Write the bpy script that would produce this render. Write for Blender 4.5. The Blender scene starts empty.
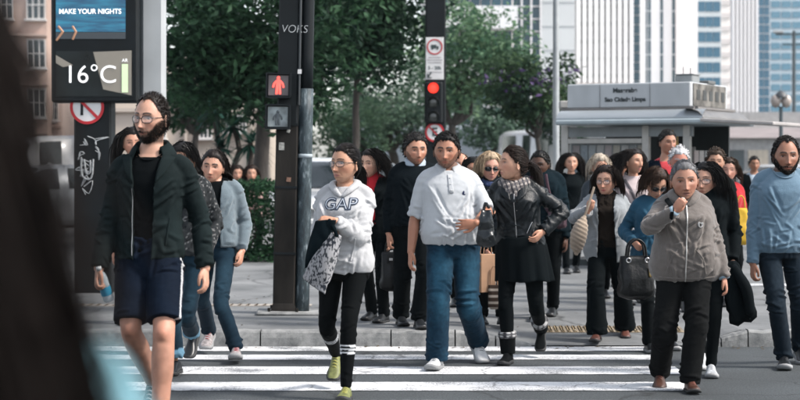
import bpy, bmesh, math, random
import numpy as np
from mathutils import Vector, Matrix, Euler

random.seed(7)
RNG = np.random.default_rng(7)
SC = bpy.context.scene
COL = SC.collection
R = math.radians

# ---------------------------------------------------------------- camera, sky, sun, exposure
F, CX, HY, CZ = 1700.0, 400.0, 163.0, 1.5       # focal length in photo pixels, centre column, horizon row, eye height
cam_d = bpy.data.cameras.new('camera')
cam_d.sensor_width = 36.0
cam_d.lens = F / 800.0 * 36.0
cam_d.shift_y = -(200.0 - HY) / 800.0
cam_d.clip_start = 0.1
cam_d.clip_end = 3000.0
cam_d.dof.use_dof = True
cam_d.dof.focus_distance = 11.8
cam_d.dof.aperture_fstop = 3.1
cam = bpy.data.objects.new('camera', cam_d)
cam.location = (0, 0, CZ)
cam.rotation_euler = (R(90), 0, 0)
COL.objects.link(cam)
SC.camera = cam

SUN_EL, SUN_AZ = 46.0, 106.0     # degrees; azimuth clockwise from +Y (away from the camera) towards +X
wd = bpy.data.worlds.new('World')
SC.world = wd
wd.use_nodes = True
nt = wd.node_tree
sky = nt.nodes.new('ShaderNodeTexSky')
sky.sky_type = 'NISHITA'
sky.sun_disc = False
sky.sun_elevation = R(SUN_EL)
sky.sun_rotation = R(SUN_AZ)
sky.air_density = 1.0
sky.dust_density = 1.5
sky.ozone_density = 1.2
bg = nt.nodes['Background']
bg.inputs['Strength'].default_value = 0.112
hsv = nt.nodes.new('ShaderNodeHueSaturation')      # a hazy, paler sky
hsv.inputs['Saturation'].default_value = 0.38
nt.links.new(sky.outputs['Color'], hsv.inputs['Color'])
nt.links.new(hsv.outputs['Color'], bg.inputs['Color'])

sun_d = bpy.data.lights.new('sun', 'SUN')
sun_d.energy = 2.1
sun_d.angle = R(11.0)
sun_d.color = (1.0, 0.93, 0.86)
sun = bpy.data.objects.new('sun', sun_d)
_sd = Vector((math.cos(R(SUN_EL)) * math.sin(R(SUN_AZ)), math.cos(R(SUN_EL)) * math.cos(R(SUN_AZ)), math.sin(R(SUN_EL))))
sun.rotation_euler = _sd.to_track_quat('Z', 'Y').to_euler()
sun.location = (20, 20, 40)
COL.objects.link(sun)

SC.view_settings.view_transform = 'Standard'
SC.view_settings.look = 'None'
SC.view_settings.gamma = 1.0
SC.view_settings.exposure = 1.5
SC.render.engine = 'CYCLES'
SC.cycles.use_denoising = True
SC.cycles.max_bounces = 6
SC.cycles.transparent_max_bounces = 12
SC.cycles.caustics_reflective = False
SC.cycles.caustics_refractive = False
# ---------------------------------------------------------------- mesh helpers
def P3(px, py, d):
    """photo pixel + distance -> world point"""
    return np.array([(px - CX) / F * d, d, CZ - (py - HY) / F * d])

def nrm(v):
    v = np.asarray(v, float)
    return v / (np.linalg.norm(v) + 1e-12)

def rotz(a):
    c, s = math.cos(a), math.sin(a)
    return np.array([[c, -s, 0], [s, c, 0], [0, 0, 1.0]])

def rotx(a):
    c, s = math.cos(a), math.sin(a)
    return np.array([[1.0, 0, 0], [0, c, -s], [0, s, c]])

def roty(a):
    c, s = math.cos(a), math.sin(a)
    return np.array([[c, 0, s], [0, 1.0, 0], [-s, 0, c]])

_TAB = np.random.default_rng(11).random(4096) * 2 - 1
def vnoise(P, seed=0):
    P = np.asarray(P, float)
    i = np.floor(P).astype(np.int64)
    f = P - i
    f = f * f * (3 - 2 * f)
    out = 0
    for dx in (0, 1):
        for dy in (0, 1):
            for dz in (0, 1):
                h = ((i[:, 0] + dx) * 73856093) ^ ((i[:, 1] + dy) * 19349663) ^ ((i[:, 2] + dz) * 83492791) ^ (seed * 2654435)
                v = _TAB[np.abs(h) % 4096]
                out = out + v * (f[:, 0] if dx else 1 - f[:, 0]) * (f[:, 1] if dy else 1 - f[:, 1]) * (f[:, 2] if dz else 1 - f[:, 2])
    return out

def merge(parts):
    """parts: list of (V, [face arrays]) -> one"""
    Vs, Fs, n = [], {}, 0
    for V, Fl in parts:
        Vs.append(np.asarray(V, float))
        for f in Fl:
            f = np.asarray(f)
            if len(f):
                Fs.setdefault(f.shape[1], []).append(f + n)
        n += len(V)
    return np.concatenate(Vs), [np.concatenate(x) for x in Fs.values()]

def to_mesh(V, Fl, name='m', smooth=True, col=None):
    me = bpy.data.meshes.new(name)
    V = np.asarray(V, np.float32)
    Fl = [np.asarray(f, np.int32) for f in Fl if len(f)]
    me.vertices.add(len(V))
    me.vertices.foreach_set('co', V.ravel())
    nl = sum(f.size for f in Fl)
    npoly = sum(len(f) for f in Fl)
    me.loops.add(nl)
    me.polygons.add(npoly)
    me.loops.foreach_set('vertex_index', np.concatenate([f.ravel() for f in Fl]))
    tot = np.concatenate([np.full(len(f), f.shape[1], np.int32) for f in Fl])
    st = np.concatenate([[0], np.cumsum(tot)[:-1]]).astype(np.int32)
    me.polygons.foreach_set('loop_start', st)
    try:
        me.polygons.foreach_set('loop_total', tot)
    except Exception:
        pass
    me.polygons.foreach_set('use_smooth', np.full(npoly, smooth, bool))
    me.update(calc_edges=True)
    me.validate()
    if col is not None:
        a = me.color_attributes.new('Col', 'FLOAT_COLOR', 'POINT')
        c = np.ones((len(V), 4), np.float32)
        c[:, :3] = col
        a.data.foreach_set('color', c.ravel())
    return me

def link(name, me, mat=None, parent=None, loc=None, rot=None, label=None, cat=None, group=None, kind=None):
    o = bpy.data.objects.new(name, me)
    COL.objects.link(o)
    if mat is not None and me is not None and not me.materials:
        me.materials.append(mat)
    if parent is not None:
        o.parent = parent
    if loc is not None:
        o.location = loc
    if rot is not None:
        o.rotation_euler = rot
    if label: o['label'] = label
    if cat: o['category'] = cat
    if group: o['group'] = group
    if kind: o['kind'] = kind
    return o

def add(name, parts, mat, parent=None, smooth=True, col=None, **kw):
    V, Fl = merge(parts)
    return link(name, to_mesh(V, Fl, name, smooth, col), mat, parent, **kw)

# ---- shapes: each returns (V, [faces])
def box(c, s, rot=None, bev=0.0):
    c = np.asarray(c, float); hx, hy, hz = np.asarray(s, float) / 2
    if bev <= 0:
        V = np.array([[x, y, z] for z in (-hz, hz) for y in (-hy, hy) for x in (-hx, hx)])
        Fq = np.array([[0, 2, 3, 1], [4, 5, 7, 6], [0, 1, 5, 4], [2, 6, 7, 3], [0, 4, 6, 2], [1, 3, 7, 5]])
        if rot is not None: V = V @ np.asarray(rot).T
        return V + c, [Fq]
    b = min(bev, hx * .9, hy * .9, hz * .9)
    V = []; idx = {}
    for sx in (-1, 1):
        for sy in (-1, 1):
            for sz in (-1, 1):
                for ax in range(3):
                    p = [sx * (hx - b), sy * (hy - b), sz * (hz - b)]
                    p[ax] = (sx * hx, sy * hy, sz * hz)[ax]
                    idx[(sx, sy, sz, ax)] = len(V); V.append(p)
    q, t = [], []
    for ax in range(3):
        o1, o2 = [(1, 2), (2, 0), (0, 1)][ax]
        for s1 in (-1, 1):
            f = []
            for a, bb in ((-1, -1), (1, -1), (1, 1), (-1, 1)):
                k = [0, 0, 0]; k[ax] = s1; k[o1] = a; k[o2] = bb
                f.append(idx[(k[0], k[1], k[2], ax)])
            q.append(f if s1 > 0 else f[::-1])
        for a in (-1, 1):
            for bb in (-1, 1):
                f = []
                for s1, axx in ((-1, o1), (1, o1), (1, o2), (-1, o2)):
                    k = [0, 0, 0]; k[ax] = s1; k[o1] = a; k[o2] = bb
                    f.append(idx[(k[0], k[1], k[2], axx)])
                q.append(f if a * bb > 0 else f[::-1])
    for sx in (-1, 1):
        for sy in (-1, 1):
            for sz in (-1, 1):
                f = [idx[(sx, sy, sz, 0)], idx[(sx, sy, sz, 1)], idx[(sx, sy, sz, 2)]]
                t.append(f if sx * sy * sz > 0 else f[::-1])
    V = np.array(V)
    if rot is not None: V = V @ np.asarray(rot).T
    return V + c, [np.array(q), np.array(t)]

def spline(pts, n):
    """Catmull-Rom resample of rows (any width) to n rows per span"""
    p = np.asarray(pts, float)
    if p.ndim == 1: p = p[:, None]
    q = np.concatenate([[2 * p[0] - p[1]], p, [2 * p[-1] - p[-2]]])
    out = []
    for i in range(len(p) - 1):
        t = np.linspace(0, 1, n, endpoint=False)[:, None]
        a, b, c, d = q[i], q[i + 1], q[i + 2], q[i + 3]
        out.append(.5 * (2 * b + (c - a) * t + (2 * a - 5 * b + 4 * c - d) * t ** 2 + (3 * b - a - 3 * c + d) * t ** 3))
    out.append(p[-1:])
    return np.concatenate(out)

def tube(pts, rad, ns=14, sub=1, cap='round', ref=(0, 1, 0), e=2.0):
    """swept tube; rad: scalar list or list of (ra, rb); ref fixes the direction of rb"""
    pts = np.asarray(pts, float)
    rad = np.asarray(rad, float)
    if rad.ndim == 0: rad = np.full(len(pts), float(rad))
    if rad.ndim == 1: rad = np.stack([rad, rad], 1)
    if sub > 1 and len(pts) > 2:
        rad = np.maximum(spline(rad, sub), 1e-4); pts = spline(pts, sub)
    elif sub > 1:
        t = np.linspace(0, 1, sub + 1)[:, None]
        pts = pts[0] * (1 - t) + pts[-1] * t; rad = rad[0] * (1 - t) + rad[-1] * t
    if cap == 'round':
        t0 = nrm(pts[0] - pts[1]); t1 = nrm(pts[-1] - pts[-2])
        r0, r1 = rad[0], rad[-1]
        a = [(.97, .25), (.8, .6), (.45, .89)]
        pre_p = [pts[0] + t0 * r0.mean() * s for c, s in a][::-1]; pre_r = [r0 * c for c, s in a][::-1]
        post_p = [pts[-1] + t1 * r1.mean() * s for c, s in a]; post_r = [r1 * c for c, s in a]
        pts = np.concatenate([pre_p, pts, post_p]); rad = np.concatenate([pre_r, rad, post_r])
    n = len(pts)
    tan = np.zeros_like(pts)
    tan[1:-1] = pts[2:] - pts[:-2]; tan[0] = pts[1] - pts[0]; tan[-1] = pts[-1] - pts[-2]
    tan /= np.linalg.norm(tan, axis=1)[:, None] + 1e-12
    ref = np.asarray(ref, float)
    b = np.zeros_like(pts); cur = ref
    for i in range(n):
        v = cur - tan[i] * (cur @ tan[i])
        if np.linalg.norm(v) < 1e-4:
            v = np.cross(tan[i], [1, 0, 0]) if abs(tan[i][0]) < .9 else np.cross(tan[i], [0, 0, 1])
        b[i] = nrm(v); cur = b[i]
    a = np.cross(tan, b)
    th = np.linspace(0, 2 * math.pi, ns, endpoint=False)
    ct = np.sign(np.cos(th)) * np.abs(np.cos(th)) ** (2 / e); sn = np.sign(np.sin(th)) * np.abs(np.sin(th)) ** (2 / e)
    V = pts[:, None, :] + a[:, None, :] * (ct[None, :, None] * rad[:, 0][:, None, None]) + b[:, None, :] * (sn[None, :, None] * rad[:, 1][:, None, None])
    V = V.reshape(-1, 3)
    i = np.arange(n - 1)[:, None] * ns; j = np.arange(ns)[None, :]; j2 = (j + 1) % ns
    Fq = np.stack([i + j, i + j2, i + ns + j2, i + ns + j], -1).reshape(-1, 4)
    tri = []
    if cap:
        c0, c1 = len(V), len(V) + 1
        V = np.concatenate([V, [pts[0], pts[-1]]])
        jj = np.arange(ns); j2 = (jj + 1) % ns
        tri = np.concatenate([np.stack([np.full(ns, c0), j2, jj], 1), np.stack([np.full(ns, c1), (n - 1) * ns + jj, (n - 1) * ns + j2], 1)])
    return V, ([Fq, tri] if cap else [Fq])

def grid_surface(G, closed_u=False):
    """G: (m, n, 3) array of points"""
    m, n = G.shape[:2]
    V = G.reshape(-1, 3)
    q = []
    ii = np.arange(m - 1)[:, None] * n
    jj = np.arange(n if closed_u else n - 1)[None, :]
    j2 = (jj + 1) % n
    Fq = np.stack([ii + jj, ii + j2, ii + n + j2, ii + n + jj], -1).reshape(-1, 4)
    return V, [Fq]

_ico = {}
def ico(sub):
    if sub not in _ico:
        bm = bmesh.new(); bmesh.ops.create_icosphere(bm, subdivisions=sub, radius=1.0)
        V = np.array([v.co[:] for v in bm.verts]); Fq = np.array([[v.index for v in f.verts] for f in bm.faces]); bm.free()
        _ico[sub] = (V, Fq)
    return _ico[sub][0].copy(), _ico[sub][1].copy()

def ellipsoid(c, r, sub=3, rot=None):
    V, f = ico(sub)
    V = V * np.asarray(r, float)
    if rot is not None: V = V @ np.asarray(rot).T
    return V + np.asarray(c, float), [f]

def lathe(prof, ns=20, c=(0, 0, 0)):
    """prof: rows (r, z) from bottom to top"""
    p = np.asarray(prof, float)
    th = np.linspace(0, 2 * math.pi, ns, endpoint=False)
    G = np.stack([p[:, 0][:, None] * np.cos(th), p[:, 0][:, None] * np.sin(th), np.repeat(p[:, 1][:, None], ns, 1)], -1)
    V, Fl = grid_surface(G, True)
    return V + np.asarray(c, float), Fl

def prism(poly, depth, M=None):
    """poly (n,2) in x,z extruded along y by depth, front at y=0 facing -y"""
    p = np.asarray(poly, float); n = len(p)
    V = np.concatenate([np.stack([p[:, 0], np.zeros(n), p[:, 1]], 1), np.stack([p[:, 0], np.full(n, depth), p[:, 1]], 1)])
    i = np.arange(n); j = (i + 1) % n
    sides = np.stack([i, i + n, j + n, j], 1)
    Fl = [sides, np.array([list(range(n))]), np.array([list(range(2 * n - 1, n - 1, -1))])]
    if M is not None: V = V @ np.asarray(M).T
    return V, Fl

# ---- voxel remesh in a scratch scene
TS = bpy.data.scenes.new('scratch')
def remesh(parts, vox, smooth=2, lam=.5):
    V, Fl = merge(parts)
    me = to_mesh(V, Fl, 'scratch')
    ob = bpy.data.objects.new('scratch', me)
    TS.collection.objects.link(ob)
    m = ob.modifiers.new('r', 'REMESH'); m.mode = 'VOXEL'; m.voxel_size = vox
    vl = TS.view_layers[0]; vl.update()
    ev = ob.evaluated_get(vl.depsgraph)
    em = ev.to_mesh()
    nv = len(em.vertices); V = np.empty(nv * 3); em.vertices.foreach_get('co', V); V = V.reshape(-1, 3)
    nl = len(em.loops); L = np.empty(nl, np.int32); em.loops.foreach_get('vertex_index', L)
    npl = len(em.polygons); tot = np.empty(npl, np.int32); em.polygons.foreach_get('loop_total', tot)
    st = np.empty(npl, np.int32); em.polygons.foreach_get('loop_start', st)
    Fl = []
    for k in np.unique(tot):
        s = st[tot == k]
        Fl.append(L[s[:, None] + np.arange(k)[None, :]])
    ev.to_mesh_clear()
    bpy.data.objects.remove(ob); bpy.data.meshes.remove(me)
    if smooth: V = lap(V, Fl, smooth, lam)
    return V, Fl

def edges_of(Fl):
    e = []
    for f in Fl:
        for k in range(f.shape[1]):
            e.append(np.stack([f[:, k], f[:, (k + 1) % f.shape[1]]], 1))
    e = np.concatenate(e); e.sort(1)
    return np.unique(e, axis=0)

def lap(V, Fl, it, lam=.5, w=None):
    E = edges_of(Fl); n = len(V)
    deg = np.bincount(E.ravel(), minlength=n).astype(float)[:, None] + 1e-9
    V = V.copy()
    i, j = np.concatenate([E[:, 0], E[:, 1]]), np.concatenate([E[:, 1], E[:, 0]])
    for _ in range(it):
        S = np.stack([np.bincount(i, V[j, k], n) for k in range(3)], 1) / deg
        d = (S - V) * lam
        V += d if w is None else d * w[:, None]
    return V

def normals(V, Fl):
    N = np.zeros_like(V)
    for f in Fl:
        a, b, c = V[f[:, 0]], V[f[:, 1]], V[f[:, 2]]
        fn = np.cross(b - a, c - a)
        if f.shape[1] == 4: fn = fn + np.cross(c - a, V[f[:, 3]] - a)
        for k in range(f.shape[1]):
            for ax in range(3):
                N[:, ax] += np.bincount(f[:, k], fn[:, ax], len(V))
    return N / (np.linalg.norm(N, axis=1)[:, None] + 1e-12)

def drop_faces(V, Fl, kill):
    """kill: function(face centre array, face array) -> bool mask of faces to delete; drops loose vertices"""
    out = []
    for f in Fl:
        k = kill(V[f].mean(1), f)
        out.append(f[~k])
    used = np.unique(np.concatenate([f.ravel() for f in out]))
    mp = np.full(len(V), -1); mp[used] = np.arange(len(used))
    return V[used], [mp[f] for f in out], used

def solid(o, t, off=-1):
    m = o.modifiers.new('thickness', 'SOLIDIFY'); m.thickness = t; m.offset = off
    return o

# ---------------------------------------------------------------- materials
MATS = {}
def new_mat(name):
    m = bpy.data.materials.new(name); m.use_nodes = True
    n = m.node_tree.nodes; l = m.node_tree.links
    return m, n, l, n['Principled BSDF']

def mat(name, color, rough=.7, metal=0.0, var=.12, scale=6.0, bump=0.0, bscale=60.0, spec=.5, sheen=0.0, emit=None, estr=0.0, coat=0.0, detail=5.0, stretch=(1, 1, 1), var2=None, scale2=1.0, coord='Object', alpha=1.0, trans=0.0):
    """one general procedural material: noise-varied colour, roughness variation and noise bump"""
    if name in MATS: return MATS[name]
    m, n, l, b = new_mat(name)
    tc = n.new('ShaderNodeTexCoord'); mp = n.new('ShaderNodeMapping'); mp.inputs['Scale'].default_value = stretch
    l.new(tc.outputs[coord], mp.inputs['Vector'])
    nz = n.new('ShaderNodeTexNoise'); nz.inputs['Scale'].default_value = scale; nz.inputs['Detail'].default_value = detail
    l.new(mp.outputs['Vector'], nz.inputs['Vector'])
    rp = n.new('ShaderNodeValToRGB')
    c = np.array(color[:3])
    rp.color_ramp.elements[0].position = .25; rp.color_ramp.elements[1].position = .75
    rp.color_ramp.elements[0].color = (*np.clip(c * (1 - var * 1.6), 0, 1), 1)
    c2 = c * (1 + var) if var2 is None else np.array(var2)
    rp.color_ramp.elements[1].color = (*np.clip(c2, 0, 1), 1)
    l.new(nz.outputs['Fac'], rp.inputs['Fac'])
    l.new(rp.outputs['Color'], b.inputs['Base Color'])
    mr = n.new('ShaderNodeMapRange'); mr.inputs['To Min'].default_value = max(0, rough - .1); mr.inputs['To Max'].default_value = min(1, rough + .1)
    l.new(nz.outputs['Fac'], mr.inputs['Value']); l.new(mr.outputs['Result'], b.inputs['Roughness'])
    b.inputs['Metallic'].default_value = metal
    b.inputs['Specular IOR Level'].default_value = spec
    b.inputs['Sheen Weight'].default_value = sheen
    b.inputs['Coat Weight'].default_value = coat
    b.inputs['Alpha'].default_value = alpha
    b.inputs['Transmission Weight'].default_value = trans
    if emit is not None:
        b.inputs['Emission Color'].default_value = (*emit, 1); b.inputs['Emission Strength'].default_value = estr
    if bump > 0:
        n2 = n.new('ShaderNodeTexNoise'); n2.inputs['Scale'].default_value = bscale; n2.inputs['Detail'].default_value = 6
        l.new(mp.outputs['Vector'], n2.inputs['Vector'])
        bp = n.new('ShaderNodeBump'); bp.inputs['Strength'].default_value = bump; bp.inputs['Distance'].default_value = .01
        l.new(n2.outputs['Fac'], bp.inputs['Height']); l.new(bp.outputs['Normal'], b.inputs['Normal'])
    MATS[name] = m
    return m

def vcol_mat(name, rough=.6, sss=0.0, bump=0.0, bscale=200.0, spec=.4, var=.1, scale=12.0, sheen=0.0):
    """surface whose colours (brows, lips, painted face shade, prints, stripes) come from the 'Col' attribute, with noise on top"""
    if name in MATS: return MATS[name]
    m, n, l, b = new_mat(name)
    at = n.new('ShaderNodeAttribute'); at.attribute_name = 'Col'
    tc = n.new('ShaderNodeTexCoord')
    nz = n.new('ShaderNodeTexNoise'); nz.inputs['Scale'].default_value = scale; nz.inputs['Detail'].default_value = 6
    l.new(tc.outputs['Object'], nz.inputs['Vector'])
    mr = n.new('ShaderNodeMapRange'); mr.inputs['From Min'].default_value = .25; mr.inputs['From Max'].default_value = .75
    mr.inputs['To Min'].default_value = 1 - var; mr.inputs['To Max'].default_value = 1 + var
    l.new(nz.outputs['Fac'], mr.inputs['Value'])
    mx = n.new('ShaderNodeVectorMath'); mx.operation = 'SCALE'
    l.new(at.outputs['Color'], mx.inputs[0]); l.new(mr.outputs['Result'], mx.inputs['Scale'])
    l.new(mx.outputs['Vector'], b.inputs['Base Color'])
    b.inputs['Roughness'].default_value = rough
    b.inputs['Specular IOR Level'].default_value = spec
    b.inputs['Sheen Weight'].default_value = sheen
    if sss > 0:
        b.inputs['Subsurface Weight'].default_value = sss
        b.inputs['Subsurface Radius'].default_value = (.01, .004, .002)
        b.inputs['Subsurface Scale'].default_value = 1.0
    if bump > 0:
        n2 = n.new('ShaderNodeTexNoise'); n2.inputs['Scale'].default_value = bscale; n2.inputs['Detail'].default_value = 4
        l.new(tc.outputs['Object'], n2.inputs['Vector'])
        bp = n.new('ShaderNodeBump'); bp.inputs['Strength'].default_value = bump; bp.inputs['Distance'].default_value = .004
        l.new(n2.outputs['Fac'], bp.inputs['Height']); l.new(bp.outputs['Normal'], b.inputs['Normal'])
    MATS[name] = m
    return m

def text_mesh(s, size, ext=.002, bold=0.0, align='CENTER'):
    cu = bpy.data.curves.new('lettering', 'FONT')
    cu.body = s; cu.size = size; cu.extrude = ext; cu.offset = bold; cu.align_x = align; cu.align_y = 'CENTER'
    ob = bpy.data.objects.new('lettering', cu); TS.collection.objects.link(ob)
    vl = TS.view_layers[0]; vl.update()
    me = bpy.data.meshes.new_from_object(ob.evaluated_get(vl.depsgraph))
    bpy.data.objects.remove(ob); bpy.data.curves.remove(cu)
    return me

def look(front, up=(0, 0, 1)):
    """rotation matrix whose -Y column looks along `front` with Z up"""
    y = -nrm(front); x = nrm(np.cross(y, up)); z = np.cross(x, y)
    return np.stack([x, y, z], 1)

def ss(a, b, x):
    t = np.clip((x - a) / (b - a), 0, 1)
    return t * t * (3 - 2 * t)
# ---------------------------------------------------------------- ground, road, pavement
def sheet(name, x0, x1, y0, y1, z, m, parent=None, **kw):
    V = np.array([[x0, y0, z], [x1, y0, z], [x1, y1, z], [x0, y1, z]], float)
    return link(name, to_mesh(V, [np.array([[0, 1, 2, 3]])], name, False), m, parent, **kw)

def cracks(n, l, tc, c, src, b, dark, scale):
    v = n.new('ShaderNodeTexVoronoi'); v.feature = 'DISTANCE_TO_EDGE'; v.inputs['Scale'].default_value = .9
    ds = n.new('ShaderNodeVectorMath'); ds.operation = 'MULTIPLY_ADD'
    l.new(c.outputs['Color'], ds.inputs[0]); ds.inputs[1].default_value = (.8, .8, 0); l.new(tc.outputs['Object'], ds.inputs[2])
    l.new(ds.outputs['Vector'], v.inputs['Vector'])
    cr = n.new('ShaderNodeMapRange'); cr.inputs['From Max'].default_value = .014; cr.inputs['To Min'].default_value = dark; cr.inputs['To Max'].default_value = 1
    l.new(v.outputs['Distance'], cr.inputs['Value'])
    m2 = n.new('ShaderNodeVectorMath'); m2.operation = 'SCALE'; l.new(src, m2.inputs[0]); l.new(cr.outputs['Result'], m2.inputs['Scale'])
    l.new(m2.outputs['Vector'], b.inputs['Base Color'])

def asphalt_mat():
    m, n, l, b = new_mat('asphalt')
    tc = n.new('ShaderNodeTexCoord')
    a = n.new('ShaderNodeTexNoise'); a.inputs['Scale'].default_value = 260; a.inputs['Detail'].default_value = 3
    c = n.new('ShaderNodeTexNoise'); c.inputs['Scale'].default_value = .9; c.inputs['Detail'].default_value = 6
    l.new(tc.outputs['Object'], a.inputs['Vector']); l.new(tc.outputs['Object'], c.inputs['Vector'])
    r1 = n.new('ShaderNodeValToRGB'); r1.color_ramp.elements[0].position = .40; r1.color_ramp.elements[1].position = .64
    r1.color_ramp.elements[0].color = (.012, .017, .020, 1); r1.color_ramp.elements[1].color = (.092, .104, .111, 1)
    r2 = n.new('ShaderNodeValToRGB'); r2.color_ramp.elements[0].position = .3; r2.color_ramp.elements[1].position = .7
    r2.color_ramp.elements[0].color = (.55, .55, .55, 1); r2.color_ramp.elements[1].color = (1.15, 1.15, 1.15, 1)
    mx = n.new('ShaderNodeMix'); mx.data_type = 'RGBA'; mx.blend_type = 'MULTIPLY'; mx.inputs['Factor'].default_value = 1
    g2 = n.new('ShaderNodeTexNoise'); g2.inputs['Scale'].default_value = 75; g2.inputs['Detail'].default_value = 2
    l.new(tc.outputs['Object'], g2.inputs['Vector'])
    av = n.new('ShaderNodeMath'); av.operation = 'MULTIPLY_ADD'; av.inputs[1].default_value = .55
    hf = n.new('ShaderNodeMath'); hf.operation = 'MULTIPLY'; hf.inputs[1].default_value = .45
    l.new(g2.outputs['Fac'], hf.inputs[0]); l.new(a.outputs['Fac'], av.inputs[0]); l.new(hf.outputs[0], av.inputs[2])
    l.new(av.outputs[0], r1.inputs['Fac']); l.new(c.outputs['Fac'], r2.inputs['Fac'])
    l.new(r1.outputs['Color'], mx.inputs[6]); l.new(r2.outputs['Color'], mx.inputs[7]); 
    cracks(n, l, tc, c, mx.outputs[2], b, .35, .55)
    b.inputs['Roughness'].default_value = .8
    bp = n.new('ShaderNodeBump'); bp.inputs['Strength'].default_value = .6; bp.inputs['Distance'].default_value = .006
    l.new(a.outputs['Fac'], bp.inputs['Height']); l.new(bp.outputs['Normal'], b.inputs['Normal'])
    return m

def paint_mat():
    m, n, l, b = new_mat('road_paint')
    tc = n.new('ShaderNodeTexCoord')
    a = n.new('ShaderNodeTexNoise'); a.inputs['Scale'].default_value = 90; a.inputs['Detail'].default_value = 4
    c = n.new('ShaderNodeTexNoise'); c.inputs['Scale'].default_value = 2.3; c.inputs['Detail'].default_value = 8
    l.new(tc.outputs['Object'], a.inputs['Vector']); l.new(tc.outputs['Object'], c.inputs['Vector'])
    ad = n.new('ShaderNodeMath'); ad.operation = 'ADD'; l.new(a.outputs['Fac'], ad.inputs[0]); l.new(c.outputs['Fac'], ad.inputs[1])
    r = n.new('ShaderNodeValToRGB'); r.color_ramp.elements[0].position = .82; r.color_ramp.elements[1].position = 1.04
    r.color_ramp.elements[0].color = (.16, .17, .18, 1); r.color_ramp.elements[1].color = (.60, .61, .62, 1)
    l.new(ad.outputs[0], r.inputs['Fac']); cracks(n, l, tc, c, r.outputs['Color'], b, .35, .3); b.inputs['Roughness'].default_value = .65
    return m

def concrete_mat(name, c1, c2, crack=True, sc=1.0):
    m, n, l, b = new_mat(name)
    tc = n.new('ShaderNodeTexCoord')
    a = n.new('ShaderNodeTexNoise'); a.inputs['Scale'].default_value = 120; a.inputs['Detail'].default_value = 4
    c = n.new('ShaderNodeTexNoise'); c.inputs['Scale'].default_value = 1.1 * sc; c.inputs['Detail'].default_value = 9; c.inputs['Roughness'].default_value = .65
    l.new(tc.outputs['Object'], a.inputs['Vector']); l.new(tc.outputs['Object'], c.inputs['Vector'])
    r = n.new('ShaderNodeValToRGB'); r.color_ramp.elements[0].position = .32; r.color_ramp.elements[1].position = .68
    r.color_ramp.elements[0].color = (*c1, 1); r.color_ramp.elements[1].color = (*c2, 1)
    l.new(c.outputs['Fac'], r.inputs['Fac'])
    mr = n.new('ShaderNodeMapRange'); mr.inputs['To Min'].default_value = .72; mr.inputs['To Max'].default_value = 1.25
    l.new(a.outputs['Fac'], mr.inputs['Value'])
    mx = n.new('ShaderNodeVectorMath'); mx.operation = 'SCALE'
    l.new(r.outputs['Color'], mx.inputs[0]); l.new(mr.outputs['Result'], mx.inputs['Scale'])
    src = mx.outputs['Vector']
    if crack:
        v = n.new('ShaderNodeTexVoronoi'); v.feature = 'DISTANCE_TO_EDGE'; v.inputs['Scale'].default_value = .42
        ds = n.new('ShaderNodeVectorMath'); ds.operation = 'MULTIPLY_ADD'
        l.new(c.outputs['Color'], ds.inputs[0]); ds.inputs[1].default_value = (.7, .7, .0); l.new(tc.outputs['Object'], ds.inputs[2])
        l.new(ds.outputs['Vector'], v.inputs['Vector'])
        cr = n.new('ShaderNodeMapRange'); cr.inputs['From Max'].default_value = .012; cr.inputs['To Min'].default_value = .42; cr.inputs['To Max'].default_value = 1
        l.new(v.outputs['Distance'], cr.inputs['Value'])
        m2 = n.new('ShaderNodeVectorMath'); m2.operation = 'SCALE'; l.new(src, m2.inputs[0]); l.new(cr.outputs['Result'], m2.inputs['Scale']); src = m2.outputs['Vector']
    l.new(src, b.inputs['Base Color']); b.inputs['Roughness'].default_value = .85
    bp = n.new('ShaderNodeBump'); bp.inputs['Strength'].default_value = .35; bp.inputs['Distance'].default_value = .006
    l.new(a.outputs['Fac'], bp.inputs['Height']); l.new(bp.outputs['Normal'], b.inputs['Normal'])
    return m

ASPH, PAINT = asphalt_mat(), paint_mat()
PAVE = concrete_mat('pavement_concrete', (.075, .081, .084), (.20, .207, .21))
KERB = concrete_mat('kerb_granite', (.09, .095, .098), (.30, .305, .30), False, 6)
sheet('ground', -900, 900, -60, 1500, -.09, mat('far_ground', (.13, .135, .135), .9, scale=.5), kind='structure')
road = sheet('road', -70, 70, -30, 13.995, 0, ASPH, kind='structure')
KY = 13.86
for i, (a, b) in enumerate(((13.53, 13.86), (12.94, 13.27), (12.05, 12.5), (11.18, 11.62), (10.28, 10.72))):
    X = np.linspace(-7.5, (1.99, 2.00, 2.02, 1.97, 1.98)[i], 420); z_ = np.zeros_like(X)
    e0 = a + .007 * vnoise(np.stack([X * 9, z_, z_], 1), i) + .005 * vnoise(np.stack([X * 40, z_, z_], 1), i + 9)
    e1 = b + .007 * vnoise(np.stack([X * 9, z_ + 5, z_], 1), i) + .005 * vnoise(np.stack([X * 40, z_ + 5, z_], 1), i + 9)
    G = np.stack([np.stack([X, e0, z_ + .004], 1), np.stack([X, e1, z_ + .004], 1)], 0)
    link('crossing_stripe', to_mesh(*grid_surface(G), 'crossing_stripe', False), PAINT, road)
xs = np.unique(np.concatenate([[-70, -30, -12, -7], np.linspace(.3, 3.1, 29), [4, 6, 9, 15, 30, 70]]))
ys = np.unique(np.concatenate([[13.87, 13.985, 13.99], np.linspace(14.1, 15.5, 15), [16, 18, 20, 24, 30, 40, 60]]))
def pave_z(x, y):
    rm = ss(.45, 1.08, x) * ss(2.84, 2.42, x)
    ry = 1 - np.clip((y - 13.87) / 1.35, 0, 1)
    return .13 - .118 * rm * ry
G = np.zeros((len(ys), len(xs), 3))
for i, y in enumerate(ys):
    for j, x in enumerate(xs):
        z = pave_z(x, y)
        rm = ss(.45, 1.08, x) * ss(2.84, 2.42, x)
        if y < 13.986 and rm < .3: z = -.05 if y < 13.9 else min(z, .05)
        G[i, j] = (x, y, z)
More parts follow.
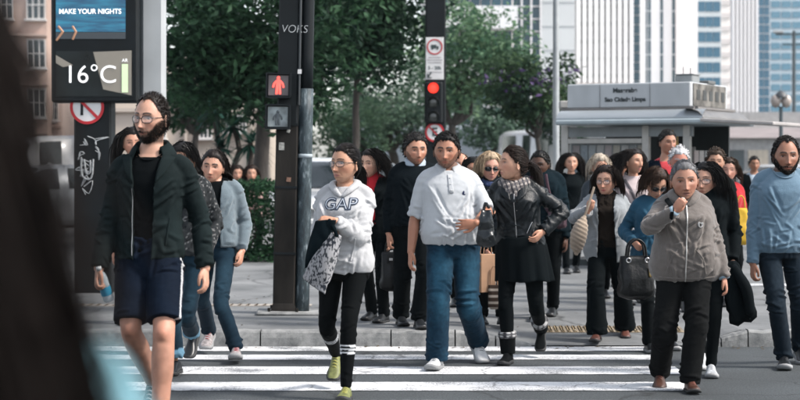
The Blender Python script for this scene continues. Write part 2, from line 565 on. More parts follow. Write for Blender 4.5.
pave = link('pavement', to_mesh(*grid_surface(G), 'pavement', False), PAVE, kind='structure')
# kerbstones, one by one
def kerbstone(x0, x1, zl, zr, seed):
    n = 9; rg = np.random.default_rng(seed)
    X = np.linspace(x0 + .006, x1 - .006, n); zt = np.linspace(zl, zr, n) + rg.normal(0, .0022, n)
    prof = [(0.0, -.08), (.004, .55), (.010, .86), (.022, .97), (.045, 1.0), (.14, 1.0), (.14, -.08)]
    Gk = np.zeros((len(prof), n, 3))
    for i, (dy, f) in enumerate(prof):
        Gk[i, :, 0] = X; Gk[i, :, 1] = KY + dy + rg.normal(0, .0025, n) * (f > 0.3); Gk[i, :, 2] = np.where(f > 0, zt * f, f)
    V, Fl = grid_surface(Gk)
    m = len(prof)
    caps = [np.array([[i * n for i in range(m)][::-1], [i * n + n - 1 for i in range(m)]])]
    return V, Fl + caps
x = -8.0; k = 0
edges = []
while x < .44:
    x2 = min(x + .98 + .1 * math.sin(k * 2.1), .45); edges.append((x, x2, .134, .134)); x = x2; k += 1
edges += [(.45, .78, .134, .085), (.78, 1.08, .085, .02), (2.42, 2.62, .02, .07), (2.62, 2.84, .07, .134)]
x = 2.84
while x < 8: edges.append((x, x + .95, .134, .134)); x += .95
for i, (a, b, zl, zr) in enumerate(edges):
    V, Fl = kerbstone(a, b, zl, zr, i)
    add('kerbstone', [(V, Fl)], KERB, pave, smooth=False)
# tactile strip on the dropped kerb: ribs on a base
tact = bpy.data.objects.new('tactile_strip', None); COL.objects.link(tact); tact.location = (0, 0, 0)
tact['label'] = 'worn yellow ribbed tactile strip across the dropped kerb'; tact['category'] = 'tactile strip'
ty = mat('worn_yellow_tile', (.31, .235, .14), .85, var=.35, scale=9)
ty2 = mat('tile_base', (.22, .18, .13), .9, var=.3, scale=9)
xx = np.linspace(1.15, 2.42, 24)
Gb = np.array([[(x, y, pave_z(x, y) + .004) for x in xx] for y in (14.42, 14.56, 14.70)])
add('base', [grid_surface(Gb)], ty2, tact)
for i, x in enumerate(np.arange(1.18, 2.41, .052)):
    y0, y1 = 14.43, 14.69
    c = (x, (y0 + y1) / 2, pave_z(x, (y0 + y1) / 2) + .009); sl = math.atan2(pave_z(x, y1) - pave_z(x, y0), y1 - y0)
    add('rib', [box(c, (.026, .25, .010), rotx(sl), .003)], ty, tact)
# second, faded strip on the left pavement and the white line on the right island
t2 = bpy.data.objects.new('tactile_strip', None); COL.objects.link(t2)
t2['label'] = 'faded tactile paving strip beside the signal post'; t2['category'] = 'tactile strip'
add('base', [box((-2.3, 16.35, .133), (2.9, .22, .006))], mat('faded_tile', (.30, .275, .245), .9, var=.3, scale=12), t2, smooth=False)
for i in range(36): add('rib', [box((-3.7 + i * .08, 16.35, .137), (.03, .19, .008), None, .002)], mat('faded_rib', (.34, .29, .24), .9, var=.3), t2)
sheet('painted_line', 3.75, 8.5, 18.9, 19.25, .134, PAINT, pave)
sheet('painted_line', 4.2, 8.5, 16.4, 16.47, .134, PAINT, pave)

# ---------------------------------------------------------------- vegetation
def leaf_mat(name, c):
    return vcol_mat(name, .55, 0, 0, 1, .4, .18, 3.0)
LEAF = None
def leaf_material():
    m, n, l, b = new_mat('leaf')
    at = n.new('ShaderNodeAttribute'); at.attribute_name = 'Col'
    l.new(at.outputs['Color'], b.inputs['Base Color']); b.inputs['Roughness'].default_value = .6; b.inputs['Specular IOR Level'].default_value = .15
    tr = n.new('ShaderNodeBsdfTranslucent'); l.new(at.outputs['Color'], tr.inputs['Color'])
    mx = n.new('ShaderNodeMixShader'); mx.inputs[0].default_value = .35
    out = n['Material Output']; l.new(b.outputs[0], mx.inputs[1]); l.new(tr.outputs[0], mx.inputs[2]); l.new(mx.outputs[0], out.inputs['Surface'])
    return m
LEAF = leaf_material()
BARK = mat('bark', (.045, .038, .033), .9, var=.4, scale=18, bump=.8, bscale=40, stretch=(1, 1, .2))

def leaves(centres, size, rng, cols, up=.4, droop=0.0, aspect=.45):
    """one folded leaf (two quads) per centre"""
    n = len(centres)
    d = rng.normal(0, 1, (n, 3)); d[:, 2] = d[:, 2] * .5 - droop; d /= np.linalg.norm(d, axis=1)[:, None]
    nn = rng.normal(0, 1, (n, 3)) + np.array([0, 0, up * 2]); sd = np.cross(d, nn); sd /= np.linalg.norm(sd, axis=1)[:, None] + 1e-9
    upv = np.cross(sd, d)
    L = (size * rng.uniform(.6, 1.25, n))[:, None]; W = L * aspect
    a = centres; b = centres + d * L * .5 - upv * L * .04; c = centres + d * L
    V = np.stack([a, b + sd * W * .5 + upv * W * .18, c - upv * L * .12, b - sd * W * .5 + upv * W * .18, b], 1).reshape(-1, 3)
    o = np.arange(n)[:, None] * 5
    Fq = np.concatenate([o + np.array([0, 4, 1, 1])[None]][:0] + [np.stack([o[:, 0], o[:, 0] + 4, o[:, 0] + 2, o[:, 0] + 1], 1), np.stack([o[:, 0], o[:, 0] + 3, o[:, 0] + 2, o[:, 0] + 4], 1)])
    C = np.repeat(cols, 5, 0)
    return V, [Fq], C

def limb(rng, a, b, r0, r1, wob=.08, n=6):
    t = np.linspace(0, 1, n)[:, None]; P = a * (1 - t) + b * t
    P[1:-1] += rng.normal(0, wob * np.linalg.norm(b - a) * .5, (n - 2, 3)) * np.array([1, 1, .5])
    return tube(P, np.linspace(r0, r1, n), 8, 2), P

def tree(label, base, h_trunk, crown_c, crown_r, n, size, c_dark, c_light, seed, group='street trees', r0=.13, clump=26, csize=.42, forks=5, flowers=None, hole=.0, name='street_tree', flat=1.0, lean=(0, 0)):
    rng = np.random.default_rng(seed); base = np.asarray(base, float); cc = np.asarray(crown_c, float); cr = np.asarray(crown_r, float)
    root = bpy.data.objects.new(name, None); COL.objects.link(root); root.location = base
    root['label'] = label; root['category'] = 'tree'; root['group'] = group
    top = np.array([lean[0], lean[1], h_trunk])
    parts = []
    tb, P = limb(rng, np.array([0, 0, -.1]), top, r0 * 1.15, r0 * .75, .03); parts.append(tb)
    ends = []
    for i in range(forks):
        d = rng.normal(0, 1, 3); d /= np.linalg.norm(d)
        e = (cc - base) + d * cr * np.array([.55, .55, .5])
        tb, P = limb(rng, top, e, r0 * .6, r0 * .12, .12, 7); parts.append(tb); ends.append(P)
        for j in (3, 4, 5):
            d2 = rng.normal(0, 1, 3); e2 = P[j] + d2 / np.linalg.norm(d2) * cr * .42
            tb2, P2 = limb(rng, P[j], e2, r0 * .22, r0 * .05, .12, 5); parts.append(tb2); ends.append(P2)
    add('trunk', parts, BARK, root)
    # foliage: clumps through the volume, biased to the shell
    cl = rng.normal(0, 1, (clump, 3)); cl /= np.linalg.norm(cl, axis=1)[:, None]
    cl = (cc - base) + cl * cr * (rng.uniform(.25, 1.0, clump) ** .5)[:, None]
    e = np.concatenate([P[len(P) // 2:] for P in ends]); cl = np.concatenate([cl, e[rng.choice(len(e), min(len(e), clump // 2), False)]])
    ids = rng.integers(0, len(cl), n)
    rad = csize * rng.uniform(.6, 1.3, len(cl))
    v = rng.normal(0, 1, (n, 3)); v /= np.linalg.norm(v, axis=1)[:, None]
    ctr = cl[ids] + v * (rad[ids] * rng.uniform(.2, 1, n) ** .45)[:, None] * np.array([1.15, 1.15, .75 * flat])
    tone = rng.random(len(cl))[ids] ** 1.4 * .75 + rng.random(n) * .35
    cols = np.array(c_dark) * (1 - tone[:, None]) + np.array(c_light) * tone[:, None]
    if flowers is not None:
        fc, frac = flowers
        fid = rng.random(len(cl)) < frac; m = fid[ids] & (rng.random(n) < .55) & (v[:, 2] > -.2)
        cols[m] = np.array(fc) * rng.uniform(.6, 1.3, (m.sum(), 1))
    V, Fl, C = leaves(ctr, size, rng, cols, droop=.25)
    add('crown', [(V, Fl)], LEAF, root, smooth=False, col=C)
    return root

def at(px, py, d): return P3(px, py, d)
gz = .13
def gp(px, d, z=gz): return np.array([(px - CX) / F * d, d, z])
tree('broad dark green street tree behind the pedestrian signal', gp(263, 27), 2.6, at(262, 5, 27), (1.55, 1.4, 1.9), 18000, .16, (.003, .014, .011), (.046, .108, .052), 1, r0=.13, clump=60, csize=.62)
tree('dense dark tree with thin trunk behind the hoodie woman', gp(357, 31), 2.9, at(362, -22, 31), (1.35, 1.4, 1.75), 17000, .16, (.003, .013, .011), (.044, .102, .052), 2, r0=.075, clump=60, csize=.6)
tree('hazy tree with forked trunks behind the man in black', gp(392, 46), 1.7, at(392, 95, 46), (2.2, 1.6, 1.35), 6500, .17, (.045, .085, .07), (.14, .22, .14), 3, r0=.15, clump=44, csize=.55, forks=6)  # haze painted into the paler leaf colours
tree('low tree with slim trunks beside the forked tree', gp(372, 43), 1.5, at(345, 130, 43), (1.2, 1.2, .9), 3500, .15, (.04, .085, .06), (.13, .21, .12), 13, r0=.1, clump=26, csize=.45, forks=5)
tree('sunlit pale green tree behind the traffic light', gp(452, 42), 2.3, at(462, 50, 42), (1.5, 1.3, 1.3), 6500, .17, (.03, .095, .06), (.24, .36, .20), 4, r0=.12, clump=36, csize=.5)  # sunlight painted into the leaves by lighter colours
tree('tree with purple blossom beside the lamp post', gp(537, 36), 1.9, at(530, 82, 36), (1.0, .9, .72), 4200, .15, (.012, .035, .026), (.07, .12, .055), 5, r0=.065, clump=26, csize=.36, flowers=((.13, .085, .21), .30))
tree('hazy green tree right of the lamp post', gp(566, 44), 1.8, at(563, 112, 44), (.75, .9, .85), 2600, .16, (.03, .06, .05), (.10, .16, .10), 6, r0=.08, clump=20, csize=.4)  # haze mixed into the leaf colours here too
tree('pale hazy tree over the bus', gp(494, 50), 2.0, at(492, 122, 50), (1.0, 1.0, .85), 3000, .17, (.04, .08, .065), (.12, .19, .13), 7, r0=.09, clump=22, csize=.45)  # leaf colours lightened to paint in the haze
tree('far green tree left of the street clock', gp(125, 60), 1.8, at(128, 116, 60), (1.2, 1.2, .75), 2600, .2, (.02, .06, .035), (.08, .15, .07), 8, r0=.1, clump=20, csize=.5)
tree('green tree over the cream wall behind the street clock', gp(196, 38), 2.0, at(196, 92, 38), (1.1, 1.0, .75), 3600, .17, (.014, .045, .028), (.06, .13, .06), 9, r0=.09, clump=24, csize=.45)

# clipped hedge
rng = np.random.default_rng(5)
hd_root = bpy.data.objects.new('hedge', None); COL.objects.link(hd_root); hb = gp(238, 23.6); hd_root.location = hb
hd_root['label'] = 'dark green clipped hedge behind the young man'; hd_root['category'] = 'hedge'
n = 10500; c = rng.uniform(-1, 1, (n, 3)); 
ax_ = rng.integers(0, 3, n); sgn = rng.choice([-1, 1], n); shell = rng.random(n) < .75
for a_ in range(3): c[shell & (ax_ == a_), a_] = sgn[shell & (ax_ == a_)] * rng.uniform(.82, 1.02, (shell & (ax_ == a_)).sum())
c = c * np.array([.80, .5, .54]) + np.array([0, .3, .58]); c += np.stack([vnoise(c * 3 + 9 * i, i) * .10 for i in range(3)], 1)
tone = rng.random((n, 1)) * .6 + .4 * (vnoise(c * 5, 2)[:, None] * .5 + .5)
V, Fl, C = leaves(c, .075, rng, np.array([.006, .022, .016]) * (1 - tone) + np.array([.035, .095, .04]) * tone, aspect=.55)
add('foliage', [(V, Fl)], LEAF, hd_root, smooth=False, col=C)
st = [limb(rng, np.array([x, .3, 0]), np.array([x + .1, .3, .8]), .02, .008)[0] for x in (-.5, -.2, .15, .45)]
add('stems', st, BARK, hd_root)
# spiky dracaena behind the hedge
def spiky(label, base, h, crowns, seed, L=.55):
    rng = np.random.default_rng(seed)
    root = bpy.data.objects.new('dracaena', None); COL.objects.link(root); root.location = base; root['label'] = label; root['category'] = 'plant'
    parts = []; V_, F_, C_ = [], [], []
    for (dx, dz, rr) in crowns:
        top = np.array([dx, 0, h + dz]); parts.append(limb(rng, np.array([dx * .2, 0, -.05]), top, .06, .045, .03)[0])
        for i in range(70):
            a = rng.uniform(0, 6.283); el = rng.uniform(-.7, 1.3); l = L * rr * rng.uniform(.7, 1.1)
            d = np.array([math.cos(a) * math.cos(el), math.sin(a) * math.cos(el), math.sin(el)])
            t = np.linspace(0, 1, 5)[:, None]; P = top + d * l * t + np.array([0, 0, -.30 * l]) * t ** 2
            w = np.array([.018, .026, .022, .013, .002])[:, None]; sd = nrm(np.cross(d, [0, 0, 1]) + 1e-6)
            Gq = np.stack([P - sd * w, P + sd * w], 1); V, Fl = grid_surface(Gq)
            F_.append(Fl[0] + sum(len(v) for v in V_)); V_.append(V); C_.append(np.tile(np.array([.012, .040, .030]) * rng.uniform(.6, 2.2), (len(V), 1)))
    add('trunk', parts, BARK, root)
    add('fronds', [(np.concatenate(V_), [np.concatenate(F_)])], LEAF, root, smooth=False, col=np.concatenate(C_))
    return root
spiky('spiky dracaena plant with several heads behind the hedge', gp(236, 29.5), 1.75, [(-.05, .25, 1.0), (.25, -.05, .9), (-.38, .55, .9), (-.25, -.12, .7)], 3)
spiky('short spiky plant beside the signal post', gp(286, 25.5), 1.0, [(.0, .0, .7), (.12, .2, .6)], 4, .45)

# ---------------------------------------------------------------- buildings
GL_T = mat('teal_glass', (.012, .050, .075), .16, var=.35, scale=.25, spec=.7)
GL_B = mat('blue_glass', (.026, .095, .155), .16, var=.35, scale=.2, spec=.7)
GL_L = mat('pale_blue_glass', (.085, .20, .28), .2, var=.3, scale=.15, spec=.7)
GL_D = mat('dark_window_glass', (.030, .045, .055), .12, var=.5, scale=.6, spec=.7)
WH_A = mat('white_cladding', (.80, .795, .80), .75, var=.05, scale=.3)
WH_B = mat('warm_white_render', (.78, .73, .70), .85, var=.07, scale=.4)
CONC = mat('pale_concrete', (.60, .62, .63), .85, var=.08, scale=.25, bump=.1, bscale=8)
PINK = mat('pink_render', (.52, .385, .325), .9, var=.10, scale=.3)
CREAM = mat('cream_render', (.50, .435, .375), .9, var=.10, scale=.6)
STEELW = mat('grey_white_metal', (.44, .46, .47), .5, var=.06)

def unit_box():
    if 'unit' not in _ico:
        V, Fl = box((0, 0, 0), (1, 1, 1)); _ico['unit'] = (V, Fl)
    return _ico['unit']
_ubm = {}
def ubox(name, c, s, m, parent):
    """box object with shared mesh data (scaled unit cube)"""
    key = (m.name)
    if key not in _ubm:
        V, Fl = unit_box(); me = to_mesh(V, Fl, 'piece', False); me.materials.append(m); _ubm[key] = me
    o = bpy.data.objects.new(name, _ubm[key]); COL.objects.link(o); o.parent = parent
    o.location = c; o.scale = s
    return o

class Facade:
    """a building with its street face at distance d between two photo columns"""
    def __init__(s, name, label, x0, x1, d, height, depth, m, yaw=0.0, base=0.0):
        s.d = d
        s.root = bpy.data.objects.new(name, None); COL.objects.link(s.root)
        s.X0, s.X1 = (x0 - CX) / F * d, (x1 - CX) / F * d
        s.cx = (s.X0 + s.X1) / 2; s.w = s.X1 - s.X0
        s.root.location = (s.cx, d, 0); s.root.rotation_euler = (0, 0, R(yaw))
        s.root['label'] = label; s.root['category'] = 'building'; s.root['group'] = 'buildings behind the street'
        if m is not None:
            add('wall', [box((0, depth / 2, height / 2 + base / 2), (s.w, depth, height - base))], m, s.root, smooth=False)
    def x(s, px): return (px - CX) / F * s.d - s.cx
    def z(s, py): return CZ - (py - HY) / F * s.d
    def piece(s, name, px0, px1, py0, py1, m, out=.05, th=.3, parent=None):
        x0, x1 = s.x(px0), s.x(px1); z1, z0 = s.z(py0), s.z(py1)
        return ubox(name, ((x0 + x1) / 2, -out + th / 2, (z0 + z1) / 2), (x1 - x0, th, z1 - z0), m, parent or s.root)

# pink apartment block, left
b = Facade('apartment_building', 'pink apartment block with white windows at far left', -60, 47, 100, 36, 14, PINK)
fr = mat('white_window_frame', (.62, .6, .58), .6)
def window(b, x0, x1, y0, y1, nx=2, glass=None, sill=True, ny=1):
    w = b.piece('window', x0, x1, y0, y1, glass or GL_D, .02, .1)
    fw = (x1 - x0) * .06
    def sub(name, a0, a1, c0, c1, out, th, m=fr):
        x0_, x1_ = b.x(a0), b.x(a1); z1, z0 = b.z(c0), b.z(c1)
        o = ubox(name, (0, 0, 0), (1, 1, 1), m, w)
        # the window piece is a scaled unit cube, so express the frame in its space
        wx, wy, wz = w.location; sx, sy, sz = w.scale
        o.location = (((x0_ + x1_) / 2 - wx) / sx, (-out + th / 2 - wy) / sy, ((z0 + z1) / 2 - wz) / sz)
        o.scale = ((x1_ - x0_) / sx, th / sy, (z1 - z0) / sz)
        return o
    for i in range(nx + 1):
        xm = x0 + (x1 - x0) * i / nx; sub('frame', xm - fw / 2, xm + fw / 2, y0, y1, .10, .12)
    for yy in [y0, y1] + [y0 + (y1 - y0) * j / ny for j in range(1, ny)]: sub('frame', x0 - fw / 2, x1 + fw / 2, yy - fw / 2, yy + fw / 2, .11, .12)
    if sill: sub('sill', x0 - 2, x1 + 2, y1 + .5, y1 + 2.2, .35, .45)
    return w
for k in range(-3, 4):
    y = 40 + k * 49
    for x0 in (-40, -6, 27): window(b, x0 - k * 1.5 * 0, x0 + 18, y, y + 28, 3, ny=2)
    b.piece('ledge', -60, 47.5, y - 6, y - 3.5, PINK, .35, .5)
b2 = Facade('apartment_building', 'narrow pink stair tower beside the far left apartment block', 47.3, 62, 101.5, 36, 10, mat('pink_render_pale', (.56, .43, .37), .9, var=.1, scale=.3))
for k in range(-3, 4):
    y = 46 + k * 49; window(b2, 49.5, 57.5, y, y + 25, 2, ny=2)
    b2.piece('ledge', 47.5, 62, y + 30, y + 32, PINK, .3, .4)
# cream low building behind the tree
b = Facade('low_building', 'cream low building with barred window behind the tree', 105, 268, 43, 4.4, 8, CREAM)
w = window(b, 226, 246, 116, 132, 6)
window(b, 148, 166, 118, 138, 4); window(b, 196, 212, 118, 138, 4)
for xx in (108, 186, 219, 252, 266): b.piece('pilaster', xx - 1.2, xx + 1.2, 50, 210, CREAM, .08, .2)
b.piece('plinth', 105.5, 267.5, 196, 214, mat('grey_plinth', (.24, .22, .2), .9), .1, .2)
b.piece('cornice', 104, 269, 108, 112, CREAM, .12, .3)

# white balcony building
b = Facade('office_building', 'white building with long balcony parapets behind the sunlit tree', 425, 513, 72, 22, 14, WH_B)
for (y0, y1) in ((-60, -28), (8, 30), (62, 84)):
    b.piece('parapet', 424, 516, y0, y1, WH_A, 1.1, 1.1)
for r_ in ((-28, 8), (30, 62), (86, 104)):
    for i in range(8):
        x0 = 428 + i * 10.6; b.piece('window', x0, x0 + 9.4, r_[0] + 1, r_[1] - 1, GL_T, .05, .1)
for i in range(9): b.piece('fin', 428 + i * 10.6, 432 + i * 10.6, 106, 170, WH_A, .5, .5)
for i in range(8): b.piece('window', 432.5 + i * 10.6, 437.6 + i * 10.6, 108, 150, GL_B, .05, .1)
# dark blue curtain wall
b = Facade('office_tower', 'dark blue glass curtain wall tower with white mullions', 511, 541.5, 95, 60, 20, mat('tower_core', (.30, .33, .35), .8))
cols_ = [512, 521.5, 531, 540.5]
for j in range(-5, 12):
    y = -6 + j * 12.5
    for i in range(3): b.piece('pane', cols_[i] + .8, cols_[i + 1] - .8, y + .8, y + 11.7, GL_T, .06, .1)
for xx in cols_: b.piece('mullion', xx - .8, xx + .8, -80, 150, WH_A, .22, .3)
for j in range(-5, 12): b.piece('transom', 511.5, 541, -6 + j * 12.5 - .35, -6 + j * 12.5 + .45, WH_A, .16, .2)
# plain concrete slab tower and finned tower
b = Facade('concrete_tower', 'plain pale concrete tower beside the lamp post', 541.8, 575, 101, 62, 20, CONC)
for j in range(-3, 8): b.piece('joint_strip', 542, 574.8, j * 24 + 2, j * 24 + 2.5, mat('joint_grey', (.36, .38, .40), .9), .03, .1)
b = Facade('finned_tower', 'white tower with close vertical fins and small dark openings', 575.3, 633, 110, 66, 20, mat('fin_gap', (.40, .39, .40), .85, var=.1))
for i in range(10):
    x0 = 576 + i * 5.85; b.piece('fin', x0, x0 + 3.7, -110, 83, WH_A, .55, .6)
for i in range(9):
    for j in range(-3, 5): b.piece('opening', 576 + i * 5.85 + 3.95, 576 + i * 5.85 + 5.5, j * 17.5 + 4, j * 17.5 + 8.5, GL_D, .1, .1)
b.piece('band', 575.5, 633, 84, 100, WH_B, .7, .7)
# teal strip tower
b = Facade('glass_tower', 'narrow teal glass tower strip with white floor lines', 625.5, 641, 140, 90, 20, WH_A)
for j in range(-6, 14): b.piece('pane', 627, 639.6, j * 9.4 - 3, j * 9.4 + 5.4, GL_T, .1, .15)
# white piers with slits
b = Facade('white_tower', 'broad white tower with dark vertical window slits', 640.8, 697.5, 150, 96, 24, WH_A)
for xx, ww in ((646.5, 1.4), (649.5, 2.4), (661.5, 2.6), (673.5, 2.8)):
    for j in range(-6, 9): b.piece('window', xx - ww / 2, xx + ww / 2, j * 14.5 - 3, j * 14.5 + 10.6, GL_T, .05, .15)
b.piece('pier', 675.5, 696, -120, 130, mat('pinkish_white', (.80, .76, .76), .8, var=.05, scale=.1), .8, .8)
# banded glass
b = Facade('glass_tower', 'blue grey office tower with pale spandrel bands', 697.3, 721, 165, 110, 24, mat('spandrel_pale', (.46, .50, .52), .7, var=.08, scale=.2))
for j in range(-6, 10):
    for i in range(3): b.piece('window', 698 + i * 7.6, 705 + i * 7.6, j * 15.2 + 1.5, j * 15.2 + 11.5, GL_B, .05, .12)
b = Facade('white_tower', 'slim white pier tower left of the ribbed tower', 720.5, 730.5, 168, 110, 18, WH_B)
for j in range(-6, 12): b.piece('band', 720.8, 730.2, j * 13, j * 13 + 5, mat('darker_white', (.60, .56, .55), .8), .1, .15)  # bands in a darker tone of the wall white
b = Facade('ribbed_tower', 'tall white ribbed tower right of the kiosk roof', 730.8, 758.5, 205, 120, 24, mat('rib_gap', (.50, .51, .54), .8))
for i in range(7): b.piece('rib', 731.4 + i * 3.9, 733.8 + i * 3.9, -140, 178, mat('rib_white', (.80, .79, .80), .8, var=.04), .6, .6)
b = Facade('glass_tower', 'slim blue glass tower beside the ribbed tower', 757.6, 770, 225, 130, 24, WH_A)
for j in range(-8, 16):
    b.piece('pane', 758.2, 763.4, j * 9 - 2, j * 9 + 6, GL_B, .1, .2); b.piece('pane', 764, 769.4, j * 9 - 2, j * 9 + 6, GL_B, .1, .2)
b = Facade('glass_tower', 'pale blue gridded office tower at the right edge', 769.5, 835, 265, 150, 30, mat('grid_pale', (.42, .50, .55), .7, var=.06, scale=.1))
for j in range(-7, 14):
    for i in range(6): b.piece('window', 771 + i * 10.6, 780 + i * 10.6, j * 10.4 + 1, j * 10.4 + 7.4, GL_L, .1, .2)
b = Facade('low_building', 'low grey shop building behind the right hand passers-by', 690, 840, 60, 3.3, 10, mat('shop_grey', (.34, .335, .33), .85, var=.15))
for i in range(6): b.piece('shopfront', 700 + i * 24, 720 + i * 24, 150, 196, GL_D if i % 2 else mat('cream_shop', (.48, .42, .34), .7), .05, .1)  # every second shopfront is plain cream
b.piece('fascia', 690, 840, 128, 138, mat('pink_fascia', (.52, .45, .44), .8), .3, .4)
# ---------------------------------------------------------------- street furniture
def empty(name, loc, label, cat, rot=(0, 0, 0), group=None):
    o = bpy.data.objects.new(name, None); COL.objects.link(o); o.location = loc; o.rotation_euler = rot
    o['label'] = label; o['category'] = cat
    if group: o['group'] = group
    return o

BLK = mat('black_paint', (.0045, .0072, .009), .5, var=.3, scale=4, spec=.22)
def peeling_mat():
    m, n, l, b = new_mat('peeling_paint')
    tc = n.new('ShaderNodeTexCoord'); mp = n.new('ShaderNodeMapping'); mp.inputs['Scale'].default_value = (1, 1, .28)
    a = n.new('ShaderNodeTexNoise'); a.inputs['Scale'].default_value = 22; a.inputs['Detail'].default_value = 8; a.inputs['Roughness'].default_value = .7
    l.new(tc.outputs['Object'], mp.inputs['Vector']); l.new(mp.outputs['Vector'], a.inputs['Vector'])
    r = n.new('ShaderNodeValToRGB'); e = r.color_ramp.elements
    e[0].position = .42; e[0].color = (.012, .022, .028, 1); e[1].position = .66; e[1].color = (.20, .24, .26, 1)
    x = e.new(.55); x.color = (.035, .055, .065, 1)
    l.new(a.outputs['Fac'], r.inputs['Fac']); l.new(r.outputs['Color'], b.inputs['Base Color']); b.inputs['Roughness'].default_value = .6
    return m
PEEL = peeling_mat()
RUST = mat('grimy_steel', (.009, .010, .010), .65, var=.6, scale=5, bump=.2, bscale=30, stretch=(1, 1, .3), var2=(.024, .021, .018), spec=.2)
SIGNW = mat('sign_white', (.62, .62, .62), .5, var=.06)
SIGNR = mat('sign_red', (.42, .012, .02), .5, var=.08)
GRAF = mat('graffiti_chalk', (.42, .44, .45), .8, var=.3, scale=30)

def glow(name, c, e, strength):
    return mat(name, c, .4, var=.05, emit=e, estr=strength)

def ring(c, r, w, th, n=40, y0=0):
    """flat annulus facing -y, extruded th"""
    t = np.linspace(0, 2 * math.pi, n, endpoint=False)
    o, i = r, r - w
    G = np.zeros((5, n, 3))
    for k, (rr, y) in enumerate(((i, th), (i, 0), (o, 0), (o, th), (i, th))):
        G[k] = np.stack([c[0] + rr * np.cos(t), np.full(n, c[1] + y), c[2] + rr * np.sin(t)], 1)
    return grid_surface(G, True)
def disc(c, r, th, n=40):
    t = np.linspace(0, 2 * math.pi, n, endpoint=False)
    V, Fl = prism(np.stack([r * np.cos(t), r * np.sin(t)], 1), th); return V + np.asarray(c, float), Fl

def stand_text(name, txt, size, loc, m, parent, ext=.002, bold=0.0, sx=1.0, shear=0.0):
    me = text_mesh(txt, size, ext, bold)
    n = len(me.vertices); V = np.empty(n * 3); me.vertices.foreach_get('co', V); V = V.reshape(-1, 3)
    W = np.stack([V[:, 0] * sx + shear * V[:, 1], -V[:, 2], V[:, 1]], 1)
    me.vertices.foreach_set('co', W.astype(np.float32).ravel()); me.update()
    return link(name, me, m, parent, loc=loc)

def strokes(name, paths, r, m, parent, y):
    parts = []
    for p in paths:
        p = np.array([(a, y, b) for a, b in p], float); parts.append(tube(p, r, 5, 3))
    return add(name, parts, m, parent)

# pedestrian signal post
d = 15.5; b0 = gp(289, d)
sg = empty('signal_post', b0, 'dark steel signal post with red pedestrian light and peeling round pole', 'signal post', (0, R(1.1), 0))
def lx(px): return (px - 289) / F * d
def lz(py): return CZ - (py - HY) / F * d - gz
add('column', [box((-.045, 0, 2.3), (.185, .18, 4.6), None, .012)], BLK, sg, smooth=False)
add('column_lower', [box((-.045, 0, .86), (.198, .192, 1.72), None, .012)], RUST, sg, smooth=False)
add('base_shoe', [(lambda V, F_: (V, F_))(*tube([(-.045, 0, -.02), (-.045, 0, .05), (-.045, 0, .12)], [.17, .155, .125], 4, 2, cap='flat', ref=(1, 1, 0)))], RUST, sg, smooth=False)
ft = [box((.02, -.02, .012), (.62, .46, .03), rotz(.05), .012)]
add('footing', ft, KERB, sg, smooth=False)
add('round_pole', [tube([(.118, -.01, -.02), (.118, -.01, 2.05)], .066, 24, 8, cap='flat'), tube([(.118, -.01, 2.05), (.118, -.01, 4.6)], .052, 24, 8, cap='flat')], PEEL, sg)
add('upper_sleeve', [tube([(.118, -.01, 2.02), (.118, -.01, 4.6)], .060, 24, 8, cap='flat')], BLK, sg)
add('conduit', [tube([(.058, -.09, 1.9), (.058, -.09, 4.6)], .012, 10, 4)], mat('conduit_grey', (.03, .036, .04), .5), sg)
add('pole_band', [tube([(.118, -.01, 1.42), (.118, -.01, 1.455)], .0685, 24, 1, cap='flat')], mat('pale_tape', (.30, .35, .38), .7), sg)
add('sticker', [box((.061, -.104, lz(72)), (.035, .004, .04))], SIGNW, sg, smooth=False)
for i_, (sx_, sz_, w_, h_, c_) in enumerate(((-.09, 1.52, .05, .07, (.30, .30, .28)), (-.02, 1.22, .04, .04, (.22, .12, .08)), (-.10, 1.78, .035, .05, (.25, .28, .30)), (-.03, 1.66, .03, .03, (.40, .40, .38)))):
    add('sticker', [box((sx_, -.0985, sz_), (w_, .004, h_), roty(.1 * i_))], mat('sticker_%d' % i_, c_, .7, var=.4, scale=40), sg, smooth=False)
for sx_ in (-.17, .08):
    for sy_ in (-.17, .15): add('anchor_bolt', [tube([(sx_, sy_, .02), (sx_, sy_, .06)], .014, 6, 1, cap='flat')], RUST, sg, smooth=False)
for z_ in (.55, 1.15, 1.72): add('strap_band', [box((-.045, 0, z_), (.206, .20, .022))], BLK, sg, smooth=False)
stand_text('graffiti', 'VOKS', .10, (lx(290), -.0965, lz(30)), GRAF, sg, .001, -.0015, .95, .15)
def head_box(z, name):
    hb_ = add(name, [box((lx(275.5), -.10, z), (.225, .16, .225), None, .015)], BLK, sg, smooth=False)
    fr_ = [box((lx(275.5) + sx_ * .105, -.195, z), (.014, .05, .225)) for sx_ in (-1, 1)] + [box((lx(275.5), -.195, z + sz_ * .106), (.196, .05, .014)) for sz_ in (-1, 1)]
    add('visor', fr_, BLK, hb_, smooth=False)
    return hb_
hz1, hz2 = lz(86.5), lz(117.5)
h1 = head_box(hz1, 'red_light'); h2 = head_box(hz2, 'green_light')
add('lens', [box((lx(275.5), -.183, hz1), (.18, .006, .18))], mat('signal_lens_grey', (.16, .13, .135), .3, var=.2), h1, smooth=False)
add('lens', [box((lx(275.5), -.183, hz2), (.18, .006, .18))], mat('signal_lens_pale', (.26, .30, .31), .35, var=.35, scale=14), h2, smooth=False)
rm = glow('red_signal', (.8, .1, .08), (1.0, .09, .07), .62)
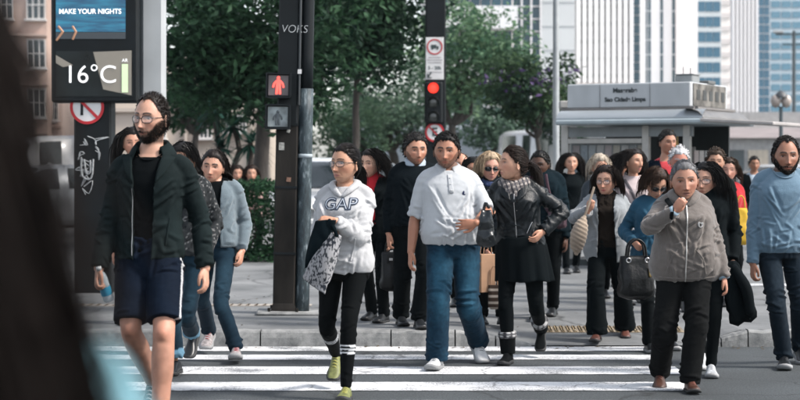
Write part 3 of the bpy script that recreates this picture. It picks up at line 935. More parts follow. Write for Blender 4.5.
def man(cx, z, y, sc=1.0):
    P_ = []
    P_.append(ellipsoid((cx, y, z + .066 * sc), (.017 * sc, .005, .019 * sc), 2))
    P_.append(tube([(cx, y, z + .040 * sc), (cx, y, z - .005 * sc)], [(.024 * sc, .004)] * 2, 10, 3, ref=(0, 1, 0)))
    for e in (-1, 1):
        P_.append(tube([(cx + e * .018 * sc, y, z + .038 * sc), (cx + e * .040 * sc, y, z + .012 * sc), (cx + e * .046 * sc, y, z - .016 * sc)], [(.010 * sc, .004)] * 3, 8, 2, ref=(0, 1, 0)))
        P_.append(tube([(cx + e * .010 * sc, y, z + .0), (cx + e * .016 * sc, y, z - .075 * sc)], [(.012 * sc, .004)] * 2, 8, 2, ref=(0, 1, 0)))
    return P_
add('standing_figure', man(lx(275.5), hz1, -.189), rm, h1)
add('walking_figure', man(lx(275.5), hz2 - .01, -.189, .8), mat('unlit_figure', (.07, .085, .095), .4), h2)
add('bracket', [box((lx(283), -.03, hz1 + .14), (.10, .06, .05)), box((lx(283), -.03, hz2 - .13), (.10, .06, .04))], RUST, sg, smooth=False)

# street clock with screens
d = 18.0; cb = gp(94, d)
ck = empty('street_clock', cb, 'black street clock with blue advert screen and 16 degree display', 'street clock')
def cxx(px): return (px - 94) / F * d
def czz(py): return CZ - (py - HY) / F * d - gz
add('pole', [box((0, .05, 1.15), (.395, .30, 2.34), None, .02)], BLK, ck, smooth=False)
fx0, fx1 = cxx(54), cxx(140)
add('frame', [box(((fx0 + fx1) / 2, .0, (czz(103) + 4.1) / 2), (fx1 - fx0, .32, 4.1 - czz(103)), None, .02)], BLK, ck, smooth=False)
add('side_panel', [box((cxx(151.5), .16, (czz(112) + 4.1) / 2), (cxx(163.5) - cxx(140.2), .22, 4.1 - czz(112)), None, .03)], mat('light_grey_panel', (.36, .38, .39), .6, var=.08, scale=3), ck, smooth=False)
def screen_mat():
    m, n, l, b = new_mat('blue_screen')
    tc = n.new('ShaderNodeTexCoord'); mp = n.new('ShaderNodeMapping'); mp.inputs['Scale'].default_value = (3, 1, 26)
    a = n.new('ShaderNodeTexNoise'); a.inputs['Scale'].default_value = 1.4; a.inputs['Detail'].default_value = 5
    l.new(tc.outputs['Object'], mp.inputs['Vector']); l.new(mp.outputs['Vector'], a.inputs['Vector'])
    r = n.new('ShaderNodeValToRGB'); e = r.color_ramp.elements
    e[0].position = .3; e[0].color = (.0, .045, .13, 1); e[1].position = .75; e[1].color = (.02, .30, .48, 1)
    l.new(a.outputs['Fac'], r.inputs['Fac']); l.new(r.outputs['Color'], b.inputs['Emission Color']); b.inputs['Emission Strength'].default_value = .30
    b.inputs['Base Color'].default_value = (.01, .03, .05, 1); b.inputs['Roughness'].default_value = .15
    return m
yf = -.162
scr = add('advert_screen', [box(((cxx(59) + cxx(128)) / 2, yf, (czz(33) + 4.0) / 2), (cxx(128) - cxx(59), .008, 4.0 - czz(33)))], screen_mat(), ck, smooth=False)
floor_ = add('advert_floor', [box(((cxx(59) + cxx(128)) / 2, yf, (czz(40) + czz(33)) / 2 - .002), (cxx(128) - cxx(59), .008, czz(33) - czz(40) - .004))], glow('advert_dark', (.02, .025, .03), (.05, .06, .07), .2), ck, smooth=False)
wl = glow('screen_white', (.7, .7, .7), (.95, .97, 1), .30)
stand_text('advert_lettering', 'MAKE YOUR NIGHTS', .073, (cxx(93), yf - .006, czz(13)), wl, scr, .0008, .0012, .95)
for k, (a, bq) in enumerate((((60, 44), (66, 36)), ((66, 36), (62, 31)), ((76, 43), (79, 36)), ((79, 36), (76, 31)))):
    add('advert_leg', [tube([(cxx(a[0]), yf - .006, czz(a[1] - 3)), (cxx(bq[0]), yf - .006, czz(bq[1] - 3))], .012, 6, 2)], glow('advert_skin', (.25, .13, .08), (.30, .17, .10), .25), floor_)
tx0, tx1, tz0, tz1 = cxx(59), cxx(135), czz(97), czz(52)
tscr = add('temperature_screen', [box(((tx0 + tx1) / 2, yf, (tz0 + tz1) / 2), (tx1 - tx0, .008, tz1 - tz0))], mat('display_glass', (.010, .014, .015), .3, var=.5, scale=3, spec=.25), ck, smooth=False)
def quad(name, pts, m, parent, y):
    V = np.array([(cxx(a), y, czz(b_)) for a, b_ in pts]); return add(name, [prism(np.stack([V[:, 0], V[:, 2]], 1), .004)], m, parent, smooth=False, loc=(0, y, 0))
refl = glow('display_reflection', (.17, .155, .13), (.50, .46, .39), .06)  # beige reflection painted as faintly glowing patches on the display glass
quad('painted_reflection', [(96, 53), (134, 51.5), (134, 96), (106, 90)][::-1], refl, tscr, yf - .0055)
quad('painted_reflection', [(59, 56), (76, 66), (66, 68), (59, 64)][::-1], refl, tscr, yf - .0055)
stand_text('temperature', '16\u00b0C', .265, (cxx(93.5), yf - .012, czz(76)), wl, tscr, .001, -.001, 1.0)
quad('thermometer', [(124.5, 65), (130.5, 65), (130.5, 93), (124.5, 93)][::-1], glow('thermo_green', (.4, .5, .3), (.62, .80, .50), .24), tscr, yf - .011)
stand_text('scale_lettering', 'AR', .05, (cxx(127.5), yf - .012, czz(61.5)), wl, tscr, .0008, .0)
ns_ = add('turn_sign', [disc((cxx(89), -.118, czz(107.5)), .178, .008)], SIGNW, ck, smooth=False)
add('red_ring', [ring((cxx(89), -.122, czz(107.5)), .180, .030, .006)], SIGNR, ns_, smooth=False)
add('slash', [box((cxx(89), -.122, czz(107.5)), (.315, .005, .030), roty(R(45)))], SIGNR, ns_, smooth=False)
add('arrow', [box((cxx(84), -.1205, czz(108)), (.028, .004, .16)), box((cxx(89), -.1205, czz(101)), (.10, .004, .028))], BLK, ns_, smooth=False)
rg = np.random.default_rng(3)
for i in range(9):
    c0 = np.array([cxx(89) + rg.normal(0, .05), czz(138 + i * 6)])
    pth = [c0 + rg.normal(0, .038, 2) for _ in range(6)]
    strokes('graffiti', [pth], .0055, GRAF, ck, -.104)
strokes('graffiti', [[(cxx(83) , czz(158)), (cxx(84), czz(176)), (cxx(93), czz(178)), (cxx(95), czz(160))], [(cxx(86), czz(160)), (cxx(88), czz(173)), (cxx(92), czz(172)), (cxx(92), czz(161))]], .011, GRAF, ck, -.104)

# traffic light pole
d = 28.0; tb_ = gp(435.5, d)
tl = empty('traffic_light', tb_, 'dark traffic light pole with red light and white lorry restriction sign', 'traffic light')
def tx(px): return (px - 435.5) / F * d
def tz(py): return CZ - (py - HY) / F * d - gz
add('pole', [box((0, .0, 2.6), (.335, .26, 5.3), None, .02)], BLK, tl, smooth=False)
sp = add('sign_plate', [box((tx(434.5), -.15, (tz(38) + tz(80)) / 2), (.295, .012, tz(38) - tz(80)), None, .004)], SIGNW, tl, smooth=False)
add('red_ring', [ring((tx(434.5), -.162, tz(47.5)), .130, .022, .004)], SIGNR, sp, smooth=False)
dk = mat('sign_black', (.03, .05, .05), .6)
add('lorry_symbol', [box((tx(434.5) - .015, -.159, tz(47.5) + .005), (.09, .004, .06)), box((tx(434.5) + .05, -.159, tz(47.5) - .006), (.03, .004, .04)), disc((tx(434.5) - .035, -.161, tz(47.5) - .033), .014, .004, 14), disc((tx(434.5) + .045, -.161, tz(47.5) - .033), .014, .004, 14)], dk, sp, smooth=False)
for y_, w_ in ((58, .20), (60.5, .25), (63, .22)): add('text_line', [box((tx(434.5), -.1585, tz(y_)), (w_, .003, .012))], mat('faded_text', (.33, .30, .31), .7), sp, smooth=False)
stand_text('sign_lettering', '5 - 20h', .075, (tx(434.5), -.159, tz(68.5)), dk, sp, .001, .001)
add('text_line', [box((tx(434.5), -.1585, tz(72.5)), (.25, .003, .008))], MATS['faded_text'], sp, smooth=False)
add('arrow', [tube([(tx(431), -.16, tz(73)), (tx(428), -.16, tz(77.5))], .012, 6, 1), tube([(tx(427.6), -.16, tz(74.5)), (tx(427.6), -.16, tz(78)), (tx(431), -.16, tz(78))], .010, 6, 1)], dk, sp)
lb = add('lamp_housing', [box((tx(433.5), -.17, (tz(82) + tz(124)) / 2), (.30, .10, tz(82) - tz(124)), None, .03)], BLK, tl, smooth=False)
for i, y_ in enumerate((88.5, 103, 117)):
    if i == 0:
        m_ = glow('red_lamp', (.7, .05, .03), (1.0, .035, .02), .75)
    else: m_ = mat('unlit_lamp', (.05, .055, .05), .15, var=.2, spec=.8)
    add('lens', [ellipsoid((tx(433), -.222, tz(y_)), (.085, .03, .085), 3)], m_, lb)
    add('hood', [tube([(tx(433) + .098 * math.cos(a), -.27, tz(y_) + .098 * math.sin(a)) for a in np.linspace(-.3, math.pi + .3, 14)], [(.006, .05)] * 14, 6, 1, ref=(0, 1, 0))], BLK, lb)
es = add('round_sign', [disc((tx(434.5), -.15, tz(132.5)), .155, .01)], SIGNW, tl, smooth=False)
add('red_ring', [ring((tx(434.5), -.156, tz(132.5)), .158, .032, .006)], SIGNR, es, smooth=False)
stand_text('sign_lettering', 'E', .19, (tx(434.5), -.154, tz(132.5)), dk, es, .001, .006)
add('slash', [box((tx(434.5), -.1575, tz(132.5)), (.26, .004, .024), roty(R(45)))], SIGNR, es, smooth=False)

# lamp posts
def lamp_post(label, px, d, h, r, kind):
    o = empty('lamp_post', gp(px, d), label, 'lamp post', group='lamp posts')
    add('post', [lathe([(r * 2.2, 0), (r * 2.2, .12), (r * 1.35, .2), (r * 1.15, .9), (r, 1.0), (r * .8, h)], 16)], mat('galvanised', (.33, .35, .36), .5, metal=.3, var=.12) if kind == 0 else mat('dark_post', (.05, .07, .08), .5), o)
    if kind == 0:
        add('arm', [tube([(0, 0, h - .1), (.6, -.4, h + .4), (1.4, -.8, h + .5)], [.05, .04, .035], 10, 4)], MATS['galvanised'], o)
        add('lantern', [box((1.6, -.9, h + .5), (.5, .2, .12), None, .04)], MATS['galvanised'], o, smooth=False)
    elif kind == 1:
        for e in (-1, 1):
            add('arm', [tube([(0, 0, h - .02), (e * .12, 0, h + .05), (e * .2, 0, h + .02)], .02, 8, 3)], MATS['dark_post'], o)
            add('lantern', [lathe([(.02, h - .02), (.09, h + .03), (.14, h + .15), (.10, h + .27), (.03, h + .31)], 14, (e * .13, 0, 0))], mat('lantern_glass', (.35, .30, .27), .3, var=.3), o)
        add('cap', [lathe([(.17, h + .24), (.16, h + .30), (.05, h + .40), (.0, h + .42)], 16)], mat('dark_cap', (.05, .055, .06), .5), o)
    else:
        add('crossarm', [box((0, 0, h - .15), (1.6, .1, .08)), box((0, 0, h - .6), (1.0, .08, .06))], MATS['dark_post'], o, smooth=False)
        for e in (-.7, .7): add('lantern', [box((e, -.05, h - .05), (.45, .2, .12), None, .03)], MATS['galvanised'], o, smooth=False)
    return o
lamp_post('slim grey lamp post rising beside the purple-flowered tree', 556, 31, 8.5, .062, 0)
lamp_post('short dark lamp post with twin lanterns above the man in blue', 781, 42, 2.75, .055, 1)
lamp_post('tall pale utility post with crossarm in front of the gridded tower', 794, 75, 7.2, .09, 2)

# ---------------------------------------------------------------- news kiosk
KC = np.array([3.75, 22.0, gz]); ka = math.atan2(.475, -.88)       # front runs left and away from the near corner
ki = empty('news_kiosk', KC, 'pale grey metal news kiosk with lettered roof sign and canopy', 'kiosk', (0, 0, ka - math.pi))
# local frame: -x runs left along the front, +y into the kiosk, z up
SIL = mat('satin_aluminium', (.34, .37, .39), .4, metal=.5, var=.2, scale=3, stretch=(.3, 1, 1))
PAN = mat('sign_panel', (.41, .43, .445), .6, var=.12, scale=3, stretch=(1, 1, .4))
DKI = mat('kiosk_dark', (.012, .018, .020), .5, var=.3)
def kz(py, d=22.0): return CZ - (py - HY) / F * d - gz
z_s0, z_s1, z_c1, z_c0 = kz(106.5), kz(81.5), kz(118), kz(125)
add('roof_sign', [box((-.86, .80, (z_s0 + z_s1) / 2), (1.72, 1.56, z_s1 - z_s0), None, .012)], PAN, ki, smooth=False)
for xx in (-.55, -1.25): add('panel_joint', [box((xx, .016, (z_s0 + z_s1) / 2), (.008, .01, z_s1 - z_s0 - .02))], mat('joint_dark', (.22, .23, .24), .7), ki, smooth=False)
kt = mat('kiosk_lettering', (.02, .028, .032), .6)
stand_text('sign_lettering', 'Maserabe', .084, (-.895, .014, (z_s0 + z_s1) / 2 + .065), kt, ki, .001, .003, 1.05)
stand_text('sign_lettering', 'Sao Cidade Limpa', .079, (-.895, .014, (z_s0 + z_s1) / 2 - .055), kt, ki, .001, .003, 1.0)
# rusty side end of the sign
add('sign_end', [box((.008, .80, (z_s0 + z_s1) / 2), (.012, 1.36, z_s1 - z_s0 - .03))], mat('rusty_end', (.10, .085, .07), .8, var=.7, scale=5, var2=(.22, .21, .19)), ki, smooth=False)
for i in range(5): add('end_slot', [box((.0165, .3 + i * .26, (z_s0 + z_s1) / 2), (.006, .14, .13))], mat('end_slot', (.04, .045, .045), .7, var=.3), ki, smooth=False)
add('edge_profile', [box((-.86, .0, z_s0 - .016), (1.86, .10, .03)), box((.06, .8, z_s0 - .016), (.10, 1.6, .03))], mat('grey_brown_edge', (.16, .15, .145), .6), ki, smooth=False)
# rounded canopy
prof = [(.02, z_s0 - .03), (-.10, z_s0 - .035), (-.20, z_s0 - .07), (-.255, z_s0 - .13), (-.27, z_c1), (-.26, z_c1 - .012)]
add('canopy_front', [grid_surface(np.array([[(x_, y_, z_) for x_ in (-1.76, -1.3, -.7, .0, .255)] for y_, z_ in prof]))], SIL, ki)
add('canopy_side', [grid_surface(np.array([[(-y_ , v_, z_) for v_ in (-.255, 0, .5, 1.0, 1.7)] for y_, z_ in prof])[:, ::-1])], mat('brown_aluminium', (.17, .16, .15), .4, metal=.5, var=.2), ki)
add('canopy_slab', [box((-.72, .75, (z_c1 + z_c0) / 2), (2.08, 2.12, z_c1 - z_c0 - .02), None, .02)], mat('canopy_edge', (.30, .35, .375), .45, var=.08), ki, smooth=False)
add('side_awning', [box((.72, .62, z_c0 + .03), (.95, 1.9, .045), roty(.06), .01)], mat('awning_edge', (.33, .31, .30), .6), ki, smooth=False)
# body
add('back_wall', [box((-.86, 1.55, 1.0), (1.8, .05, 2.0))], DKI, ki, smooth=False)
add('floor_plate', [box((-.86, .8, .04), (1.8, 1.55, .08))], DKI, ki, smooth=False)
add('header', [box((-.86, .02, z_c0 - .08), (1.8, .06, .13))], mat('header_grey', (.20, .22, .23), .6), ki, smooth=False)
cr = mat('cream_metal', (.40, .39, .37), .6, var=.15)
for xx in (-1.74, -.60, -.04): add('post', [box((xx, .02, .95), (.09, .08, 1.82))], cr, ki, smooth=False)
add('top_rail', [box((-1.17, .0, z_c0 - .20), (1.04, .05, .06))], cr, ki, smooth=False)
add('bottom_rail', [box((-1.17, .0, .42), (1.04, .05, .10))], cr, ki, smooth=False)
rg = np.random.default_rng(8)
def rack(ox, oy, along, w, nx, nz, z0_, z1_, depth_dir):
    for i in range(nx):
        for j in range(nz):
            c = np.array([ox, oy, 0]) + np.array(along) * (i + .5) * w / nx; z_ = z0_ + (j + .5) * (z1_ - z0_) / nz
            colr = [(.46, .42, .42), (.40, .30, .30), (.36, .40, .42), (.48, .46, .44), (.16, .18, .20), (.46, .40, .30), (.22, .27, .32)][rg.integers(0, 7)]
            mm = mat('cover_%.2f_%.2f' % (colr[0], colr[2]), np.array(colr) * .55, .4, var=.5, scale=14)
            sx_ = w / nx * .82; sz_ = (z1_ - z0_) / nz * .86
            s_ = (sx_, .012, sz_) if abs(along[0]) > .5 else (.012, sx_, sz_)
            ubox('magazine', (c[0], c[1], z_), s_, mm, ki)
rack(-1.68, .10, (1, 0, 0), 1.04, 9, 5, .5, z_c0 - .24, 0)
rack(-.52, .45, (1, 0, 0), .46, 3, 5, .4, 1.6, 0)
rack(.0, .15, (0, 1, 0), 1.3, 6, 5, .4, 1.55, 1)
add('glass', [box((-1.17, -.012, 1.05), (1.02, .006, 1.15))], mat('kiosk_glass', (.5, .55, .56), .05, var=.02, spec=.8, alpha=.07), ki, smooth=False)
add('shelf_back', [box((-1.17, .14, 1.05), (1.08, .02, 1.3))], mat('shelf_pale', (.12, .125, .13), .7, var=.2, scale=6), ki, smooth=False)
add('poster_column', [tube([(-.27, .06, kz(150)), (-.27, .06, kz(130))], .09, 16, 2, cap='flat')], mat('yellow_poster', (.50, .32, .10), .6, var=.4, scale=8, stretch=(1, 1, 6)), ki)
# roof plant
add('roof_unit', [box((-.20, .5, z_s1 + .055), (.24, .3, .11), None, .015), box((-.20, .5, z_s1 + .115), (.26, .32, .012))], mat('unit_grey', (.22, .235, .24), .7, var=.15), ki, smooth=False)
add('roof_vent', [box((.0 - .06, .9, z_s1 + .02), (.14, .3, .05), None, .01)], mat('unit_dark', (.10, .105, .105), .7), ki, smooth=False)
add('aerial', [tube([(-.26, .5, z_s1 + .1), (-.26, .5, z_s1 + .22)], .006, 6, 1), tube([(-.16, .5, z_s1 + .1), (-.16, .5, z_s1 + .2)], .006, 6, 1)], DKI, ki)
# pale service pillar beside the kiosk
pl = empty('pillar', gp(569, 24.2), 'cream square pillar standing left of the news kiosk', 'pillar')
add('shaft', [box((0, 0, 1.1), (.21, .21, 2.2), None, .01)], cr, pl, smooth=False)
add('capital', [box((0, 0, 2.2), (.27, .27, .10), None, .01)], cr, pl, smooth=False)
add('plinth', [box((0, 0, .07), (.28, .28, .16), None, .01)], cr, pl, smooth=False)

# ---------------------------------------------------------------- vehicles
TYRE = mat('tyre', (.012, .012, .013), .85); RIM = mat('wheel_rim', (.40, .41, .42), .35, metal=.7)
CGL = mat('car_glass', (.018, .026, .03), .08, var=.2, spec=.8)
LAMP = mat('headlamp', (.6, .6, .58), .15, var=.1, spec=.8)
def vehicle(name, label, px, d, yaw, paint, L=4.2, W=1.72, H=1.46, kind='car', z=0.0):
    o = empty(name, gp(px, d, z), label, 'bus' if kind == 'bus' else ('van' if kind == 'van' else 'car'), (0, 0, R(yaw)), 'vehicles on the far street')
    if kind == 'car':
        st = [(-.5, .42, .62, .62), (-.47, .28, .70, .70), (-.36, .2, .82, .82), (-.22, .2, .90, .92), (-.10, .2, .93, 1.30), (.0, .2, .94, 1.44), (.16, .2, .95, 1.46), (.30, .2, .96, 1.36), (.40, .2, .97, 1.02), (.47, .28, .95, .96), (.5, .42, .8, .8)]
    elif kind == 'van':
        st = [(-.5, .5, .8, .8), (-.48, .3, 1.0, 1.0), (-.40, .2, 1.10, 1.15), (-.28, .2, 1.15, 1.85), (-.18, .2, 1.18, 1.98), (.2, .2, 1.18, 2.0), (.45, .2, 1.18, 1.98), (.49, .3, 1.18, 1.9), (.5, .5, 1.1, 1.5)]
    else:
        st = [(-.5, .45, 1.2, 2.4), (-.49, .3, 1.2, 2.85), (-.46, .25, 1.2, 2.98), (.0, .25, 1.2, 3.0), (.46, .25, 1.2, 2.98), (.49, .3, 1.2, 2.85), (.5, .45, 1.2, 2.4)]
    hs = H / max(s_[3] for s_ in st)
    G = []
    for t, zb, zm, zt in spline(np.array(st), 4):
        zb, zm, zt = zb * hs, zm * hs, max(zt, zm + .01) * hs
        w = W / 2 * (1 - .10 * abs(2 * t) ** 6); wr = w * (.80 if kind == 'car' else .93)
        xs_ = [w * .9, w, w, w * .985, wr, wr * .8]
        zs_ = [zb, zb + (zm - zb) * .2, zb + (zm - zb) * .75, zm, zm + (zt - zm) * .88, zt]
        row = [(x_, t * L, z_) for x_, z_ in zip(xs_, zs_)]; row = row + [(-x_, y_, z_) for x_, y_, z_ in row[::-1]]
        G.append(row)
    G = np.array(G); V, Fl = grid_surface(G, True); n_ = G.shape[1]
    caps = [np.array([list(range(n_)), list(range(len(V) - n_, len(V)))[::-1]])]
    bd = add('body', [(V, Fl + caps)], paint, o)
    # glass as slightly proud quads over the upper body
    idx = np.arange(len(G)); tt = np.array([g[0][1] / L for g in G])
    def glass(name, sel, cols, off=.006):
        A = G[sel][:, cols].copy()
        N_ = np.cross(A[1:, :-1] - A[:-1, :-1], A[:-1, 1:] - A[:-1, :-1]); nn_ = nrm(N_.mean((0, 1)))
        ctr = A.mean((0, 1)); 
        if nn_ @ (ctr - np.array([0, 0, .8])) < 0: nn_ = -nn_
        A = ctr + (A - ctr) * .93 + nn_ * (off + .012)
        add(name, [grid_surface(A)], CGL, o)
    if kind == 'car': spans = ((-.10, .05), (.055, .29)); fr_, bk_ = (-.24, -.03), (.30, .42)
    elif kind == 'van': spans = ((-.26, -.10), (-.09, .15), (.16, .44)); fr_, bk_ = (-.40, -.27), (.45, .5)
    else: spans = tuple((-.45 + i * .15, -.31 + i * .15) for i in range(6)); fr_, bk_ = (-.5, -.46), (.46, .5)
    for a, b_ in spans:
        sel = np.where((tt >= a) & (tt <= b_))[0]
        if len(sel) > 1:
            glass('side_window', sel, [3, 4]); glass('side_window', sel, [7, 8])
    if kind == 'bus':
        add('windscreen', [box((0, -L / 2 - .03, H * .66), (W * .84, .03, H * .36), None, .01)], CGL, o, smooth=False)
        add('destination_board', [box((0, -L / 2 + .02, H * .91), (W * .6, .05, H * .08))], mat('board_dark', (.02, .02, .02), .4), o, smooth=False)
    else:
        sel = np.where((tt >= fr_[0]) & (tt <= fr_[1]))[0]
        glass('windscreen', sel, [4, 5, 6, 7], .01)
        sel = np.where((tt >= bk_[0]) & (tt <= bk_[1]))[0]
        if len(sel) > 1 and kind == 'car': glass('rear_window', sel, [4, 5, 6, 7], .01)
    for e in (-1, 1):
        add('headlight', [ellipsoid((e * W * .36, -L * .482, H * .42 if kind == 'car' else H * .30), (.15, .08, .07), 2)], LAMP, o)
        add('mirror', [ellipsoid((e * W * .56, -L * .2, H * .66), (.09, .05, .06), 2)], paint, o)
        for yy in (-.31, .31):
            r_ = .31 if kind != 'bus' else .45
            w_ = add('wheel', [tube([(e * W * .40, yy * L, r_), (e * W * .505, yy * L, r_)], r_, 24, 1, cap='flat')], TYRE, o)
            add('rim', [tube([(e * W * .47, yy * L, r_), (e * W * .512, yy * L, r_)], r_ * .62, 18, 1, cap='flat')], RIM, w_)
    add('grille', [box((0, -L * .497, H * .34 if kind == 'car' else H * .26), (W * .5, .03, .10))], TYRE, o, smooth=False)
    add('number_plate', [box((0, -L * .503, H * .22), (.4, .02, .12))], SIGNW, o, smooth=False)
    return o
WPAINT = mat('white_car_paint', (.60, .61, .62), .25, var=.05, coat=.5)
SPAINT = mat('silver_car_paint', (.34, .36, .38), .3, metal=.4, var=.05, coat=.5)
vehicle('parked_car', 'white car seen between the signal post and the hoodie woman', 332, 30, -25, WPAINT, z=gz)
vehicle('delivery_van', 'white van behind the far woman in black left of the kiosk', 560, 46, 20, WPAINT, 4.8, 1.85, 2.4, 'van')
vehicle('bus', 'dark windowed bus behind the blonde woman', 478, 56, 58, mat('bus_grey', (.26, .29, .31), .35, var=.05), 9, 2.4, 2.75, 'bus')
vehicle('delivery_van', 'white van behind the street clock pole at far left', 62, 44, -50, WPAINT, 4.6, 1.8, 2.2, 'van')
vehicle('parked_car', 'silver car in the far street left of the bearded man', 40, 36, -60, SPAINT)
vehicle('parked_car', 'silver car far behind the man in the pale blue sweatshirt', 770, 48, -60, SPAINT)
vehicle('parked_car', 'dark red car by the cream wall behind the bearded man', 122, 41.0, -80, mat('dark_red_paint', (.14, .03, .03), .3, var=.05, coat=.5))
# ---------------------------------------------------------------- people
PROF_M = np.array([(.74, .13, .09, .10), (.84, .162, .11, .125), (.93, .168, .115, .122), (1.02, .158, .115, .10), (1.12, .150, .112, .088), (1.22, .158, .118, .098), (1.31, .170, .122, .110), (1.37, .160, .108, .112), (1.42, .122, .088, .10), (1.46, .082, .068, .082), (1.53, .060, .058, .062)])
PROF_F = np.array([(.74, .135, .09, .10), (.84, .170, .11, .135), (.93, .168, .112, .125), (1.02, .146, .105, .095), (1.12, .132, .098, .082), (1.22, .142, .112, .09), (1.29, .150, .132, .098), (1.36, .142, .104, .10), (1.42, .100, .076, .09), (1.46, .066, .058, .072), (1.53, .050, .05, .056)])

def ss(a, b, x):
    t = np.clip((x - a) / (b - a), 0, 1)
    return t * t * (3 - 2 * t)

def ga(x, z, cx, cz, sx, sz):
    return np.exp(-((x - cx) / sx) ** 2 - ((z - cz) / sz) ** 2)

def head_shape(n, fem=False, wide=1.0, nose=1.0, jaw=1.0, mouth=0.0, seed=0):
    rg = np.random.default_rng(seed + 77); jt = rg.uniform(-1, 1, 8)
    nose = nose * (1 + .14 * jt[0])
    x, y, z = n[:, 0], n[:, 1], n[:, 2]
    fr = np.clip(-y, 0, 1); bk = np.clip(y, 0, 1)
    t = np.clip(-z, 0, 1); u = np.clip(z, 0, 1)
    X = .0775 * wide * x * (1 - (.34 if fem else .26 / jaw) * t ** 1.7) * (1 - .03 * u)
    Y = np.where(y < 0, -.094 * fr ** .80 * (1 - .05 * t), .100 * bk * (1 - .52 * t ** .8))
    Y = Y - .030 * t ** 2.2
    Z = .1145 * np.sign(z) * np.abs(z) ** np.where(z < 0, .93, 1.0)
    m = ss(.12, .5, fr)
    ax = np.abs(X)
    D = np.zeros_like(X)
    D -= .0145 * ga(ax, Z, .031, .003, .018, .0125)                       # sockets
    D += .0055 * ga(ax, Z, .028, .024, .026, .0085) * (.6 if fem else 1.15) # brow ridge
    D += .0035 * ga(ax, Z, .05, -.022, .018, .016)                          # cheekbones
    D -= .0028 * np.exp(-((ax - (.017 + (-.044 - Z) * .55)) / .0035) ** 2) * ss(-.080, -.070, Z) * ss(-.036, -.046, Z)   # fold from nose to mouth
    D += (.0015 + .0012 * jt[1]) * ga(ax, Z, .030, -.014, .014, .005)                                             # under the eye
    D -= (.004 + .002 * jt[2]) * ga(ax, Z, .047, -.06, .016, .022)                           # hollow cheek
    tn = np.clip((.016 - Z) / .056, 0, 1)                                   # 0 at the root of the nose, 1 at its tip
    ridge = np.exp(-(X / (.0072 + .001 * jt[3] + (.004 + .0012 * jt[4]) * tn)) ** 2) * ss(.024, .008, Z) * ss(-.056, -.044, Z)
    D += nose * ridge * (.006 + .0185 * tn ** 1.2)
    D += nose * .006 * ga(X, Z, 0, -.041, .010, .008)
    D += nose * .0075 * ga(ax, Z, .0135, -.0455, .0062, .0062)
    D -= .003 * ga(X, Z, 0, -.056, .016, .005)
    D += (.0055 + .0012 * jt[5]) * ga(X, Z, 0, -.066, .021, .0048) + (.0060 + .0015 * jt[6]) * ga(X, Z, 0, -.0785, .017, .0055)
    D -= (.0045 + mouth * .006) * ga(X, Z, 0, -.072, .024, .0020 + mouth * .003)
    D -= .003 * ga(X, Z, 0, -.088, .02, .005)
    D += .0070 * ga(X, Z, 0, -.103, .018, .011) * jaw
    Y = Y - D * m
    return np.stack([X, Y, Z], 1)

_HL = np.array([(0, .0675), (22, .070), (42, .057), (56, .032), (68, .018), (78, -.004), (90, -.006), (99, -.012), (112, -.045), (140, -.066), (180, -.070)])
def scalp(V, recede=0.0, low=0.0):
    ang = np.degrees(np.arctan2(np.abs(V[:, 0]), -V[:, 1]))
    zl = np.interp(ang, _HL[:, 0], _HL[:, 1])
    zl = zl + recede * np.interp(ang, [0, 20, 40, 62, 80], [.5, 1.0, .9, .3, 0]) - low * np.interp(ang, [80, 110, 180], [0, 1, 1])
    return V[:, 2] - zl

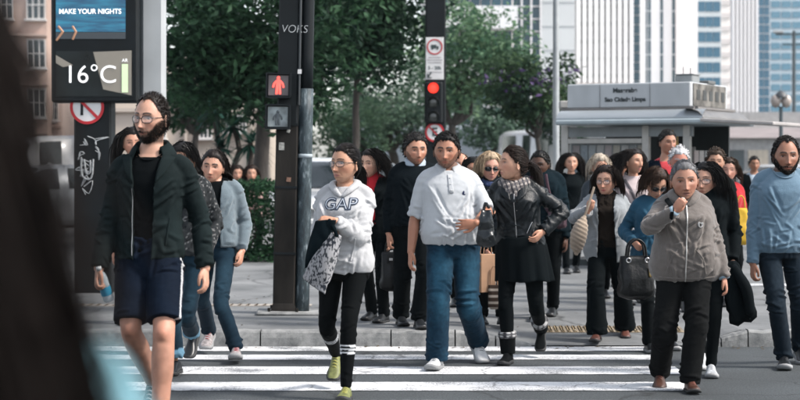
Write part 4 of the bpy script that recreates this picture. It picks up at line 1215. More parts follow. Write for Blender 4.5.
def face_colour(V, s):
    """face colours by head-local position, with shade painted into folds and hollows"""
    skin = np.array(s['skin']); hair = np.array(s['hair_col'])
    C = np.tile(skin, (len(V), 1))
    X, Y, Z = V.T; ax = np.abs(X)
    front = ss(.02, -.03, Y)
    def mixc(w, c):
        nonlocal C
        w = np.clip(w, 0, 1)[:, None]
        C = C * (1 - w) + np.array(c) * w
    red = skin * np.array([1.08, .80, .78])
    C = C * (1 + .07 * vnoise(V * 45, 3) + .06 * vnoise(V * 130, 4))[:, None]
    mixc(.35 * ss(.03, .07, Z) * front, skin * np.array([1.04, .98, .95]))
    mixc(.5 * np.exp(-((ax - (.017 + (-.044 - Z) * .55)) / .004) ** 2) * ss(-.082, -.070, Z) * ss(-.036, -.046, Z) * front, skin * np.array([.75, .62, .6]))  # crease shade painted along the nose-to-mouth fold
    mixc(.35 * ga(X, Z, 0, -.087, .018, .004) * front, skin * .72)  # shade painted below the lower lip
    mixc(.55 * ga(ax, Z, .045, -.035, .022, .022) * front, red)
    mixc(.6 * ga(X, Z, 0, -.043, .018, .012) * front, red)
    mixc(.45 * ga(ax, Z, .032, .0, .021, .014) * front, skin * np.array([.66, .55, .55]))  # eye sockets darkened in the colour
    beard = s.get('beard', 0)
    if beard:
        zc = np.interp(ax, [0, .022, .034, .05, .066, .08], [-.056, -.058, -.062, -.05, -.022, .0])
        w = ss(.004, -.006, Z - zc) * ss(.055, .03, Y) * ss(-.135, -.115, Z)
        w = w * (1 - .85 * ga(X, Z, 0, -.0735, .024, .009))
        w = w * (1 - .6 * ga(X, Z, .012, -.088, .006, .005) - .6 * ga(X, Z, -.012, -.088, .006, .005))
        nz = vnoise(V * 600) * .25 + .85
        mixc(beard * w * nz, hair * 1.0 + skin * .04)
    lip = s.get('lip', skin * np.array([.85, .52, .52]))
    mixc(.85 * ss(1.25, .7, np.sqrt((X / .024) ** 2 + ((Z + .0725) / (.0105 - .006 * np.clip(ax / .024, 0, 1))) ** 2)) * front, lip)
    mixc(.8 * ga(X, Z, 0, -.0722, .022, .0018 + .004 * s.get('mouth', 0)) * front, skin * .18)
    bz = .0225 + .006 * (1 - ((ax - .030) / .022) ** 2) + s.get('brow_up', 0)
    bt = (.0030 if s.get('fem') else .0042) * s.get('brow', 1)
    mixc(.95 * ss(1.5, .7, np.abs(Z - bz) / bt) * ss(.008, .013, ax) * ss(.056, .046, ax) * front, hair * .9)
    mixc(.95 * ga(ax, Z - .0075 + ((ax - .032) / .02) ** 2 * .004, .032, 0, .016, .0022) * front, skin * .10)
    mixc(.5 * ga(ax, Z, .008, -.0495, .0045, .0030) * front, skin * .2)  # dark nostril openings painted on
    return C

def lock_tubes(Pt, r0, taper=.25, up=None):
    """Pt (n,S,3) paths -> thin three-sided tapered tubes"""
    n, S = Pt.shape[:2]
    tan = np.zeros_like(Pt); tan[:, 1:-1] = Pt[:, 2:] - Pt[:, :-2]; tan[:, 0] = Pt[:, 1] - Pt[:, 0]; tan[:, -1] = Pt[:, -1] - Pt[:, -2]
    tan /= np.linalg.norm(tan, axis=2)[..., None] + 1e-12
    if up is None: up = np.array([.3, .9, .2])
    out = np.broadcast_to(up, Pt.shape)
    side = np.cross(tan, out); side /= np.linalg.norm(side, axis=2)[..., None] + 1e-9
    o2 = np.cross(side, tan)
    r0 = np.asarray(r0).reshape(-1, 1, 1)
    prof = np.interp(np.linspace(0, 1, S), [0, .15, .7, 1], [.6, 1, .8, taper])[None, :, None]
    r = r0 * prof
    V = np.stack([Pt + side * r, Pt - side * r, Pt + o2 * r * .8], 2)          # n,S,3,3
    base = (np.arange(n)[:, None, None] * S + np.arange(S - 1)[None, :, None]) * 3
    k = np.arange(3)[None, None, :]; k2 = (k + 1) % 3
    Fq = np.stack([base + k, base + k2, base + 3 + k2, base + 3 + k], -1).reshape(-1, 4)
    return V.reshape(-1, 3), [Fq]

def ik(a, t, l1, l2, hint):
    a = np.asarray(a, float); t = np.asarray(t, float)
    v = t - a; d = np.linalg.norm(v)
    if d > (l1 + l2) * .995:
        s = d / ((l1 + l2) * .995); l1 *= s; l2 *= s
    d = max(d, abs(l1 - l2) + 1e-3)
    u = v / d
    x = (l1 * l1 - l2 * l2 + d * d) / (2 * d)
    y = math.sqrt(max(l1 * l1 - x * x, 0))
    h = np.asarray(hint, float); h = h - u * (h @ u)
    return a + u * x + nrm(h) * y

class Human:
    def __init__(s, label, px, d, h, z0=0.0, fem=False, w=1.0, belly=0.0, bust=0.0, yaw=0, hyaw=None, q=1, head=None, hd=0.0,
                 face=(0, 0, 0), pel=None, lean=(0, 0), wL=None, wR=None, eL=None, eR=None, aL=None, aR=None, kL=None, kR=None, toeL=(0, 0), toeR=(0, 0),
                 skin=(.42, .25, .17), hair_col=(.012, .010, .009), hs=1.0, sw=1.0, seed=1, group=None, name='person', **fx):
        s.q, s.h, s.fem, s.w, s.belly, s.bust, s.d, s.seed = q, h, fem, w, belly, bust, d, seed
        s.k = k = h / 1.75
        s.root_w = np.array([(px - CX) / F * d, d, z0])
        s.root = bpy.data.objects.new(name, None); COL.objects.link(s.root)
        s.root.location = s.root_w; s.root.empty_display_size = .2
        s.root['label'] = label; s.root['category'] = 'person'
        s.root['group'] = group or 'people at the crossing'
        skin = tuple(np.array(skin) * np.array([.93, .82, .76])); s.skin = np.array(skin); s.hair_col = np.array(hair_col)
        s.fx = dict(fx); s.fx.update(skin=skin, hair_col=hair_col, fem=fem)
        s.yaw = R(yaw); s.hyaw = R(yaw if hyaw is None else hyaw)
        kk = k
        s.P = np.array([0, 0, .925 * kk]) if pel is None else (s.loc(*pel) if len(pel) == 3 else np.array([0, 0, pel[0]]))
        s.N = s.P + np.array([lean[0], lean[1], .530 * kk])
        s.prof = (PROF_F if fem else PROF_M).copy() * k
        s.prof[:, 1] *= w; s.prof[:, 2] *= (w * .5 + .5); s.prof[:, 3] *= (w * .5 + .5)
        if belly:
            s.prof[:, 2] += belly * np.exp(-((s.prof[:, 0] / k - 1.06) / .14) ** 2)
            s.prof[:, 1] += belly * .45 * np.exp(-((s.prof[:, 0] / k - 1.04) / .14) ** 2)
        if bust:
            s.prof[:, 2] += bust * np.exp(-((s.prof[:, 0] / k - 1.26) / .075) ** 2)
        if head is not None:      # the neck grows towards the head
            C0 = s.loc(head[0], head[1], hd); s.N[0] = .72 * C0[0] + .28 * s.N[0]
        Rs, Rh = rotz(s.yaw), rotz(s.hyaw)
        sx = (.166 if not fem else .145) * k * sw
        s.sh = {e: s.N + Rs @ np.array([e * sx, .015 * k, -.086 * k]) for e in (-1, 1)}
        s.hip = {e: s.P + Rh @ np.array([e * .083 * k * (w * .4 + .6), 0, -.02 * k]) for e in (-1, 1)}
        fwd = Rh @ np.array([0, -1, 0])
        s.fwd = fwd
        s.ank, s.knee, s.wri, s.elb, s.toe = {}, {}, {}, {}, {}
        for e, a, kn, toe in ((-1, aL, kL, toeL), (1, aR, kR, toeR)):
            A = s.loc(*a) if a is not None else s.hip[e] * np.array([1, 1, 0]) + np.array([e * .01, 0, .085 * k])
            s.ank[e] = A
            s.knee[e] = s.loc(*kn) if kn is not None else ik(s.hip[e], A, .425 * k, .42 * k, fwd + np.array([e * .15, 0, 0]))
            s.toe[e] = toe
        for e, wr, el in ((-1, wL, eL), (1, wR, eR)):
            W = s.loc(*wr) if wr is not None else s.sh[e] + np.array([e * .07 * k, -.03, -.53 * k])
            s.wri[e] = W
            hint = np.array([e * .35, .7, -.3]) if el is None else np.asarray(el, float)
            s.elb[e] = ik(s.sh[e], W, .29 * k, .255 * k, Rs @ hint)
        s.hs = hs * (1.05 if not fem else 1.075) * (.6 + .4 * k)
        C = s.loc(head[0], head[1], hd) if head is not None else s.N + np.array([0, -.03, .172 * k])
        s.C = C
        s.H = rotz(R(face[0])) @ rotx(R(face[1])) @ roty(R(face[2]))
        s.zmap = None

    def loc(s, px, py, dy=0.0, lift=0.0):
        if px == 'g':      # standing on the ground: ('g', px, dy, lift)
            return np.array([(py - CX) / F * (s.d + dy) - s.root_w[0], dy, .088 * (.5 + .5 * s.k) * (.98 if s.fem else 1.08) + lift])
        if px == 'l':
            return np.array([py, dy, lift])
        return P3(px, py, s.d + dy) - s.root_w

    # canonical torso space <-> local space
    def spine(s, z):
        t = (np.asarray(z, float) - .925 * s.k) / (.545 * s.k)
        base = s.P[None, :] + np.clip(t, -.6, 1.3)[:, None] * (s.N - s.P)[None, :]
        ya = s.hyaw + np.clip(t, 0, 1) * (s.yaw - s.hyaw)
        return base, ya

    def to_loc(s, Q):
        Q = np.atleast_2d(np.asarray(Q, float))
        b, ya = s.spine(Q[:, 2])
        c, n = np.cos(ya), np.sin(ya)
        return np.stack([b[:, 0] + c * Q[:, 0] - n * Q[:, 1], b[:, 1] + n * Q[:, 0] + c * Q[:, 1], b[:, 2]], 1)

    def to_can(s, V):
        t = (V[:, 2] - s.P[2]) / (s.N[2] - s.P[2])
        z = .925 * s.k + t * .545 * s.k
        b, ya = s.spine(z)
        dx, dy = V[:, 0] - b[:, 0], V[:, 1] - b[:, 1]
        c, n = np.cos(ya), np.sin(ya)
        return np.stack([c * dx + n * dy, -n * dx + c * dy, z], 1)

    def torso(s, z0, z1, off=0.0, ns=40, step=.02, e=2.35, flare=0.0, fz=None):
        zs = np.arange(z0, z1 + 1e-6, step * s.k); zs[-1] = z1
        pr = s.prof
        if np.ndim(off) == 0: off = np.full(len(zs), float(off))
        else:
            off = np.interp(zs, np.array(off)[:, 0] * s.k, np.array(off)[:, 1])
        rx, f, b = (np.interp(zs, pr[:, 0], pr[:, i]) + off for i in (1, 2, 3))
        th = np.linspace(0, 2 * math.pi, ns, endpoint=False)
        ct = np.sign(np.cos(th)) * np.abs(np.cos(th)) ** (2 / e); sn = np.sign(np.sin(th)) * np.abs(np.sin(th)) ** (2 / e)
        X = rx[:, None] * ct[None]; Y = np.where(sn[None] < 0, f[:, None], b[:, None]) * sn[None]
        Q = np.stack([X, Y, np.repeat(zs[:, None], ns, 1)], -1).reshape(-1, 3)
        V = s.to_loc(Q)
        m = len(zs)
        i = np.arange(m - 1)[:, None] * ns; j = np.arange(ns)[None]; j2 = (j + 1) % ns
        Fq = np.stack([i + j, i + j2, i + ns + j2, i + ns + j], -1).reshape(-1, 4)
        n = len(V)
        V = np.concatenate([V, [V[:ns].mean(0), V[-ns:].mean(0)]])
        jj = np.arange(ns); j2 = (jj + 1) % ns
        tri = np.concatenate([np.stack([np.full(ns, n), j2, jj], 1), np.stack([np.full(ns, n + 1), (m - 1) * ns + jj, (m - 1) * ns + j2], 1)])
        return V, [Fq, tri]

    def arm(s, e, off=0.0, upto=1.0, thick=1.0, cuff=None, cap='flat'):
        """sleeve or bare arm as one tube; upto: 0..1 shoulder->elbow->wrist"""
        k, w = s.k, (.6 + .4 * s.w) * thick * (.88 if s.fem else 1.0)
        S, E, W = s.sh[e], s.elb[e], s.wri[e]
        clav = s.N + (S - s.N) * .40 + np.array([0, .004, .010 * k])
        pts = [clav, S + np.array([0, 0, .004]), S + (E - S) * .45, E, E + (W - E) * .3, W]
        rr = np.array([.046, .049, .046, .040, .042, .029]) * k * w + off * np.array([.8, .8, 1, 1, 1, 1])
        if cuff: rr[-1] = cuff
        P = spline(pts, 6); Rr = spline(rr, 6)[:, 0]
        n = len(P)
        if upto < 1.0:
            keep = max(3, int(round(n * (.2 + .8 * upto))))
            P, Rr = P[:keep], Rr[:keep]
        return tube(P, Rr, 18, 1, cap=cap, ref=(0, 1, 0))

    def leg(s, e, rad, upto=1.0, ext=.0, cap='flat'):
        """rad: thigh, knee, calf, ankle radii"""
        H, K, A = s.hip[e], s.knee[e], s.ank[e]
        k = s.k
        up = s.P + (H - s.P) * .8 + np.array([0, 0, .03 * k])
        e2 = A + nrm(A - K) * ext
        pts = [up, H + (K - H) * .18, H + (K - H) * .6, K, K + (A - K) * .33, K + (A - K) * .75, e2]
        rr = [rad[0] * .98, rad[0], (rad[0] + rad[1]) / 2, rad[1], rad[2], (rad[2] * .35 + rad[3] * .65), rad[3]]
        P = spline(pts, 6); Rr = spline(rr, 6)[:, 0]
        if upto < 1:
            keep = int(len(P) * upto); P, Rr = P[:keep], Rr[:keep]
        return tube(P, Rr, 20, 1, cap=cap, ref=(0, 1, 0))

    def hand(s, e, curl=.5, dirv=None, palm=None, spread=.0, thumb=.5):
        k = .93 * (.5 + .5 * s.k) * (.92 if s.fem else 1.0)
        W = s.wri[e]
        u = nrm(W - s.elb[e]) if dirv is None else nrm(dirv)
        n = np.array([-e, .25, 0]) if palm is None else np.asarray(palm, float)
        n = nrm(n - u * (n @ u))
        v = np.cross(u, n)
        fw = np.array([0, -1, 0]) if palm is None else None
        # thumb side: towards the front for hanging arms
        if palm is None:
            if v @ np.array([0, -1.0, 0.0]) < 0: v = -v
        else:
            v = v * e
        L = lambda a, b, c: W + k * (u * a + v * b + n * c)
        parts = [tube([L(-.03, 0, 0), L(.0, 0, 0), L(.035, .002, .0), L(.075, .0, .003), L(.095, -.002, .004)], [(.027 * k, .021 * k), (.028 * k, .02 * k), (.038 * k, .017 * k), (.041 * k, .0145 * k), (.036 * k, .011 * k)], 16, 3, ref=n)]
        ln = [(.026, .020, .016), (.034, .024, .018), (.036, .026, .019), (.033, .022, .017)]
        for i, (l3, off) in enumerate(zip(ln, (-.031, -.0105, .0105, .031))):
            p = np.array([.088 - .008 * (abs(i - 2) > 1), off, .002]); a = curl * .35 + .08; pts = [p.copy() - np.array([.012, 0, 0]), p.copy()]
            sp = (i - 1.5) * (.10 * (1 - curl) + spread)
            for j, l in enumerate(l3):
                p = p + l * np.array([math.cos(a) * math.cos(sp), math.sin(sp), math.sin(a)]); pts.append(p.copy()); a += curl * (1.15 if j == 0 else .9) + .06
            parts.append(tube([L(*q) for q in pts], np.array([.0100, .0098, .0088, .0082, .0070]) * k, 10, 2, ref=n))
        t0 = np.array([.018, .024, .004]); t1 = np.array([.048, .048 - .01 * thumb, .012 + .012 * thumb]); t2 = np.array([.078, .052 - .022 * thumb, .018 + .022 * thumb]); t3 = np.array([.100, .047 - .034 * thumb, .020 + .030 * thumb])
        parts.append(tube([L(*t0), L(*t1), L(*t2), L(*t3)], np.array([.016, .0125, .0105, .0085]) * k, 10, 3, ref=n))
        return parts, (W, u, v, n, k)

    def make_body(s, hands=True, bare_arm=(), bare_leg=False, handspec=None, vox=None):
        q = s.q; k = s.k
        vox = vox or {0: .0075, 1: .0054, 2: .0036}[q]
        n0, f0 = ico(5 if q else 4)
        fx = s.fx
        HV = head_shape(n0, s.fem, fx.get('wide', 1), fx.get('nose', 1), fx.get('jaw', 1), fx.get('mouth', 0), s.seed) * s.hs
        s.head_local = HV / s.hs
        s.n0 = n0; s.f0 = f0
        HW = HV @ s.H.T + s.C
        parts = [(HW, [f0])]
        for e in (-1, 1):
            er = []
            th = np.linspace(0, 2 * math.pi, 14, endpoint=False)
            cpt = np.array([e * .0785 * fx.get('wide', 1), .014, -.012]) * s.hs
            Re = rotz(e * .42) @ rotx(-.18)
            rim = np.stack([np.zeros(14), np.cos(th) * .0165 * (1 - .25 * np.sin(th) * -1), np.sin(th) * .030], 1)
            rim = np.concatenate([rim, rim[:1]]) * s.hs
            er.append(tube(rim, .0045 * s.hs, 8, 1, cap=None))
            er.append(ellipsoid((0, 0, 0), np.array([.0035, .0150, .027]) * s.hs, 2))
            for V, fl in er:
                V = (V @ Re.T + cpt) @ s.H.T + s.C
                parts.append((V, fl))
        base = s.H @ (np.array([0, .020, -.062]) * s.hs) + s.C
        nr = (.056 if not s.fem else .047) * k * (.7 + .3 * s.w)
        parts.append(tube([s.N + np.array([0, .012, -.05 * k]), s.N + np.array([0, .006, .0]), (s.N + base) / 2 + np.array([0, .004, 0]), base], [(nr * 1.5, nr * 1.25), (nr * 1.18, nr * 1.1), (nr, nr * 1.02), (nr * .98, nr * 1.05)], 20, 4))
        parts.append(s.torso(1.385 * k, 1.525 * k, -.006 * k))
        V, Fl = remesh(parts, vox, 2, .4)
        HLc = ((V - s.C) @ s.H) / s.hs
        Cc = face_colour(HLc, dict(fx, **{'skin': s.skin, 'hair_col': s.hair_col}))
        isneck = HLc[:, 2] < -.133
        Cc[isneck] = s.skin
        pieces = [(V, Fl)]; cols = [Cc]
        s.handinfo = {}
        if hands:
            for e in (-1, 1):
                hp, info = s.hand(e, **((handspec or {}).get(e, {})))
                s.handinfo[e] = info
                if e in bare_arm:
                    ap = hp + [s.arm(e, -.004, cap='round')]
                else:
                    W, E = s.wri[e], s.elb[e]
                    ap = hp + [tube([W + (E - W) * .45, W], [.034 * k, (.028 if not s.fem else .024) * k], 14, 3)]
                hv = remesh(ap, {0: .0095, 1: .0064, 2: .0040}[q], 1, .35)
                pieces.append(hv)
                c = np.tile(s.skin * np.array([1.0, .93, .9]), (len(hv[0]), 1))
                cols.append(c)
        if bare_leg:
            for e in (-1, 1):
                lv = remesh([s.leg(e, np.array([.082, .056, .060, .040]) * k, cap='round')], .009, 2)
                Kn = s.knee[e]
                lv0 = lv[0].copy()
                dk = lv0 - (Kn + s.fwd * .045 * k)
                lv0 += s.fwd[None] * (.012 * np.exp(-(np.linalg.norm(dk, axis=1) / .035) ** 2) - .007 * np.exp(-((dk[:, 2] + .055) / .02) ** 2) * np.exp(-(dk[:, 0] / .03) ** 2))[:, None]
                lv0 += normals(lv0, lv[1]) * (vnoise(lv0 * 14, 3) * .004)[:, None]
                c = np.tile(s.skin * np.array([.92, .82, .78]), (len(lv0), 1))
                c *= (1 + .12 * vnoise(lv0 * 40, 5) + .08 * vnoise(lv0 * 160, 6))[:, None]
                kn = np.exp(-(np.linalg.norm(dk, axis=1) / .04) ** 2)[:, None]
                c = c * (1 - .35 * kn) + c * np.array([1.1, .75, .7]) * .35 * kn
                pieces.append((lv0, lv[1])); cols.append(c)
        core = [s.torso(.88 * k, 1.40 * k, -.018 * k)] + [s.arm(e, -.010 * k, .96, cap='round') for e in (-1, 1)]
        if not bare_leg: core += [s.leg(e, np.array([.052, .040, .038, .030]) * k, cap='round') for e in (-1, 1)]
        cv = remesh(core, .034, 1, .3)
        pieces.append(cv); cols.append(np.tile(s.skin, (len(cv[0]), 1)))
        # knit the pieces into one surface under the clothes
        off_i = np.cumsum([0] + [len(a[0]) for a in pieces]); br = []
        ci = len(pieces) - 1
        for i in range(ci):
            pv = pieces[i][0]
            far = np.linalg.norm(pv - (s.P + s.N) / 2, axis=1); ia = np.argsort(far)[:2]
            ib = np.argmin(np.linalg.norm(cv[0] - pv[ia[0]], axis=1))
            br.append([off_i[i] + ia[0], off_i[i] + ia[1], off_i[ci] + ib])
        pieces.append((np.zeros((0, 3)), [np.array(br) - off_i[-1]]))
        s.body = add('body', pieces, vcol_mat('skin', .48, .12, .25, 260, .35, .07, 22), s.root, col=np.concatenate(cols))
        # eyes
        for e in (-1, 1):
            V, f = ico(3)
            Vl = V * np.array([.0135, .0105, .0056 * fx.get('eye', 1)])
            sock = head_shape(np.array([[e * .42, -.905, .02]]), s.fem)[0]
            iy = np.interp(.032, *(lambda a, b: (a[np.argsort(a)], b[np.argsort(a)]))(np.abs(s.head_local[(np.abs(s.head_local[:, 2]) < .006) & (s.head_local[:, 1] < -.03), 0]), s.head_local[(np.abs(s.head_local[:, 2]) < .006) & (s.head_local[:, 1] < -.03), 1]))
            cpt = np.array([e * .032, iy + .0062, .001])
            g = fx.get('gaze', 0) * .004
            rad = np.sqrt((Vl[:, 0] - g) ** 2 + Vl[:, 2] ** 2)
            col = np.where((rad < .0064)[:, None], np.array(fx.get('iris', (.035, .018, .01))), np.array([.30, .27, .255]))
            col = np.where((rad < .0026)[:, None], np.array([.004, .004, .004]), col)
            col = np.where((np.abs(Vl[:, 0]) > .0115)[:, None], np.array([.30, .16, .13]), col)
            W = ((Vl + cpt) * s.hs) @ s.H.T + s.C
            add('eye', [(W, [f])], vcol_mat('eye', .3, 0, 0, 1, .5, .02), s.body, col=col)
        return s.body

    def head_pts(s, Q):
        return (np.asarray(Q, float) * s.hs) @ s.H.T + s.C

    # ------------------------------------------------ hair
    def hair(s, style='short', length=.03, n=None, thick=.012, part=.0, recede=0.0, low=0.0, knot=(0, .112, .02), tail=.3, r=None, col=None, grey=0.0, wave=.0, noise=.004, front=None, gloss=.5, spread=1.0, lift=0.0, beard=0.0, flare=0.0):
        rng = np.random.default_rng(s.seed * 31 + 5)
        q = s.q
        n = n or {0: 180, 1: 560, 2: 1300}[q]
        r = r or {0: .0068, 1: .0041, 2: .0028}[q]
        if style not in ('short', 'crop', 'pony', 'bun') and q < 2: n, r = int(n * 1.1), r * .85
        col = tuple(col) if col is not None else tuple(s.hair_col)
        key = 'hair_%.3f_%.3f_%.3f_%.2f' % (*col, gloss)
        m = mat(key, col, gloss, var=.45, scale=55, spec=.18, stretch=(1, 1, .25), bump=.15, bscale=220)
        HL = s.head_local; nn = s.n0
        sc = scalp(HL, recede, low)
        # shell hugging the skull
        msk = sc > (.003 if q else -.002)
        th = thick * ss(-.002, .022, sc) * (1 + .35 * ss(.06, .12, HL[:, 2])) + lift * ss(.05, .11, HL[:, 2])
        nz = vnoise(HL * 70, s.seed) * noise + vnoise(HL * 160, s.seed + 1) * noise * .5
        SV = HL + nn * (th + nz * ss(0, .02, sc))[:, None] * np.array([1, 1, .9])
        f = s.f0
        fk = f[msk[f].all(1)]
        used = np.unique(fk); mp = np.full(len(SV), -1); mp[used] = np.arange(len(used))
        parts = [(s.head_pts(SV[used]), [mp[fk]])]
        # locks
        cand = np.where(sc > (-.003 if q else .002))[0]
        ids = rng.choice(cand, n)
        rt = HL[ids] + rng.normal(0, .002, (n, 3))
        nl = nn[ids]
        thr = (thick + lift * ss(.05, .11, rt[:, 2])) * ss(-.004, .022, sc[ids])
        lay = rng.random(n) ** .7
        grav = np.array([0, 0, -1.0]) @ s.H
        paths = None
        rr = r * rng.uniform(.6, 1.2, n) * (.35 + .65 * ss(-.003, .012, sc[ids]))
        fly = rng.random(n) < .05; rr = np.where(fly, rr * .5, rr); lay = np.where(fly, lay + rng.uniform(.5, 2.2, n), lay)
        def pushout(p, extra):
            c = np.array([0, .003, .004]); e = np.array([.0785, .098, .1145])
            v = p - c
            dd = np.linalg.norm(v / (e + extra[:, None]), axis=1)
            ins = (dd < 1) & (p[:, 2] > -.11)
            p2 = p.copy(); p2[ins] = c + v[ins] / dd[ins][:, None]
            return p2
        if style in ('short', 'crop'):
            S = 5; P = [rt + nl * (thr * .5)[:, None]]
            fl = np.array(front if front is not None else (0, .4, .3))
            d = nl * .35 + fl + rng.normal(0, .22, (n, 3)) + np.where(rt[:, 2:3] < .05, 1, 0) * np.array([0, .1, -.8])
            d /= np.linalg.norm(d, axis=1)[:, None]
            L = length * rng.uniform(.6, 1.2, n)[:, None]
            for i in range(S - 1):
                p = P[-1] + d * L / (S - 1)
                p = pushout(p, thr + .001 + .004 * lay); P.append(p)
                d = d * .8 + grav * .10 + fl * .15; d /= np.linalg.norm(d, axis=1)[:, None]
            paths = np.stack(P, 1)
        elif style in ('pony', 'bun'):
            S = 7; K = np.array(knot); t = np.linspace(0, 1, S)[None, :, None]
            A = rt + nl * (thr * .6)[:, None]
            P = A[:, None, :] * (1 - t) + K[None, None] * t
            ex = (thr[:, None] * .7 + .006 * lay[:, None]) * np.ones((1, S))
            c = np.array([0, .003, .004]); e = np.array([.0785, .098, .1145])
            v = P - c; dd = np.linalg.norm(v / (e + ex[..., None]), axis=2)
            ins = dd < 1.0
            P = np.where(ins[..., None], c + v / dd[..., None], P)
            sag = np.sin(np.pi * t) * rng.normal(.002, .004, (n, 1, 1))
            paths = P + sag * np.array([0, 0, -1])
        else:   # long / bob / swept
            S = 9; st = length / (S - 1) * rng.uniform(.72, 1.08, n)[:, None]
            p = rt + nl * (thr * .5)[:, None]; P = [p]
            sd = np.where(rt[:, 0] > part, 1.0, -1.0)
            if style == 'swept':
                d = np.stack([sd * .25, np.full(n, .9), np.full(n, .35)], 1)
            else:
                d = np.stack([sd * .85, np.full(n, .22), np.full(n, .05)], 1)
            d = d + rng.normal(0, .12, (n, 3))
            bodyc = (s.N - s.C) @ s.H / s.hs
            ph = rng.uniform(0, 6.28, n)
            for i in range(S - 1):
                d = d / np.linalg.norm(d, axis=1)[:, None]
                p = p + d * st
                if wave: p = p + np.stack([np.sin(i * 1.3 + ph), np.cos(i * 1.1 + ph), 0 * ph], 1) * wave
                p = pushout(p, thr * .4 + .002 + (.004 + thick * .5) * lay)
                # keep off the face and the shoulders
                fz = (p[:, 1] < -.045) & (np.abs(p[:, 0]) < .062) & (p[:, 2] < .055)
                p[fz, 0] = np.sign(p[fz, 0] - part * .3 + 1e-6) * .064
                b = p - bodyc; bb = np.linalg.norm(b / np.array([.145, .11, .075]), axis=1); ins = bb < 1
                p[ins] = bodyc + b[ins] / bb[ins][:, None]
                neck = (p[:, 2] < -.09); rad = np.hypot(p[:, 0] - bodyc[0] * .5, p[:, 1] - .02); low_r = .058 + .018 * lay
                ng = neck & (rad < low_r)
                p[ng, 0] = bodyc[0] * .5 + (p[ng, 0] - bodyc[0] * .5) * (low_r[ng] / rad[ng]); p[ng, 1] = .02 + (p[ng, 1] - .02) * (low_r[ng] / rad[ng])
                if flare: p = p + np.stack([np.sign(p[:, 0]) * flare * (i / (S - 1)) * (.4 + .6 * lay), 0 * ph, 0 * ph], 1)
                P.append(p)
                g = .50 + .08 * i
                back = np.array([0, .12, 0])
                d = d * .72 + grav * g + back * (p[:, 1] < .03)[:, None] * .6 + rng.normal(0, .05 * spread, (n, 3))
            paths = np.stack(P, 1)
        parts.append((lambda V, fl: (s.head_pts(V), fl))(*lock_tubes(paths, rr / s.hs)))
        if style == 'pony':
            nt_ = n // 3; S = 12; K = np.array(knot)
            p = K + rng.normal(0, .010, (nt_, 3)); P = [p]
            d = np.tile(np.array([0, .8, .25]), (nt_, 1)) + rng.normal(0, .18, (nt_, 3))
            st = tail / (S - 1) * rng.uniform(.75, 1.05, nt_)[:, None]
            for i in range(S - 1):
                d /= np.linalg.norm(d, axis=1)[:, None]; p = p + d * st; P.append(p)
                d = d * .75 + grav * .42 + rng.normal(0, .04, (nt_, 3))
            V, fl = lock_tubes(np.stack(P, 1), r * 1.3 * rng.uniform(.7, 1.2, nt_) / s.hs); parts.append((s.head_pts(V), fl))
            band = [K + .020 * np.array([math.cos(a), .2 * math.sin(a), math.sin(a)]) + np.array([0, .006, 0]) for a in np.linspace(0, 6.283, 13)]
        if style == 'bun':
            K = np.array(knot); Vb, fb = ico(4 if q else 3)
            Vb = Vb * np.array([.038, .03, .036]) * (1 + .08 * vnoise(Vb * 3, s.seed)[:, None] + .10 * np.sin(9 * Vb[:, 2:3] + 4 * Vb[:, 0:1])) + K + np.array([0, .012, 0])
            parts.append((s.head_pts(Vb), [fb]))
        if beard:
            fc = (HL[:, 1] < .035) & (HL[:, 2] < np.interp(np.abs(HL[:, 0]), [0, .022, .034, .05, .066, .08], [-.056, -.058, -.064, -.052, -.022, .0])) & (HL[:, 2] > -.118)
            fc &= ~((np.abs(HL[:, 0]) < .026) & (np.abs(HL[:, 2] + .0735) < .0105))
            cb = np.where(fc)[0]
            nb = n; ids = rng.choice(cb, nb)
            a = HL[ids]; dirn = nn[ids] * .6 + np.array([0, -.1, -.9]) + rng.normal(0, .25, (nb, 3)); dirn /= np.linalg.norm(dirn, axis=1)[:, None]
            L = beard * rng.uniform(.5, 1.2, nb)[:, None]
            P = np.stack([a, a + nn[ids] * .003 + dirn * L * .35, a + nn[ids] * .004 + dirn * L * .7, a + nn[ids] * .003 + dirn * L], 1)
            V, fl = lock_tubes(P, np.full(nb, .0022)); 
            add('beard', [(s.head_pts(V), fl)], m, s.body)
        o = add('hair', parts, m, s.root)
        return o

    def glasses(s, style='clear', col=(.01, .01, .012), lens=None, drop=.0, wide=1.0, hgt=1.0):
        fm = mat('spectacle_frame_%.2f' % col[0], col, .3, var=.05)
        parts = []; lp = []
        for e in (-1, 1):
            c = np.array([e * .0335 * wide, 0, -.003 + drop]); th = np.linspace(0, 2 * math.pi, 25)
            X = np.sign(np.cos(th)) * np.abs(np.cos(th)) ** .7 * .0255 * wide; Z = np.sign(np.sin(th)) * np.abs(np.sin(th)) ** .75 * .0175 * hgt
            yc = -.099 + .0 + .35 * ((np.abs(c[0] + X) / .06) ** 2) * .05
            rim = np.stack([c[0] + X, yc, c[2] + Z], 1)
            parts.append(tube(rim, .0018 if style == 'clear' else .0028, 6, 1, cap=None))
            disc = np.concatenate([[[c[0], -.0975, c[2]]], rim[:-1]])
            tri = np.stack([np.zeros(24, int), np.arange(1, 25), np.roll(np.arange(1, 25), -1)], 1)
            lp.append((disc, [tri]))
            parts.append(tube([[e * .058 * wide, -.083, .004 + drop], [e * .072, -.055, .006 + drop], [e * .0785, .0, .004], [e * .078, .018, -.008]], .0019, 6, 3))
        parts.append(tube([[-.0095, -.100, .002 + drop], [0, -.1035, .004 + drop], [.0095, -.100, .002 + drop]], .0017, 6, 3))
        parts = [(s.head_pts(V), f) for V, f in parts]; lp = [(s.head_pts(V), f) for V, f in lp]
        o = add('glasses', parts, fm, s.root)
        lm = mat('sunglass_lens', (.006, .007, .008), .08, var=.02, spec=.8) if style == 'dark' else mat('clear_lens', (.75, .8, .85), .03, var=.01, spec=.9, alpha=.16)
        for a in lp: add('lens', [a], lm, o, smooth=False)
        return o

